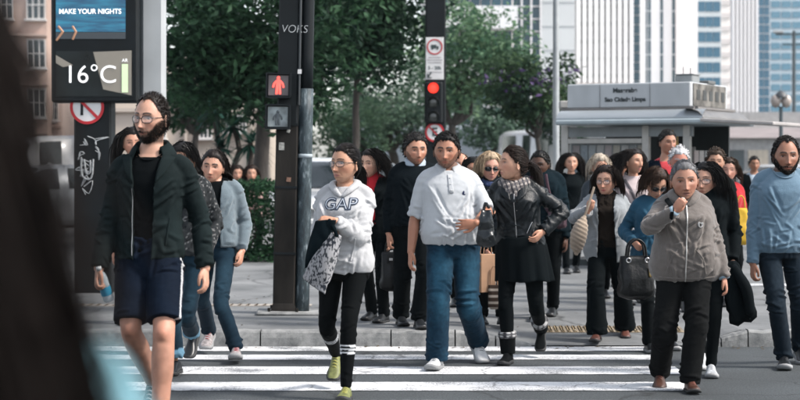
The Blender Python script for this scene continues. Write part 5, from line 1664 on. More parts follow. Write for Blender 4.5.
    # ------------------------------------------------ clothes
    def segs(s):
        out = [(s.P, s.N, 0)]
        for e in (-1, 1):
            out += [(s.sh[e], s.elb[e], 1 if e < 0 else 2), (s.elb[e], s.wri[e], 1 if e < 0 else 2), (s.hip[e], s.knee[e], 3 if e < 0 else 4), (s.knee[e], s.ank[e], 3 if e < 0 else 4)]
        return out

    def nearest(s, V, use=None):
        best = np.full(len(V), 1e9); idx = np.zeros(len(V), int); tt = np.zeros(len(V))
        for i, (a, b, g) in enumerate(s.segs()):
            if use is not None and g not in use: continue
            ab = b - a; t = np.clip(((V - a) @ ab) / (ab @ ab), 0, 1)
            dd = np.linalg.norm(V - (a + t[:, None] * ab), axis=1)
            if g == 0: dd = np.maximum(dd - .10 * s.k * s.w, 0.0) + .012
            m = dd < best; best[m] = dd[m]; idx[m] = i; tt[m] = t[m]
        return idx, tt, best

    def wrinkle(s, V, Fl, amp, use, seed=0, vert=0.0, torso_amp=1.0, fine=1.0):
        N = normals(V, Fl)
        idx, t, dist = s.nearest(V, use)
        D = np.zeros(len(V))
        for i, (a, b, g) in enumerate(s.segs()):
            m = idx == i
            if not m.any(): continue
            ab = b - a; L = np.linalg.norm(ab); u = ab / L
            Q = V[m] - a; al = Q @ u; rad = Q - al[:, None] * u
            if g == 0:
                sc = np.concatenate([rad / .085, (al / .042)[:, None]], 1)
                n1 = 1 - 2 * np.abs(vnoise(np.stack([sc[:, 0] + .35 * sc[:, 3], sc[:, 1], sc[:, 3] + .8 * np.abs(sc[:, 0])], 1), seed)) ** .7
                n2 = 1 - 2 * np.abs(vnoise(np.stack([sc[:, 0] * 2.6, sc[:, 1] * 2.6, sc[:, 3] * .30], 1), seed + 1)) ** .7
                env = .28 + .95 * np.exp(-(t[m] - .10) ** 2 / .02) + .5 * np.exp(-(t[m] - .75) ** 2 / .03)
                D[m] = .75 * torso_amp * env * (n1 * (1 - vert) + n2 * vert)
            else:
                ph = np.stack([rad[:, 0] / .075 + .4 * al / .05, rad[:, 1] / .075, al / .030 + .6 * rad[:, 0] / .05], 1)
                n1 = 1 - 2 * np.abs(vnoise(ph, seed + 3 * i)) ** .7
                ph2 = np.stack([rad[:, 0] / .05, rad[:, 1] / .05, al / .16], 1)
                n2 = vnoise(ph2, seed + 7 + i)
                upper = i in (1, 3, 5, 7)
                tj = (1 - t[m]) if upper else t[m]
                env = .35 + .9 * np.exp(-(tj * L / .09) ** 2) + (.0 if upper else .75 * np.exp(-(((1 - t[m]) * L) / .09) ** 2)) + (.5 * np.exp(-(t[m] * L / .08) ** 2) if upper else 0)
                D[m] = env * n1 + .35 * n2
        D = .42 * D + .18 * fine * vnoise(V / .018, seed + 40)
        D = D + s.folds(V, idx, t, seed) * 1.5
        D = np.clip(D, -1.0, 2.0)
        E = edges_of(Fl)
        # soften steps between neighbouring limb zones
        for _ in range(2):
            sm = np.bincount(E[:, 0], D[E[:, 1]], len(V)) + np.bincount(E[:, 1], D[E[:, 0]], len(V)); dg = np.bincount(E.ravel(), minlength=len(V)) + 1e-9
            D = .75 * D + .25 * sm / dg
        return V + N * (D * amp)[:, None]

    def folds(s, V, idx, t, seed):
        """long creases pulled from armpits, waist, elbows, crotch, knees and hems"""
        rng = np.random.default_rng(seed + 100); D = np.zeros(len(V)); k = s.k
        def ridge(p, a, b, w):
            ab = b - a; L2 = ab @ ab; u = np.clip(((p - a) @ ab) / L2, 0, 1); q = p - (a + u[:, None] * ab)
            nrm2 = np.array([-ab[1], ab[0]]) / math.sqrt(L2); sd = q @ nrm2; dd = np.linalg.norm(q, axis=1)
            tp = np.sqrt(np.clip(4 * u * (1 - u), 0, 1))
            return tp * (np.exp(-(dd / w) ** 2) - .75 * np.exp(-((sd - 1.7 * w) / (.9 * w)) ** 2) * (dd < 3.2 * w))
        for i, (a, b, g) in enumerate(s.segs()):
            m = idx == i
            if not m.any(): continue
            if g == 0:
                Q = s.to_can(V[m]) / k
                for fb in (0, 1):
                    sel = (Q[:, 1] < .01) if fb == 0 else (Q[:, 1] >= .01)
                    p = Q[sel][:, [0, 2]]; acc = np.zeros(len(p))
                    for e in (-1, 1):
                        for j in range(6):      # from the armpit and shoulder inwards and down
                            st = np.array([e * rng.uniform(.11, .17), rng.uniform(1.22, 1.36)]); en = st + np.array([-e * rng.uniform(.04, .15), -rng.uniform(.08, .26)])
                            acc += rng.uniform(.5, 1.0) * ridge(p, st, en, rng.uniform(.007, .014))
                        for j in range(7):      # gathered at the waist and hem
                            z = rng.uniform(.86, 1.12); st = np.array([e * rng.uniform(.05, .19), z]); en = st + np.array([-e * rng.uniform(.05, .14), rng.uniform(-.09, .05)])
                            acc += rng.uniform(.4, 1.0) * ridge(p, st, en, rng.uniform(.007, .013))
                        for j in range(4):      # hanging folds
                            st = np.array([e * rng.uniform(.02, .17), rng.uniform(.95, 1.15)]); en = st + np.array([rng.uniform(-.03, .03), -rng.uniform(.08, .2)])
                            acc += rng.uniform(.4, .9) * ridge(p, st, en, rng.uniform(.008, .014))
                    tmp = np.zeros(m.sum()); tmp[sel] = acc; D[np.where(m)[0]] += tmp
            else:
                ab = b - a; L = np.linalg.norm(ab); u = ab / L
                x = nrm(np.cross(u, [0, 1, 0.01])); y = np.cross(u, x); r0 = .055
                W = V[m] - a; al = W @ u; ph = np.arctan2(W @ y, W @ x)
                upper = i in (1, 3, 5, 7); acc = np.zeros(m.sum()); leg = g > 2
                nf = 12
                for j in range(nf):
                    if upper: c = L - abs(rng.normal(0, .07)) if rng.random() < .62 else abs(rng.normal(0, .07)) + .02
                    else: c = abs(rng.normal(0, .06)) if rng.random() < .45 else L - abs(rng.normal(0, .05 if leg else .07))
                    f0 = rng.uniform(-math.pi, math.pi); ln = rng.uniform(.8, 2.0); sl = rng.normal(0, .45)
                    dp = (ph - f0 + math.pi) % (2 * math.pi) - math.pi
                    p = np.stack([dp * r0, al], 1)
                    acc += rng.uniform(.5, 1.1) * ridge(p, np.array([-ln * r0 / 2, c - sl * ln * r0 / 2]), np.array([ln * r0 / 2, c + sl * ln * r0 / 2]), rng.uniform(.006, .011))
                D[np.where(m)[0]] += acc
        return D

    def top(s, name, m, hem=.90, off=.014, sleeve=1.0, neck=1.475, vox=None, amp=.006, cuff=None, vert=.15, torso_off=None, thick=1.0, seed=0, ta=1.0, extra=(), only_arms=False, hemfit=None, sm=3, open=None, openz=None, col=None, cmat=None):
        """a shirt, jumper, hoodie or jacket"""
        k = s.k; vox = vox or {0: .019, 1: .0118, 2: .0080}[s.q]
        to = off if torso_off is None else torso_off
        parts = [] if only_arms else [s.torso(hem * k, neck * k, to)]
        for e in (-1, 1):
            if sleeve > 0: parts.append(s.arm(e, off * .72 if sleeve > .6 else off, sleeve, thick, cuff))
            else: parts.append(tube([s.N + (s.sh[e] - s.N) * .4, s.N + (s.sh[e] - s.N) * .97], [.05 * k, .047 * k + off * .5], 14, 2))
        parts += list(extra)
        V, Fl = remesh(parts, vox, sm, .5)
        use = (0, 1, 2)
        V = s.wrinkle(V, Fl, amp * 1.15, use, s.seed * 5 + seed, vert, ta)
        g = dict(V=V, F=Fl)
        Q = s.to_can(V)
        g['Q'] = Q
        if open is not None:
            idx, t, dist = s.nearest(V, use)
            tor = idx == 0
            oz = np.array(open)          # rows z, x_left, x_right in canonical metres (for h=1.75)
            xl = np.interp(Q[:, 2], oz[:, 0] * k, oz[:, 1] * k); xr = np.interp(Q[:, 2], oz[:, 0] * k, oz[:, 2] * k)
            inn = tor & (Q[:, 1] < .02) & (Q[:, 0] > xl) & (Q[:, 0] < xr)
            low = Q[:, 2] < hem * k + vox * .9
            topc = (Q[:, 2] > neck * k - vox * 1.2) & tor
            vf = (inn).astype(float)
            Nn = normals(V, Fl)
            capl = tor & (Nn[:, 2] < -.75) & (Q[:, 2] < hem * k + .03)
            def kill(c, f): return (vf[f].mean(1) > .5) | (capl[f].mean(1) > .6) | (topc[f].mean(1) > .6)
            V2, F2, used = drop_faces(V, Fl, kill)
            # straighten the new front edges
            Qu = Q[used]; xlu, xru = xl[used], xr[used]
            E = []
            for f in F2:
                for kk in range(f.shape[1]): E.append(np.stack([f[:, kk], f[:, (kk + 1) % f.shape[1]]], 1))
            E = np.concatenate(E); E.sort(1); ue, ct = np.unique(E, axis=0, return_counts=True)
            bd = np.zeros(len(V2), bool); bd[ue[ct == 1].ravel()] = True
            fr = bd & (Qu[:, 1] < .03) & tor[used]
            nl_ = fr & (np.abs(Qu[:, 0] - xlu) < vox * 1.5); nr_ = fr & (np.abs(Qu[:, 0] - xru) < vox * 1.5)
            Q2 = Qu.copy(); Q2[nl_, 0] = xlu[nl_]; Q2[nr_, 0] = xru[nr_]
            hm = bd & (Qu[:, 2] < hem * k + .04); Q2[hm, 2] = hem * k
            mv = nl_ | nr_ | hm
            V2[mv] = s.to_loc(Q2[mv])
            V, Fl = V2, F2
        colr = col(Q, V, g) if col is not None and open is None else None
        o = link(name, to_mesh(V, Fl, name, True, colr), m, s.root)
        if open is not None: solid(o, .006)
        s.g = g
        return o

    def bottoms(s, name, m, rad=(.092, .068, .066, .058), waist=1.03, off=.006, ext=.02, vox=None, amp=.006, upto=1.0, seed=0, col=None, vert=.3):
        k = s.k; vox = vox or {0: .019, 1: .0118, 2: .0080}[s.q]
        wf = (.5 + .5 * s.w) * k
        parts = [s.torso(.80 * k, waist * k, off)]
        for e in (-1, 1):
            parts.append(s.leg(e, np.array(rad) * wf, upto, ext))
        V, Fl = remesh(parts, vox, 3, .5)
        V = s.wrinkle(V, Fl, amp * 1.15, (0, 3, 4), s.seed * 7 + seed, vert, .5)
        c = col(s, V) if col is not None else None
        o = link(name, to_mesh(V, Fl, name, True, c), m, s.root)
        s.gb = dict(V=V, F=Fl, Q=s.to_can(V))
        return o

    def surf(s, x, z, g=None, rad=.016):
        """as surf_raw, for x, z given for a person 1.75 m tall"""
        return s.surf_raw(x * s.k, z * s.k, g, rad)

    def surf_raw(s, x, z, g=None, rad=.016):
        """point and outward normal on the front of the garment at canonical x, z (metres)"""
        g = g or s.g
        if 'N' not in g: g['N'] = normals(g['V'], g['F'])
        Q = g['Q']
        dd = (Q[:, 0] - x) ** 2 + (Q[:, 2] - z) ** 2
        m = np.where((dd < rad * rad) & (Q[:, 1] < .02))[0]
        if len(m) == 0:
            m = np.array([np.argmin(dd + (Q[:, 1] > 0) * 1.0)])
        fr = Q[m, 1] < Q[m, 1].min() + .05
        m = m[fr]
        w = 1 / (dd[m] + 1e-5); w /= w.sum()
        n = nrm((g['N'][m] * w[:, None]).sum(0))
        p = (g['V'][m] * w[:, None]).sum(0)
        q = (Q[m] * w[:, None]).sum(0)
        p = p + (s.to_loc([[x, q[1], z]])[0] - s.to_loc([q])[0])
        return p, n

    def strip(s, name, pts, m, r=.004, lift=.004, g=None, flat=.5, parent=None):
        """thin seam / zip / edge lying on the garment through canonical (x, z) points"""
        P = spline(pts, 8); out = []
        n0 = None
        for x, z in P:
            p, n = s.surf(x, z, g); out.append(p + n * lift); n0 = n if n0 is None else n0
        out = np.array(out)
        for _ in range(2): out[1:-1] = .5 * out[1:-1] + .25 * (out[:-2] + out[2:])
        return add(name, [tube(out, [(r, r * flat)] * len(out), 8, 1, ref=n0)], m, parent or s.root)

    def print_text(s, name, txt, size, x, z, m, bold=.0, lift=.004, ext=.0008, parent=None, sx=1.0):
        me = text_mesh(txt, size, ext, bold)
        n = len(me.vertices); V = np.empty(n * 3); me.vertices.foreach_get('co', V); V = V.reshape(-1, 3)
        out = np.empty_like(V); cache = {}
        for i, (u, v, w) in enumerate(V):
            key = (round(u, 3), round(v, 3))
            if key not in cache: cache[key] = s.surf_raw(x * s.k + u * sx, z * s.k + v, None, .022)
            p, nn = cache[key]; out[i] = p + nn * (lift + w)
        me.vertices.foreach_set('co', out.astype(np.float32).ravel()); me.update()
        return link(name, me, m, parent or s.root)

    def collar(s, name, m, r=(.060, .070, .098), z=(1.462, 1.515, 1.470), A=165, point=.035, fall=.0, xs=1.0, th=.004, cy=.004, tip=0.0, lapel=0.0, ztip=0.0):
        """folded collar round the neck: stand, fold, fall; `lapel` runs the fall down the chest"""
        k = s.k; n = 41
        a = np.radians(np.linspace(-A, A, n)); f = np.abs(np.linspace(-1, 1, n))
        rows = []
        front = ss(.55, 1.0, f)
        drop = np.interp(f, [0, .5, 1], [0, .012, .045]) * k
        for j, (rr, zz) in enumerate([(r[0], z[0]), (r[1] * .98, z[1] - .008), (r[1] + .004, z[1]), ((r[1] + r[2]) / 2, (z[1] + z[2]) / 2 + .008), (r[2], z[2])]):
            wgt = [0, 0, 0, .5, 1][j]
            rad = rr * k * (1 + .0 * f)
            X = np.sin(a) * rad * xs * (.92 if s.fem else 1.0); Y = np.cos(a) * rad * 1.02 + cy * k
            Z = zz * k - drop - wgt * front * point * k
            X = X + np.sign(np.sin(a)) * wgt * front * tip
            Y = Y - wgt * front * fall
            rows.append(s.to_loc(np.stack([X, Y, Z], 1)))
        G = np.array(rows)
        o = link(name, to_mesh(*grid_surface(G), name), m, s.root)
        solid(o, th, 0)
        return o

    def patch(s, name, pts, m, th=.006, lift=.006, g=None, parent=None, sub=5):
        """a flat piece of cloth (lapel, pocket, placket) on the front: polygon of canonical (x, z) corners, as a draped quad grid a,b,c,d"""
        a, b, c, d = [np.array(p, float) for p in pts]
        G = np.zeros((sub + 1, sub + 1, 3))
        for i in range(sub + 1):
            for j in range(sub + 1):
                u, v = i / sub, j / sub
                p2 = (a * (1 - v) + b * v) * (1 - u) + (d * (1 - v) + c * v) * u
                p, n = s.surf(p2[0], p2[1], g, .03); G[i, j] = p + n * lift
        V, Fl = grid_surface(G)
        V = lap(V, Fl, 1, .3)
        o = link(name, to_mesh(V, Fl, name), m, parent or s.root)
        solid(o, th, 0)
        return o

    def shoe(s, e, m_up, m_sole, kind='sneaker', size=1.0, lace=None):
        k = (.5 + .5 * s.k) * size * (.98 if s.fem else 1.08)
        yaw, pit = s.toe[e]
        Rm = rotz(s.hyaw + R(yaw)) @ rotx(R(pit))
        A = s.ank[e]
        st = np.array([  # y, half width, top z, sole lift
            (.072, .012, .045, .012), (.068, .026, .085, .004), (.045, .034, .096, .0), (.010, .035, .100, .0), (-.030, .034, .095, .0), (-.070, .037, .076, .0), (-.110, .043, .060, .0), (-.145, .045, .050, .002), (-.175, .040, .042, .006), (-.195, .028, .032, .012), (-.203, .010, .022, .018)]) * k
        if kind in ('boot', 'ankle_boot'):
            st[1:6, 2] = np.array([.105, .125, .13, .115, .080]) * k
            st[:, 1] *= .9
        if kind == 'flat': st[:, 2] *= .75
        sole_h = {'sneaker': .028, 'boot': .026, 'dress': .018, 'flat': .014, 'ankle_boot': .03}.get(kind, .022) * k
        th = np.linspace(0, math.pi, 13)
        G = []
        for y, w, zt, zl in spline(st, 3):
            w = max(w, .004); zt = max(zt, sole_h + .004)
            X = w * np.sign(np.cos(th)) * np.abs(np.cos(th)) ** .75; Z = zl + sole_h * .7 + (zt - sole_h * .7) * np.sin(th) ** .8
            row = np.stack([X, np.full(13, y), Z], 1)
            row = np.concatenate([row, [[-w * .5, y, zl + sole_h * .5], [w * .5, y, zl + sole_h * .5]]])
            G.append(row)
        V, Fl = grid_surface(np.array(G), True)
        ns = 15; n = len(V)
        caps = np.array([list(range(ns))[::-1], list(range(n - ns, n))])
        ctr = np.array([0, 0, .088 * k])
        def place(V): return (V - ctr) @ Rm.T + A
        o = add('shoe', [(place(V), Fl + [caps])], m_up, s.root)
        ol = spline(np.array([[q[1] * 1.10 + .002, q[0], q[3]] for q in st]), 3)
        left = ol * np.array([-1, 1, 1]); ring = np.concatenate([ol, left[::-1]])
        lo = ring.copy(); hi = ring.copy(); hi[:, 2] += sole_h; md = ring.copy(); md[:, 2] += sole_h * .5; md[:, :2] *= 1.03
        G = np.array([lo * np.array([.97, .99, 1]), md, hi])
        V2, F2 = grid_surface(G, True)
        nn = len(ring)
        m2 = nn // 2
        i = np.arange(m2 - 1)
        bot = np.stack([i, i + 1, nn - 2 - i, nn - 1 - i], 1)
        F2 = F2 + [bot[:, ::-1], (bot + 2 * nn)]
        sole = add('sole', [(place(V2), F2)], m_sole, o)
        if lace is not None:
            lp = []
            for t in np.linspace(-.045, -.105, 4):
                yy = t * k; zt = np.interp(-yy, -st[:, 0], st[:, 2])
                lp.append(tube([[-.020 * k, yy + .004, zt - .008 * k], [0, yy, zt + .003], [.020 * k, yy - .004, zt - .008 * k]], .0034 * k, 6, 2))
            add('lace', [(place(V), f) for V, f in lp], lace, o)
        return o

def cloth(name, c, rough=.85, var=.14, sheen=.15, bump=.35, bs=240, scale=5, **kw):
    if np.mean(c) < .035:
        return mat(name, np.array(c) * np.array([.36, .46, .50]), .9, var=var, scale=scale, bump=bump, bscale=bs, sheen=0, spec=.08, **kw)
    return mat(name, c, rough, var=var, scale=scale, bump=bump, bscale=bs, sheen=sheen, spec=.25, **kw)
# ---------------------------------------------------------------- the people of the photograph
SK_LIGHT = (.50, .315, .235); SK_MID = (.40, .235, .165); SK_TAN = (.31, .175, .115); SK_DARK = (.085, .048, .033)
DARK = (.010, .0085, .008); BROWN = (.028, .017, .011)
shoe_w = mat('white_trainer', (.50, .51, .52), .6, var=.15, scale=20)
shoe_k = mat('black_shoe', (.010, .012, .014), .38, var=.2)
sole_w = mat('pale_rubber', (.24, .245, .25), .7, var=.2)
sole_k = mat('dark_rubber', (.016, .017, .018), .7, var=.15)
blackcloth = cloth('black_cloth', (.0075, .0105, .012))
blackwool = cloth('black_wool', (.009, .013, .016), bump=.6, bs=150)
navycloth = cloth('navy_cloth', (.006, .013, .026))
darktrouser = cloth('dark_trousers', (.0095, .011, .012), var=.2)
steel = mat('brushed_steel', (.55, .55, .56), .3, metal=1.0, var=.08)
brass = mat('brass', (.5, .36, .16), .35, metal=1.0, var=.1)

def denim(name, c, fade):
    """denim: faded fronts of thighs and knees are the dye's own wear"""
    return vcol_mat(name, .88, 0, .45, 320, .10, .16, 40, .03)

def denim_cols(c, fade):
    c, fade = np.array(c), np.array(fade)
    def f(s, V):
        w = np.zeros(len(V))
        for e in (-1, 1):
            H, K = s.hip[e], s.knee[e]
            for t, sz in ((.45, .10), (.7, .09), (1.05, .08)):
                ctr = H + (K - H) * t + s.fwd * .07
                w = np.maximum(w, np.exp(-(np.linalg.norm((V - ctr) * np.array([1.3, 1, .75]), axis=1) / sz) ** 2))
        w = np.clip(w * .8 + .22 * vnoise(V * 22, s.seed) + .12 * vnoise(V * 70, s.seed + 1), 0, 1)[:, None]
        return c * (1 - w) + fade * w
    return f

def bg_person(label, px, d, top, fem, skin, hair, hcol, topm, botm, z0=.13, yaw=0, face=(0, 0, 0), w=1.0, hem=.88, off=.02, stride=.12, q=0, shoe=None, coat=None, seed=1, beard=0, belly=0, glasses=None, wL=None, wR=None, hx=0.0, skirt=None, fx={}, openw=None, under=None, name='person'):
    h = CZ - (top + .5 - HY) / F * d - z0 - .012
    p = Human(label, px, d, h, z0, fem, w, belly, .02 if fem else 0, yaw, q=q, face=face, skin=skin, hair_col=hcol, seed=seed,
              aL=('g', px - 6 * 17 / d, -stride), aR=('g', px + 6 * 17 / d, stride, .02 if stride > .1 else 0), toeR=(0, 8), wL=wL, wR=wR, beard=beard, name=name, **fx)
    p.C = p.C + np.array([hx, 0, 0])
    # put the crown where the photograph has it
    p.C[2] = h - .113 * p.hs
    p.make_body()
    p.hair(**hair)
    if under is not None: p.top('shirt', under, 1.0, .004, 0, neck=1.44)
    p.top('coat' if hem < .8 else 'jacket', topm, hem, off, open=([(.5, -openw, openw), (1.25, -openw, openw), (1.47, -openw - .05, openw + .05)] if openw else None), neck=1.465)
    p.bottoms('trousers', botm, (.085, .066, .062, .055))
    for e in (-1, 1): p.shoe(e, shoe or shoe_k, sole_k, 'dress')
    if glasses: p.glasses(glasses)
    return p

# ---- 1  bearded man with glasses, far left
s = Human('bearded man with glasses in dark open jacket and navy shorts, holding a bottle', 150, 9.6, 1.87, fem=False, w=1.0, q=2, yaw=-6, head=(151.5, 118.5), hd=-.03, face=(-26, 2, 2),
          wL=(99, 268, -.10), wR=(205, 268, -.02), aL=('g', 152, .34, .13), aR=('g', 160, -.28, 0), kL=(131, 330, -.12), kR=(164, 331, -.22), toeL=(0, 38), toeR=(0, -5), skin=(.52, .34, .265), hair_col=(.014, .010, .008), beard=.97, hs=1.02, seed=1, nose=1.05, brow=1.0)
s.make_body(bare_leg=True, handspec={-1: dict(curl=1.0)})
s.hair('short', .012, thick=.0045, recede=.028, front=(0, .4, .05), beard=.014, r=.0024, lift=.010)
s.glasses(col=(.012, .012, .014), wide=1.02, hgt=1.05)
s.top('t_shirt', cloth('black_jersey', (.0055, .007, .008)), .93, .006, 0, neck=1.45, amp=.003)
s.strip('neckband', [(-.075, 1.475), (-.05, 1.445), (0, 1.432), (.05, 1.445), (.075, 1.475)], MATS['black_jersey'], .006)
jk = cloth('waxed_jacket', (.024, .031, .030), .62, .2, .05, bump=.3)
s.top('jacket', jk, .90, .018, 1, amp=.0075, open=[(.85, -.055, .04), (1.1, -.06, .045), (1.3, -.062, .05), (1.42, -.085, .075), (1.49, -.10, .09)], neck=1.475, cuff=.052, seed=2)
gj = s.g
s.patch('lapel', [(-.062, 1.30), (-.105, 1.36), (-.145, 1.445), (-.082, 1.46)], jk, .007, .010)
s.patch('lapel', [(.050, 1.30), (.10, 1.36), (.14, 1.445), (.072, 1.46)], jk, .007, .010)
s.collar('collar', jk, (.066, .082, .130), (1.485, 1.548, 1.482), 135, .03, .0, 1.0, .006)
s.strip('zip', [(-.057, .92), (-.062, 1.1), (-.064, 1.28)], steel, .0022, .008)
s.strip('pocket_seam', [(-.12, .98), (-.135, 1.12)], jk, .005, .003)
s.strip('pocket_seam', [(.11, .98), (.125, 1.12)], jk, .005, .003)
def shorts_col(p, V):
    Q = p.to_can(V); c = np.tile(np.array([.0025, .0065, .015]), (len(V), 1))
    H, K = p.hip[1], p.knee[1]; t = np.clip((H[2] - V[:, 2]) / (H[2] - K[2]), -.4, 1.2)[:, None]; ax_ = H + (K - H) * t
    an = np.degrees(np.arctan2(V[:, 1] - ax_[:, 1], V[:, 0] - ax_[:, 0]))
    st = (Q[:, 0] > .05) & (np.abs(an + 20) < 7)
    c[st] = (.45, .46, .48)
    return c
s.bottoms('shorts', vcol_mat('shorts_cloth', .85, 0, .3, 200, .10, .12, 8), (.100, .088, .086, .086), upto=.485, waist=1.02, off=.012, amp=.007, col=shorts_col)
for e in (-1, 1): s.shoe(e, shoe_k, sole_w, lace=sole_w)
P_beard = s

# ---- 2  woman in the printed hoodie
s = Human('woman with glasses in white printed hoodie and striped black leggings, arms folded over a coat', 344, 10.95, 1.632, fem=True, w=1.06, q=2, bust=.02, yaw=-10, head=(345.5, 164), hd=-.04, face=(-38, -2, 0),
          wR=(335, 221, -.25), eR=(.35, .2, -1), wL=(322, 228, -.18), eL=(-.25, .5, -1), aR=('g', 346, -.22, 0), aL=('g', 336, .38, .15), kR=(349, 322, -.18), kL=(327, 326, -.05), toeR=(4, -4), toeL=(0, 40),
          skin=(.50, .315, .225), hair_col=(.010, .008, .0075), seed=2, wide=1.0, nose=.9, jaw=.95, lip=(.42, .16, .14))
s.make_body(handspec={1: dict(curl=1.0, dirv=(-1, -.15, .05), palm=(0, .9, -.4)), -1: dict(curl=.8, dirv=(.6, -.3, -.5))})
s.hair('pony', thick=.007, knot=(0, .105, -.02), tail=.15)
s.glasses(col=(.05, .045, .04), wide=.98)
hd = cloth('grey_fleece', (.40, .405, .415), .9, .07, .3, bump=.35, bs=180)
s.top('hoodie', hd, .855, .030, 1, amp=.0085, cuff=.040, neck=1.46, torso_off=[(.855, .012), (.90, .03), (.96, .035), (1.1, .04), (1.3, .03), (1.46, .014)], seed=1)
navy_print = mat('navy_print', (.016, .028, .055), .8)
s.print_text('lettering', 'GAP', .105, .0, 1.335, navy_print, .0045, .0035, sx=1.05)
s.print_text('lettering_fill', 'GAP', .105, .0, 1.335, mat('pale_print', (.36, .40, .46), .85), -.0022, .0055, sx=1.05)
hp = [s.to_loc([[x * s.k, y * s.k, z * s.k]])[0] for x, y, z in ((-.010, -.122, 1.395), (-.050, -.10, 1.435), (-.086, -.03, 1.475), (-.07, .06, 1.48), (0, .095, 1.47), (.07, .06, 1.48), (.086, -.03, 1.475), (.050, -.10, 1.435), (.010, -.122, 1.395))]
hv = remesh([tube(hp, [(.012, .010), (.022, .014), (.026, .018), (.036, .028), (.045, .040), (.036, .028), (.026, .018), (.022, .014), (.012, .010)], 14, 5)], .007, 2)
s.root_hood = add('hood', [(s.wrinkle(hv[0], hv[1], .004, (0,), 4), hv[1])], hd, s.root)
s.strip('pocket_seam', [(-.10, 1.10), (-.06, .98), (-.055, .945)], hd, .005, .003)
s.strip('pocket_seam', [(.115, 1.10), (.085, .98), (.08, .945)], hd, .005, .003)
def legging_col(p, V):
    c = np.tile(np.array([.0016, .0024, .0029]), (len(V), 1))
    for e in (-1, 1):
        K, A = p.knee[e], p.ank[e]; u = nrm(A - K); al = (V - K) @ u
        near = np.linalg.norm((V - K) - al[:, None] * u, axis=1) < .085
        for t in (.150, .172, .194):
            c[near & (np.abs(al - t) < .0058)] = (.58, .60, .62)
    return c
s.bottoms('leggings', vcol_mat('legging_jersey', .85, 0, .25, 260, .08, .1, 8), (.082, .056, .055, .036), amp=.0035, off=.004, col=legging_col, ext=.0, vox=.0072)
K, A = s.hip[1], s.knee[1]
lc = K + (A - K) * .55 + np.array([.02, -.092, 0])
for dx in (-.012, 0, .012):
    pass
run = mat('lime_runner', (.15, .165, .055), .6, var=.3, scale=30)
for e in (-1, 1): s.shoe(e, run, sole_k, lace=mat('lime_lace', (.34, .32, .08), .7))
P_gap = s

# ---- 3  man in the pale polo shirt
s = Human('stocky man in pale blue polo shirt and blue jeans with dark stubble', 453, 12.55, 1.745, fem=False, w=1.18, belly=.055, q=2, yaw=4, head=(446.5, 151), hd=-.04, face=(-9, 3, 0),
          wL=(411, 252, -.05), wR=(476, 223, -.34), eR=(.95, .25, -.7), aL=('g', 437, -.16, 0), aR=('g', 478, .28, .075), kR=(468, 305, -.05), toeL=(-18, -3), toeR=(10, 26), skin=(.36, .20, .138), hair_col=(.006, .0055, .0055), beard=.75, hs=1.02, wide=1.06, seed=3, brow=1.2, jaw=1.1)
s.make_body(bare_arm=(-1, 1), handspec={1: dict(curl=.35, dirv=(-1, -.12, -.12), palm=(.1, 1, .1), thumb=-.4), -1: dict(curl=.45)})
s.hair('short', .014, thick=.012, front=(0, .1, .35), r=.0026)
polo = cloth('polo_pique', (.435, .455, .475), .88, .06, .2, bump=.5, bs=420)
s.top('polo_shirt', polo, .905, .016, .46, amp=.008, neck=1.465, thick=1.05, torso_off=[(.90, .012), (.98, .03), (1.1, .022), (1.3, .016), (1.47, .012)], seed=3)
s.collar('collar', polo, (.064, .074, .112), (1.475, 1.532, 1.487), 162, .034, .004, 1.0, .004)
s.patch('placket', [(-.022, 1.29), (.016, 1.29), (.014, 1.435), (-.020, 1.435)], polo, .003, .004)
for z in (1.315, 1.36, 1.405):
    p, n = s.surf(-.003, z); add('button', [ellipsoid(p + n * .008, (.005, .003, .005), 2)], mat('pearl_button', (.6, .6, .6), .3), s.root)
p, n = s.surf(.085, 1.295); add('chest_logo', [ellipsoid(p + n * .005, (.008, .002, .016), 2, roty(.25)), ellipsoid(p + n * .005 + np.array([.006, 0, -.012]), (.010, .002, .005), 2)], mat('navy_thread', (.02, .03, .08), .8), s.root)
s.bottoms('jeans', denim('denim_blue', 0, 0), (.098, .080, .078, .074), waist=.965, off=.0, amp=.0085, col=denim_cols((.0045, .019, .036), (.022, .078, .125)), ext=.035)
for e in (-1, 1): s.shoe(e, shoe_w, sole_w, lace=mat('grey_lace', (.22, .23, .24), .8))
P_polo = s

# ---- 4  woman in the leather jacket
s = Human('woman with ponytail in black leather jacket and grey scarf looking sideways', 521, 12.8, 1.665, fem=True, w=1.08, q=2, bust=.02, yaw=-14, head=(513, 163.5), hd=-.05, face=(-72, -4, 0),
          wL=(490, 211, -.16), eL=(-.5, .6, -.8), wR=(543, 232, -.14), eR=(1, .5, -.2), aL=('g', 508, -.1, 0), aR=('g', 541, .34, .14), kR=(536, 306, -.04), toeL=(-4, 0), toeR=(6, 38), skin=(.53, .34, .255), hair_col=(.016, .009, .0065), seed=4, lip=(.40, .14, .13), nose=1.0)
s.make_body(handspec={-1: dict(curl=.9, dirv=(-.8, -.25, .25), palm=(.2, .6, -1))})
s.hair('pony', thick=.008, knot=(0, .108, -.012), tail=.27)
lea = mat('black_leather', (.0022, .0050, .0070), .42, var=.3, scale=9, bump=.35, bscale=90, spec=.30)
s.top('leather_jacket', lea, .915, .024, 1, amp=.0085, neck=1.455, cuff=.043, torso_off=[(.91, .016), (.98, .026), (1.3, .024), (1.46, .014)])
s.strip('zip', [(-.006, .925), (.0, 1.15), (.012, 1.40)], steel, .0028, .007)
s.strip('pocket_zip', [(.08, 1.03), (.12, 1.12)], steel, .002, .006)
s.strip('waistband', [(-.17, .932), (-.08, .926), (0, .924), (.08, .926), (.17, .932)], lea, .010, .002)
s.patch('lapel', [(-.01, 1.27), (-.09, 1.33), (-.115, 1.42), (-.05, 1.43)], lea, .006, .010)
s.patch('lapel', [(.02, 1.27), (.095, 1.33), (.12, 1.42), (.06, 1.43)], lea, .006, .010)
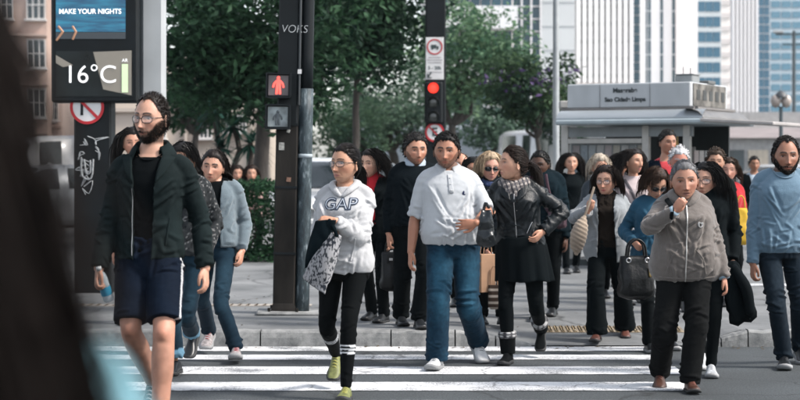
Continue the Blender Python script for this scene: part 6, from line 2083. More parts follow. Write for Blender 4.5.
def scarf(s, m, seed=0, loops=3, ends=True, col=None, size=1.0, zc=1.455):
    rng = np.random.default_rng(seed); parts = []
    for i in range(loops):
        a = np.linspace(0, 2 * math.pi, 17)
        rr = (.078 + .010 * i) * size; z = zc - .014 * i + .012 * np.cos(a) * -1
        Q = np.stack([np.sin(a) * rr, -np.cos(a) * rr * 1.05 - .006, z - .035 * np.clip(np.cos(a), 0, 1) ** 2 + rng.normal(0, .004, 17)], 1) * s.k
        Q[:, 2] = Q[:, 2]
        parts.append(tube(s.to_loc(Q), .021 * size + rng.normal(0, .003, 17), 10, 2, cap=None))
    if ends:
        for x in (-.03, .025):
            Q = np.array([(x, -.095, zc - .03), (x * 1.1, -.125, zc - .09), (x * 1.3, -.142, zc - .16), (x * 1.6, -.142, zc - .24)]) * s.k
            parts.append(tube(s.to_loc(Q), [(.022, .014), (.03, .014), (.032, .010), (.03, .006)], 12, 4))
    V, Fl = remesh(parts, .0065, 1)
    V = V + normals(V, Fl) * (.005 * (1 - 2 * np.abs(vnoise(V * np.array([60, 60, 25]), seed))))[:, None]
    c = None
    if col is not None: c = col(s.to_can(V), V)
    return link('scarf', to_mesh(V, Fl, 'scarf', True, c), m, s.root)
def tartan(Q, V):
    a = np.sin(V[:, 0] * 190 + V[:, 2] * 60) > .35; b = np.sin(V[:, 2] * 170 - V[:, 0] * 50) > .35
    c = np.tile(np.array([.14, .125, .12]), (len(V), 1)); c[a] = (.045, .045, .055); c[b & ~a] = (.30, .27, .25); c[a & b] = (.02, .022, .028)
    return c
scarf(s, vcol_mat('checked_scarf', .9, 0, .4, 300, .2, .1, 20, .2), 4, 3, True, tartan, 1.12, 1.465)
def skirt(s, m, waist=1.0, hem=.62, flare=.07, seed=0, name='skirt'):
    zs = np.linspace(waist, hem, 24) * s.k; th = np.linspace(0, 2 * math.pi, 72, endpoint=False)
    G = []
    for i, z in enumerate(zs):
        t = i / 23
        rx = np.interp(z, s.prof[:, 0], s.prof[:, 1]) if z > .86 * s.k else np.interp(.86 * s.k, s.prof[:, 0], s.prof[:, 1])
        ry = rx * .78 + .02; rx = rx + .012 + flare * t; ry = ry + flare * t
        f = 1 + .05 * t * np.sin(th * 9 + seed) + .03 * t * np.sin(th * 17 + 2 * seed)
        G.append(s.to_loc(np.stack([np.cos(th) * rx * f, np.sin(th) * ry * f, np.full(72, z) + .006 * np.sin(th * 5)], 1)))
    V, Fl = grid_surface(np.array(G), True)
    o = link(name, to_mesh(V, Fl, name), m, s.root); solid(o, .005); return o
skirt(s, blackcloth, 1.0, .64, .030, 1, 'dress')
s.bottoms('leggings', cloth('black_legging', (.0065, .0085, .0095)), (.080, .058, .056, .040), amp=.003, off=.002, vox=.009)
for e in (-1, 1):
    s.shoe(e, mat('black_suede', (.0028, .0038, .0045), .9, var=.2, spec=.1), sole_k, 'ankle_boot')
    K, A = s.knee[e], s.ank[e]; u = nrm(A - K)
    V, Fl = tube([A - u * .13, A - u * .06, A + u * .005], [.062, .058, .054], 20, 6, cap='flat')
    add('boot_shaft', [(V, Fl)], MATS['black_suede'], s.root)
    c0 = A - u * .125
    V, Fl = tube([c0 - u * .034, c0 - u * .02, c0, c0 + u * .012], [.066, .068, .068, .064], 28, 4, cap='flat')
    cc = np.tile(np.array([.40, .40, .40]), (len(V), 1)); an = np.arctan2(V[:, 1] - c0[1], V[:, 0] - c0[0])
    cc[np.sin(an * 9) > .4] = (.03, .03, .035); cc[np.sin((V @ u) * 260) > .55] = (.05, .05, .055)
    add('boot_cuff', [(V, Fl)], vcol_mat('checked_cuff', .9, 0, .3, 300, .2, .08, 20), s.root, col=cc)
P_lea = s

# ---- 5  older woman in the grey zip hoodie
s = Human('grey-haired older woman in taupe zip hoodie with hand raised to her mouth', 685, 11.3, 1.555, fem=True, w=1.28, belly=.05, q=2, bust=.035, yaw=-4, head=(684.5, 180.5), hd=-.05, face=(-4, 5, -3),
          wL=(674, 211, -.30), eL=(-1, -.1, -.9), wR=(724, 277, -.06), aL=('g', 660, .16, .03), aR=('g', 690, -.14, 0), kL=(664, 332, -.06), toeL=(-6, 18), toeR=(5, -3), skin=(.40, .235, .175), hair_col=(.17, .165, .165), seed=5, hs=1.06, wide=1.0, mouth=.8, brow=.9, lip=(.25, .10, .09), eye=.85)
s.fx['hair_col'] = (.06, .055, .05)
_h = s.hair_col; s.hair_col = np.array((.05, .045, .042))
s.make_body(handspec={-1: dict(curl=1.05, dirv=(.55, -.25, .75), palm=(.3, .9, 0), thumb=.9), 1: dict(curl=.5)})
s.hair_col = _h
s.hair('bun', thick=.008, knot=(0, .105, -.01), col=(.15, .15, .155), gloss=.55)
hz = cloth('taupe_fleece', (.125, .110, .100), .92, .10, .3, bump=.4, bs=170)
s.top('hoodie', hz, .805, .028, 1, amp=.0095, cuff=.040, neck=1.46, torso_off=[(.80, .012), (.86, .034), (.92, .04), (1.1, .036), (1.3, .028), (1.46, .016)], seed=4)
s.strip('zip', [(-.012, .815), (-.01, 1.0), (.0, 1.2), (.004, 1.38)], mat('zip_teeth', (.55, .54, .52), .4, metal=.6), .0042, .008)
s.strip('pocket_seam', [(-.15, .87), (-.12, .98), (-.07, 1.05)], hz, .005, .003)
s.strip('pocket_seam', [(.135, .87), (.11, .98), (.06, 1.05)], hz, .005, .003)
s.strip('hem_band', [(-.20, .84), (-.1, .832), (0, .83), (.1, .832), (.20, .84)], hz, .008, .001)
em = mat('white_thread', (.5, .5, .5), .8)
for tt in range(2):
    pts = []
    for a in np.linspace(.6, 5.6, 16) if tt == 0 else np.linspace(-2.2, 2.2, 10):
        p, n = s.surf(.098 + .016 * math.cos(a + 1.5) * (1 - .4 * tt), 1.245 + .020 * math.sin(a + 1.5) * (1 - .4 * tt)); pts.append(p + n * .004)
    add('embroidered_logo', [tube(pts, .0028, 6, 1)], em, s.root)
hp = [s.to_loc([[x * s.k, y * s.k, z * s.k]])[0] for x, y, z in ((-.02, -.135, 1.385), (-.06, -.11, 1.425), (-.094, -.03, 1.465), (-.075, .06, 1.475), (0, .10, 1.47), (.075, .06, 1.475), (.094, -.03, 1.465), (.06, -.11, 1.425), (.02, -.135, 1.385))]
hv = remesh([tube(hp, [(.016, .012), (.024, .016), (.03, .02), (.040, .03), (.05, .04), (.040, .03), (.03, .02), (.024, .016), (.016, .012)], 14, 5)], .007, 2)
add('hood', [(s.wrinkle(hv[0], hv[1], .004, (0,), 9), hv[1])], hz, s.root)
for e in (-1, 1):
    W = s.wri[e]; u = nrm(W - s.elb[e])
    add('shirt_cuff', [tube([W - u * .03, W + u * .012], [.038, .036], 16, 3, cap='flat')], cloth('pale_blue_cuff', (.24, .33, .40)), s.root)
s.bottoms('trousers', cloth('brown_black_cord', (.017, .0145, .014), var=.25), (.092, .076, .074, .070), amp=.008, off=.008, ext=.03)
brs = mat('brown_leather_shoe', (.055, .022, .014), .45, var=.35, scale=14)
for e in (-1, 1): s.shoe(e, brs, sole_k, 'dress', lace=mat('red_brown_lace', (.14, .04, .025), .7))
P_hood = s

# ---- 6  man in the blue sweater, right edge
s = Human('bearded man with receding hair in pale blue sweatshirt at the right edge', 779, 12.55, 1.735, fem=False, w=1.02, q=2, yaw=-3, head=(786, 156), hd=-.03, face=(-3, 3, 0),
          wL=(753, 264, -.06), wR=(826, 262, .02), aL=('g', 784, -.10, 0), aR=('g', 800, .25, .03), toeL=(-8, -2), toeR=(0, 12), skin=(.33, .19, .135), hair_col=(.009, .0075, .007), beard=.85, seed=6, hs=1.08, wide=.98, eye=.9)
s.make_body(handspec={-1: dict(curl=.75)})
s.hair('crop', .014, thick=.010, recede=.026, front=(0, .3, .1), beard=.010)
sw = cloth('blue_sweatshirt', (.112, .185, .25), .92, .08, .3, bump=.4, bs=170)
s.top('sweatshirt', sw, .845, .022, 1, amp=.0065, cuff=.042, neck=1.462, torso_off=[(.84, .012), (.91, .034), (1.1, .03), (1.3, .024), (1.46, .014)], seed=5)
s.strip('neckband', [(-.078, 1.465), (-.055, 1.43), (0, 1.415), (.055, 1.43), (.078, 1.465)], sw, .007)
s.bottoms('jeans', denim('denim_dark', 0, 0), (.088, .068, .066, .062), waist=1.0, off=.006, amp=.008, col=denim_cols((.006, .0115, .018), (.013, .022, .032)), ext=.03)
for e in (-1, 1): s.shoe(e, shoe_k, sole_w, lace=shoe_k)
P_blue = s

# ---- 7  young man with long hair in the cardigan
s = Human('young man with shoulder-length dark hair in grey-blue cardigan holding a cigarette', 217, 13.1, 1.66, fem=False, w=.92, q=1, yaw=-4, head=(213, 167), hd=-.03, face=(-6, 3, 5),
          wR=(242, 251, -.05), wL=(196, 250, .02), aR=('g', 236, -.28, .02), aL=('g', 209, .34, .09), kR=(221, 303, -.26), toeR=(8, -6), toeL=(0, 18), skin=(.48, .30, .225), hair_col=(.013, .009, .0075), seed=7, brow=1.3, beard=.12)
s.make_body(handspec={1: dict(curl=.55)})
s.hair('swept', .24, thick=.014, part=-.02, wave=.003, low=.01)
s.top('t_shirt', MATS['black_jersey'], .93, .006, 0, neck=1.45, amp=.004)
cg = cloth('grey_blue_knit', (.115, .150, .172), .92, .1, .3, bump=.5, bs=160)
s.top('cardigan', cg, .90, .022, 1, amp=.008, cuff=.040, open=[(.88, -.10, .055), (1.2, -.085, .06), (1.4, -.08, .075), (1.47, -.09, .09)], neck=1.465)
s.bottoms('jeans', denim('denim_mid', 0, 0), (.082, .064, .064, .060), waist=1.0, off=.006, amp=.008, col=denim_cols((.005, .015, .026), (.015, .038, .058)), ext=.03)
for e in (-1, 1): s.shoe(e, mat('grey_red_trainer', (.33, .30, .30), .6, var=.4, scale=30), sole_w, lace=mat('red_lace', (.3, .05, .06), .6))
W, u, v, n, kk = s.handinfo[1]
P_young = s

# ---- 8  man in black jumper with shirt collar
s = Human('dark-haired man with moustache in black jumper over a pale shirt collar', 414, 14.2, 1.64, z0=.13, w=1.15, belly=.03, q=1, yaw=8, head=(415.5, 150), hd=-.03, face=(16, 4, 0), aR=('g', 419, -.08), aL=('g', 401, .2), skin=(.42, .245, .175), hair_col=(.007, .006, .006), beard=.75, seed=8, hs=1.07, wide=1.05, jaw=1.1, brow=1.2)
s.make_body(); s.hair('short', .018, thick=.013, front=(0, .35, .3))
s.top('jumper', blackwool, .90, .022, 1, amp=.008, neck=1.45)
s.collar('shirt_collar', cloth('pale_blue_shirt', (.36, .43, .50)), (.064, .072, .104), (1.475, 1.535, 1.487), 168, .028)
s.bottoms('trousers', darktrouser, (.094, .076, .074, .07), amp=.008, ext=.03)
for e in (-1, 1): s.shoe(e, shoe_k, sole_k, 'dress')

# ---- 9  woman with the red turtleneck
s = Human('woman with long dark hair in red turtleneck and black coat carrying a handbag', 376, 14.7, 1.53, z0=.13, fem=True, w=1.0, q=1, yaw=-22, head=(371, 163.5), hd=-.03, face=(-34, 4, 0), aR=('g', 384, -.05), aL=('g', 372, .2), wR=(390, 238, -.12), wL=(360, 240, -.05), skin=(.53, .35, .27), hair_col=(.011, .009, .0085), seed=9, lip=(.4, .12, .12))
s.make_body(); s.hair('long', .30, thick=.010, part=-.02, spread=.6)
red = cloth('red_knit', (.42, .010, .020), .9, .1, .2)
s.top('turtleneck', red, .95, .006, 0, neck=1.45, amp=.003)
add('roll_neck', [tube(s.to_loc(np.array([(0, .0, 1.40), (0, .004, 1.46), (0, .006, 1.50), (0, .004, 1.515)]) * s.k), [.075, .062, .058, .054], 20, 4, cap='flat')], red, s.root)
s.top('coat', blackcloth, .70, .028, 1, amp=.008, open=[(.6, -.06, .06), (1.2, -.05, .05), (1.40, -.085, .085), (1.47, -.11, .11)], neck=1.46)
s.bottoms('trousers', darktrouser, (.082, .062, .062, .06), amp=.006, ext=.03)
for e in (-1, 1): s.shoe(e, shoe_k, sole_k, 'dress')
gold = add('earring', [tube([s.head_pts([[.074 + .016 * math.cos(a) * 0, .012 + .016 * math.cos(a), -.058 + .016 * math.sin(a)]])[0] for a in np.linspace(0, 6.283, 14)], .002, 6, 1, cap=None)], brass, s.root)

# ---- 10  woman in grey cardigan and brown scarf
s = Human('woman with glasses in open pale grey cardigan and brown scarf holding a beige bag', 607, 14.15, 1.47, z0=.035, fem=True, w=1.18, belly=.03, q=1, bust=.03, yaw=-10, head=(606.5, 180.5), hd=-.04, face=(-26, 5, 0), wL=(588, 211, -.26), eL=(-1, .3, -.7), wR=(640, 255, -.05), aL=('g', 597, -.12, 0), aR=('g', 625, .18, .02), toeL=(-5, 0), toeR=(5, 10), skin=(.52, .33, .25), hair_col=(.016, .010, .008), seed=10, lip=(.42, .07, .075), wide=1.03)
s.make_body(handspec={-1: dict(curl=1.0, dirv=(.1, -.4, .9), palm=(.8, .5, 0))})
s.hair('bob', .17, thick=.014, part=.01, spread=.7)
s.glasses(col=(.02, .014, .012), wide=.98)
brown = cloth('brown_knit', (.040, .024, .018), .92, .2, .2)
s.top('top', brown, .90, .010, 0, neck=1.45, amp=.004)
gc = cloth('pale_grey_knit', (.215, .232, .245), .92, .1, .3, bump=.5, bs=150)
s.top('cardigan', gc, .76, .026, 1, amp=.009, cuff=.046, open=[(.7, -.10, .11), (1.2, -.075, .085), (1.38, -.085, .085), (1.47, -.11, .11)], neck=1.465)
scarf(s, brown, 10, 3, True)
s.bottoms('trousers', blackcloth, (.088, .078, .085, .098), amp=.007, ext=.03)
for e in (-1, 1): s.shoe(e, mat('brown_shoe', (.10, .035, .024), .5, var=.3), sole_k, 'dress')
P_grey = s

# ---- 11  black-haired woman behind the hoodie
s = Human('woman with straight black hair and glasses in black coat behind the grey hoodie', 706, 12.1, 1.60, fem=True, w=.98, q=1, yaw=-14, head=(705.5, 180), hd=-.02, face=(-28, 3, 0), wR=(733, 262, -.08), aR=('g', 711, -.12), aL=('g', 702, .3, .05), toeL=(0, 20), toeR=(6, 0), skin=(.50, .32, .245), hair_col=(.007, .0068, .007), seed=11)
s.make_body(handspec={1: dict(curl=1.0)}); s.hair('long', .26, thick=.010, part=-.01, spread=.5); s.glasses(col=(.02, .02, .02))
s.top('coat', blackcloth, .80, .024, 1, amp=.008)
s.bottoms('leggings', MATS['black_legging'], (.078, .056, .055, .042), amp=.004)
for e in (-1, 1): s.shoe(e, mat('pale_grey_trainer', (.40, .42, .44), .6, var=.25, scale=30), sole_w, lace=shoe_w)

# ---- 12  woman in the bright blue jacket, head bowed
s = Human('woman with brown bob and sunglasses in bright blue jacket, head bowed, carrying a black handbag', 652, 13.6, 1.485, fem=True, w=1.05, q=1, yaw=6, head=(655.5, 183), hd=-.06, face=(14, 30, 0), wL=(634, 243, -.12), aL=('g', 649, -.1), aR=('g', 671, .12), skin=(.46, .29, .215), hair_col=(.028, .016, .011), seed=12)
s.make_body(handspec={-1: dict(curl=1.0)}); s.hair('bob', .13, thick=.018, part=.03, spread=.8, col=(.035, .019, .012)); s.glasses('dark')
tb = cloth('teal_blue_nylon', (.010, .060, .105), .7, .15, .05)
s.top('jacket', tb, .84, .024, 1, amp=.009, cuff=.042)
s.bottoms('trousers', darktrouser, (.082, .066, .064, .06), amp=.007, ext=.02)
for e in (-1, 1): s.shoe(e, shoe_k, sole_w)

# ---- 13  dark-skinned man in dark jacket behind the leather jacket
s = Human('man with short black hair in dark blue jacket with a shoulder strap', 546, 15.2, 1.56, z0=.12, w=1.08, q=1, yaw=-14, head=(540, 165), hd=-.02, face=(-24, 5, 0), wR=(566, 238, -.05), aL=('g', 538, -.1), aR=('g', 553, .15), skin=SK_DARK, hair_col=(.005, .005, .005), seed=13, nose=1.1, wide=1.02)
s.make_body(); s.hair('crop', .010, thick=.010)
dj = cloth('dark_teal_jacket', (.012, .024, .031), .7, .2, .1)
s.top('jacket', dj, .86, .028, 1, amp=.009); s.collar('collar', dj, (.066, .078, .11), (1.48, 1.54, 1.485), 160, .02)
s.strip('strap', [(-.10, 1.42), (-.03, 1.25), (.06, 1.08), (.13, .95)], mat('plum_webbing', (.055, .022, .035), .7), .02, .004, flat=.2)
s.bottoms('trousers', darktrouser)
for e in (-1, 1): s.shoe(e, shoe_k, sole_k, 'dress')

# ---- 14  person in the flecked jacket, mostly hidden by the bearded man
s = Human('person in dark flecked jacket and rolled-up jeans half hidden behind the bearded man', 188, 12.2, 1.70, fem=True, w=.95, q=1, yaw=-8, head=(183, 160), hd=0, face=(-20, 14, 10), wR=(207, 252, -.03), aL=('g', 176, -.1), aR=('g', 192, .38, .16), kR=(187, 316, -.06), toeR=(0, 42), skin=(.45, .28, .20), hair_col=(.010, .009, .009), seed=14)
s.make_body(handspec={1: dict(curl=.7)}); s.hair('bob', .10, thick=.012, spread=.5)
def fleck(Q, V, g):
    c = np.tile(np.array([.022, .025, .027]), (len(V), 1)); n = vnoise(V * 120, 3); c[n > .45] = (.16, .16, .16); c[n < -.5] = (.005, .006, .007); return c
s.top('jacket', vcol_mat('flecked_tweed', .9, 0, .5, 200, .2, .15, 60), .86, .022, 1, amp=.008, col=fleck)
def rolled(p, V):
    c = denim_cols((.005, .015, .026), (.015, .04, .06))(p, V)
    for e in (-1, 1):
        u = nrm(p.ank[e] - p.knee[e]); al = (V - p.ank[e]) @ u
        c[(al > -.10) & (np.linalg.norm(V - p.ank[e], axis=1) < .16)] = (.10, .20, .28)
    return c
s.bottoms('jeans', denim('denim_blue', 0, 0), (.080, .062, .062, .066), amp=.007, col=rolled, ext=-.03)
for e in (-1, 1): s.shoe(e, shoe_k, sole_k)

# ---- 15  blonde woman with sunglasses
s = Human('blonde woman with dark sunglasses and navy scarf behind the couple', 492, 14.6, 1.49, z0=.13, fem=True, w=1.0, q=1, yaw=0, head=(490, 167), face=(8, 8, 0), hd=-.03, wL=(486, 250, -.1), skin=(.52, .32, .26), hair_col=(.36, .25, .15), seed=15, lip=(.42, .14, .14))
s.hair_col = np.array((.20, .13, .08)); s.make_body(); s.hair('bob', .19, thick=.018, part=.02, col=(.40, .30, .20), gloss=.45, spread=.6); s.glasses('dark')
s.top('coat', cloth('dark_grey_coat', (.02, .022, .026)), .80, .024, 1)
scarf(s, cloth('navy_scarf', (.016, .03, .085)), 15, 2, False)
s.bottoms('trousers', darktrouser)
for e in (-1, 1): s.shoe(e, shoe_k, sole_k, 'dress')

# ---- background walkers
bg_person('woman in long black coat with straight dark hair walking alone by the kiosk', 571, 21.2, 152, True, SK_LIGHT, dict(style='long', length=.34, thick=.004, spread=.3), (.010, .008, .008), blackcloth, blackcloth, hem=.62, q=1, seed=21)
bg_person('pale-haired person in dark jacket behind the grey cardigan', 599, 17.2, 154, True, SK_LIGHT, dict(style='bob', length=.14, thick=.02, col=(.42, .36, .29)), (.3, .25, .2), cloth('slate_jacket', (.03, .04, .05)), darktrouser, seed=22, face=(10, 10, 0))
bg_person('dark-haired woman mostly hidden behind the smiling woman', 620, 19.0, 153, True, SK_MID, dict(style='long', length=.3), (.012, .009, .008), blackcloth, darktrouser, seed=23)
s = bg_person('smiling woman with long dark hair in pale top with bag strap', 633, 16.6, 148, True, (.47, .29, .21), dict(style='long', length=.34, thick=.012, part=-.02), (.010, .008, .008), cloth('blush_top', (.44, .37, .37)), darktrouser, seed=24, q=1, face=(38, 0, 0), yaw=8, off=.012, fx=dict(lip=(.42, .12, .12)))
s.strip('strap', [(-.11, 1.42), (-.04, 1.25), (.06, 1.06)], mat('grey_webbing', (.09, .08, .09), .7), .014, .004, flat=.2)
s = bg_person('tall man with short dark hair in navy suit and red shirt', 667, 17.8, 129.5, False, (.40, .23, .165), dict(style='crop', length=.012, thick=.011), (.008, .0075, .007), navycloth, navycloth, seed=25, q=1, face=(18, 4, 0), w=1.1, openw=.05, under=cloth('coral_shirt', (.48, .045, .055)))
bg_person('white-haired man with red face behind the grey-haired woman', 678.5, 15.6, 146.5, False, (.46, .22, .17), dict(style='short', length=.03, thick=.014, col=(.55, .55, .56), front=(0, .3, .1)), (.5, .5, .5), cloth('charcoal_jacket', (.02, .022, .024)), darktrouser, seed=26, q=0, face=(0, 10, 0))
bg_person('dark-haired man in dark jacket behind the woman with black hair', 715, 16.2, 148.5, False, (.40, .25, .18), dict(style='short', length=.03, thick=.016, col=(.035, .022, .014)), (.03, .02, .012), cloth('olive_black_jacket', (.012, .014, .013)), darktrouser, seed=27, q=0, face=(-8, 2, 0))
s = bg_person('woman in bright red coat carrying a yellow bag', 728, 17.0, 157, True, (.50, .30, .24), dict(style='bob', length=.16, thick=.014, col=(.03, .018, .012)), (.03, .018, .012), cloth('red_coat', (.40, .012, .018), .85, .12), darktrouser, seed=28, face=(-10, 4, 0), hem=.80)
P_red = s
bg_person('man in black jacket over pale blue shirt walking far behind by the kiosk', 754, 27.0, 156, False, SK_TAN, dict(style='short', length=.02), (.01, .008, .007), blackcloth, darktrouser, seed=29, openw=.07, under=cloth('pale_blue_shirt', (.36, .43, .50)), w=1.1)
bg_person('bald man partly hidden behind the polo shirt shoulder', 461, 16.4, 152, False, (.46, .27, .20), dict(style='crop', length=.008, thick=.003, recede=.06, n=60), (.10, .07, .05), cloth('grey_jacket', (.06, .065, .07)), darktrouser, seed=30)
bg_person('black-haired woman mostly hidden behind the polo shirt shoulder', 473.5, 15.3, 156.5, True, SK_MID, dict(style='bob', length=.14, thick=.014), (.008, .007, .007), blackcloth, darktrouser, seed=31)
bg_person('dark-haired woman half hidden behind the bearded man shoulder', 133, 14.6, 127, True, (.46, .27, .20), dict(style='long', length=.26, thick=.014), (.010, .0085, .008), blackcloth, darktrouser, seed=32, face=(14, 4, 0), wL=(113, 252, -.05))
# ---------------------------------------------------------------- woman in the near foreground, back to the camera
s = Human('blurred woman with long curly dark hair seen from behind at the left edge', -232, 1.22, 1.700, fem=True, sw=1.66, wL=('l', .50, .05, .98), eL=(0, 0, -1), w=1.0, q=1, yaw=168, face=(160, 0, 0), skin=SK_MID, hair_col=(.020, .011, .007), seed=51)
s.make_body()
s.hair('long', .46, n=900, thick=.006, wave=.004, spread=.6, flare=.026, col=(.0042, .0021, .0014), gloss=.85, r=.0042)
s.top('blouse', cloth('sky_blue_cotton', (.16, .33, .39), .85, .12), .90, .020, 1, amp=.006)
s.bottoms('trousers', darktrouser)
for e in (-1, 1): s.shoe(e, shoe_k, sole_k)

# two people sitting on a low wall behind the hedge
wall = empty('low_wall', gp(246, 26.4), 'low concrete wall behind the hedge', 'wall')
add('coping', [box((0, 0, .46), (2.4, .42, .07), None, .01)], CONC, wall, smooth=False)
add('wall_face', [box((0, 0, .215), (2.3, .34, .43))], CONC, wall, smooth=False)
for px, top, col, lab, sd in ((237.5, 171, (.03, .035, .04), 'dark-haired person in dark top seated behind the hedge', 61), (251.5, 168, (.30, .20, .18), 'dark-haired person in pale top seated behind the hedge nearer the trunk', 62)):
    h = 1.62
    s = Human(lab, px, 26.1, h, gz, fem=True, q=0, yaw=10, face=(10, 4, 0), pel=(.56,), aL=('g', px - 5, -.48), aR=('g', px + 5, -.46), wL=('l', -.10, -.30, .62), wR=('l', .10, -.30, .62), skin=SK_LIGHT, hair_col=(.02, .012, .009), seed=sd)
    s.make_body(); s.hair('bob', .16, thick=.014)
    s.top('jumper', cloth('seated_top_%d' % sd, col), .90, .018, 1); s.bottoms('trousers', darktrouser)
    for e in (-1, 1): s.shoe(e, shoe_k, sole_k)

# ---------------------------------------------------------------- things carried
def bag_shell(w, h, t, bulge=.3, taper=.12, sag=0.0, seed=0, crum=.01, n=14, ztop=0.0):
    """soft bag: superellipse rings from the bottom (z=-h) to the top (z=0)"""
    th = np.linspace(0, 2 * math.pi, 40, endpoint=False); rows = []
    for i in range(n + 1):
        u = i / n; f = (1 - taper * u) * (1 - .55 * (1 - min(1, u / .12)) ** 2)
        bt = t * (1 - .75 * u ** 1.6) * (1 + bulge * math.sin(math.pi * min(1, u * 1.1))) * (1 - .4 * (1 - min(1, u / .12)) ** 2)
        ct = np.sign(np.cos(th)) * np.abs(np.cos(th)) ** .6; sn = np.sign(np.sin(th)) * np.abs(np.sin(th)) ** .6
        rows.append(np.stack([w / 2 * f * ct, bt / 2 * sn, np.full(40, -h + h * u) - sag * (1 - u) * np.cos(th) ** 2], 1))
    V, Fl = grid_surface(np.array(rows), True)
    m_ = 40; caps = np.array([list(range(m_))[::-1], list(range(len(V) - m_, len(V)))])
    V = V + normals(V, Fl) * (crum * (1 - 2 * np.abs(vnoise(V * np.array([22, 22, 14]), seed))))[:, None]
    return V, Fl + [caps]
def handle(a, b, h, r=.008, y=0.0):
    return tube([(a, y, -.01), (a + (b - a) * .12, y, h * .7), ((a + b) / 2, y, h), (b - (b - a) * .12, y, h * .7), (b, y, -.01)], r, 8, 4)
def carried(name, label, cat, px, py, d, rot=(0, 0, 0)):
    return empty(name, P3(px, py, d), label, cat, rot, 'things carried by the walkers')

gloss_k = mat('glossy_black_leather', (.0016, .0024, .003), .38, spec=.3, var=.3, scale=6, bump=.25, bscale=50)
o = carried('handbag', 'small black leather handbag held by the woman in red turtleneck', 'handbag', 391, 252, 14.5)
bdy = add('bag_body', [bag_shell(.20, .33, .12, .3, .25, seed=1)], gloss_k, o); add('handle', [handle(-.05, .05, .11)], gloss_k, o); add('clasp', [box((0, -.045, -.06), (.03, .012, .02))], steel, o, smooth=False)
o = carried('handbag', 'large black leather handbag with metal rings held by the woman in blue', 'handbag', 636, 256, 13.25, (0, 0, R(8)))
add('bag_body', [bag_shell(.29, .33, .15, .25, .10, seed=2)], gloss_k, o)
for y_ in (-.035, .03): add('handle', [handle(-.075, .075, .13, .009, y_)], gloss_k, o)
for x_ in (-.075, .075): add('ring', [tube([(x_ + .018 * math.cos(a), -.06, -.03 + .018 * math.sin(a)) for a in np.linspace(0, 6.283, 13)], .004, 6, 1, cap=None)], steel, o)
add('tassel', [tube([(.09, -.065, -.05), (.095, -.07, -.15)], [.008, .014], 8, 3)], brass, o)
# plastic bag on the couple's arms
o = carried('plastic_bag', 'crumpled shiny black plastic bag hanging between the couple', 'bag', 486, 210, 12.22, (0, 0, R(-10)))
add('bag_body', [bag_shell(.125, .26, .07, .4, .55, seed=5, crum=.016)], mat('black_polythene', (.004, .007, .009), .22, var=.3, bump=.9, bscale=26, spec=.5), o)
add('handle', [tube([(-.02, 0, -.02), (-.005, 0, .05), (.02, 0, .02)], [.012, .01, .012], 8, 3)], MATS['black_polythene'], o)
# paper bag and striped bag
o = carried('paper_bag', 'brown paper carrier bag hanging behind the couple', 'bag', 486, 254, 14.3, (0, 0, R(25)))
kraft = mat('kraft_paper', (.34, .20, .12), .85, var=.15, scale=8)
add('bag_body', [box((0, 0, -.16), (.14, .09, .32), None, .004)], kraft, o, smooth=False)
for y_ in (-.03, .03): add('handle', [handle(-.04, .04, .09, .004, y_)], kraft, o)
o = carried('striped_bag', 'small brown striped bag below the paper bag', 'bag', 494, 285, 14.25)
V, Fl = bag_shell(.10, .20, .06, .2, .1, seed=7, crum=.004, n=30)
cc = np.tile(np.array([.035, .022, .016]), (len(V), 1)); cc[np.sin(V[:, 2] * 120) > .35] = (.30, .26, .22)
add('bag_body', [(V, Fl)], vcol_mat('striped_cloth', .85, 0, .3, 200, .2, .1, 20), o, col=cc); add('handle', [handle(-.03, .03, .16, .005)], kraft, o)
# plum shoulder bag
o = carried('shoulder_bag', 'plum coloured shoulder bag on the man in the dark jacket', 'bag', 559, 204, 14.85, (0, R(6), R(-20)))
add('bag_body', [bag_shell(.16, .21, .10, .3, .15, seed=8)], mat('plum_leather', (.050, .022, .033), .45, var=.3, bump=.3, bscale=40), o); add('strap', [tube([(-.06, 0, -.01), (-.11, 0, .12), (-.15, .02, .24)], [(.014, .004)] * 3, 8, 4)], MATS['plum_webbing'], o)
# beige wrapped bag
o = carried('rolled_bag', 'beige quilted baguette-shaped bag hanging from the hand of the woman in grey cardigan', 'bag', 584, 218, 13.82, (0, R(12), 0))
V, Fl = tube([(0, 0, .0), (-.008, 0, -.06), (-.012, 0, -.16), (-.006, 0, -.25), (0, 0, -.29)], [.022, .055, .068, .05, .02], 28, 12)
V = V + normals(V, Fl) * (.0028 * np.sin(V[:, 2] * 190 + V[:, 0] * 60))[:, None]
add('bag_body', [(V, Fl)], cloth('beige_quilt', (.30, .24, .185), .85, .25), o); add('strap', [tube([(0, 0, 0), (.015, 0, .12), (.03, .02, .26)], [(.010, .003)] * 3, 8, 4)], MATS['beige_quilt'], o)
# black jacket over the arm
o = carried('folded_jacket', 'black jacket hanging from the hand of the black-haired woman', 'jacket', 729, 262, 11.95, (0, R(-14), 0))
add('jacket_body', [bag_shell(.20, .40, .09, .3, .45, .05, 11, .016)], blackcloth, o); add('sleeve', [tube([(.02, -.03, -.05), (.06, -.06, -.2), (.05, -.06, -.36)], [.03, .04, .035], 14, 5)], blackcloth, o)
# yellow bag
o = carried('yellow_bag', 'bright yellow bag held by the woman in red coat', 'bag', 741, 208, 16.7)
add('bag_body', [bag_shell(.15, .36, .10, .3, .2, seed=12)], cloth('yellow_canvas', (.58, .36, .03), .7, .15), o); add('handle', [handle(-.04, .04, .12, .007)], MATS['yellow_canvas'], o)
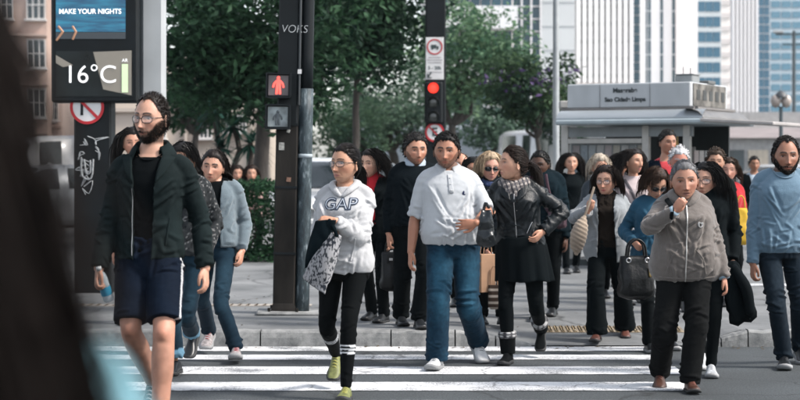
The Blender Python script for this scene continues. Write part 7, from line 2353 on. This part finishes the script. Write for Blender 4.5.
# bottle in the bearded man's hand
W, u, v, n, kk = P_beard.handinfo[-1]
c = P_beard.root_w + W + u * .07 * kk + n * .035 * kk
o = empty('water_bottle', c, 'small clear water bottle with blue label in the bearded man hand', 'bottle', (R(18), R(-14), 0), 'things carried by the walkers')
add('bottle_body', [lathe([(.0, -.125), (.026, -.125), (.031, -.115), (.031, -.06), (.029, -.05), (.031, -.04), (.031, .01), (.024, .04), (.013, .058), (.013, .07), (.0, .07)], 20)], mat('clear_plastic', (.62, .72, .78), .12, var=.05, spec=.7, alpha=.55), o)
add('label', [lathe([(.0318, -.085), (.0318, -.035)], 20)], mat('blue_label', (.03, .26, .42), .5, var=.2), o)
add('cap', [lathe([(.0, .066), (.0155, .066), (.0155, .085), (.0, .085)], 16)], mat('white_cap', (.6, .62, .62), .4), o)
# cigarette
W, u, v, n, kk = P_young.handinfo[1]
o = empty('cigarette', P_young.root_w + W + u * .10 + n * .04, 'lit white cigarette in the long-haired young man hand', 'cigarette', (R(70), R(20), 0), 'things carried by the walkers')
add('paper', [tube([(0, 0, -.03), (0, 0, .03)], .004, 8, 1, cap='flat')], SIGNW, o); add('filter', [tube([(0, 0, .0305), (0, 0, .05)], .0042, 8, 1, cap='flat')], kraft, o)
# coat and patterned bag held by the hoodie woman
g = P_gap
def drape(name, pts, m, th, parent, seed, amp=.012, col=None, n=26):
    """cloth hanging as a draped quad a,b,c,d (local metres, a-b upper edge)"""
    a, b_, c_, d_ = [np.array(p, float) for p in pts]; G = np.zeros((n, n, 3))
    for i in range(n):
        for j in range(n):
            u_, v_ = i / (n - 1), j / (n - 1); G[i, j] = (a * (1 - v_) + b_ * v_) * (1 - u_) + (d_ * (1 - v_) + c_ * v_) * u_
    V, Fl = grid_surface(G)
    N = nrm(np.cross(b_ - a, d_ - a))
    V = V + N * (amp * (1 - 2 * np.abs(vnoise(V * np.array([16, 16, 9]), seed))))[:, None]
    bl = np.sin(np.linspace(0, math.pi, n)); V = V - N * (np.outer(bl, bl).ravel() * .035)[:, None] * np.sign(N[1])
    o = link(name, to_mesh(V, Fl, name, True, col(V) if col else None), m, parent); solid(o, th, 0); return o
def gl(px, py, dy): return P3(px, py, g.d + dy)
o = empty('folded_coat', gl(322, 222, -.30), 'dark teal coat draped over the hoodie woman arm', 'coat', group='things carried by the walkers')
rel = lambda px, py, dy: gl(px, py, dy) - gl(322, 222, -.30)
drape('coat_panel', [rel(316, 221, -.27), rel(336, 220, -.30), rel(325, 252, -.26), rel(305, 268, -.20)], cloth('dark_teal_wool', (.010, .018, .022)), .03, o, 3)
o = empty('patterned_bag', gl(322, 222, -.30), 'black and white patterned cloth bag hanging below the hoodie woman hand', 'bag', group='things carried by the walkers')
def leopard(V):
    c = np.tile(np.array([.30, .30, .31]), (len(V), 1)); n_ = vnoise(V * 75, 5); c[np.abs(n_) < .17] = (.018, .022, .03)
    n2 = vnoise(V * 40 + 9, 8); c[n2 > .5] = (.05, .055, .06); return c
bo = drape('bag_panel', [rel(331, 232, -.29), rel(341, 236, -.26), rel(325, 294, -.27), rel(303, 277, -.23)], vcol_mat('patterned_cotton', .85, 0, .3, 200, .2, .12, 30), .045, o, 9, .008, leopard, 44)
add('strap', [tube([rel(329, 220, -.30), rel(334, 228, -.31), rel(337, 236, -.30)], [(.012, .004)] * 3, 8, 4)], MATS['dark_teal_wool'], o)
# tissue in the older woman's hand, strap on her shoulder, bracelet of the leather jacket woman
W, u, v, n, kk = P_hood.handinfo[-1]
Vt, ft = ico(3); Vt = Vt * np.array([.018, .014, .022]) * (1 + .25 * vnoise(Vt * 3.5, 2))[:, None]
o = empty('tissue', P_hood.root_w + W + u * .10 * kk + n * .045 * kk, 'crumpled white tissue in the older woman raised hand', 'tissue', group='things carried by the walkers')
add('paper', [(Vt, [ft])], mat('tissue_white', (.62, .62, .62), .9), o, smooth=False)
P_hood.strip('bag_strap', [(-.13, 1.43), (-.125, 1.36), (-.13, 1.30)], blackcloth, .016, .004, P_hood.g, .25)
W = P_lea.wri[-1]; u = nrm(W - P_lea.elb[-1])
add('watch', [tube([W - u * .004, W + u * .018], .033, 18, 2, cap='flat')], BLK, P_lea.root)
# fallen leaves and grit along the kerb and on the pavement
rng = np.random.default_rng(17); n = 320
x = rng.uniform(-6, 5, n); y = np.where(rng.random(n) < .5, KY - np.abs(rng.normal(0, .10, n)), 14.05 + rng.random(n) ** 2 * 7)
z = np.where(y < KY, .006, np.array([pave_z(a, b) for a, b in zip(x, y)]) + .006)
tone = rng.random((n, 1)); cols = np.array([.05, .035, .02]) * (1 - tone) + np.array([.16, .12, .06]) * tone
V, Fl, C = leaves(np.stack([x, y, z], 1), .045, rng, cols)
V[:, 2] = np.repeat(z, 5) + np.abs(V[:, 2] - np.repeat(z, 5)) * .25
add('leaf_litter', [(V, Fl)], LEAF, smooth=False, col=C, kind='stuff', label='scattered dry leaves along the kerb and pavement', cat='leaves')
# ---------------------------------------------------------------- air
def haze_box():
    m = bpy.data.materials.new('haze'); m.use_nodes = True
    n = m.node_tree.nodes; l = m.node_tree.links; n.remove(n['Principled BSDF'])
    v = n.new('ShaderNodeVolumePrincipled')
    v.inputs['Color'].default_value = (.80, .93, 1.0, 1); v.inputs['Density'].default_value = .00017; v.inputs['Anisotropy'].default_value = .2
    l.new(v.outputs[0], n['Material Output'].inputs['Volume'])
    add('haze', [box((0, 140, 77), (700, 420, 156))], m, smooth=False, kind='stuff')
haze_box()
bpy.data.scenes.remove(TS)
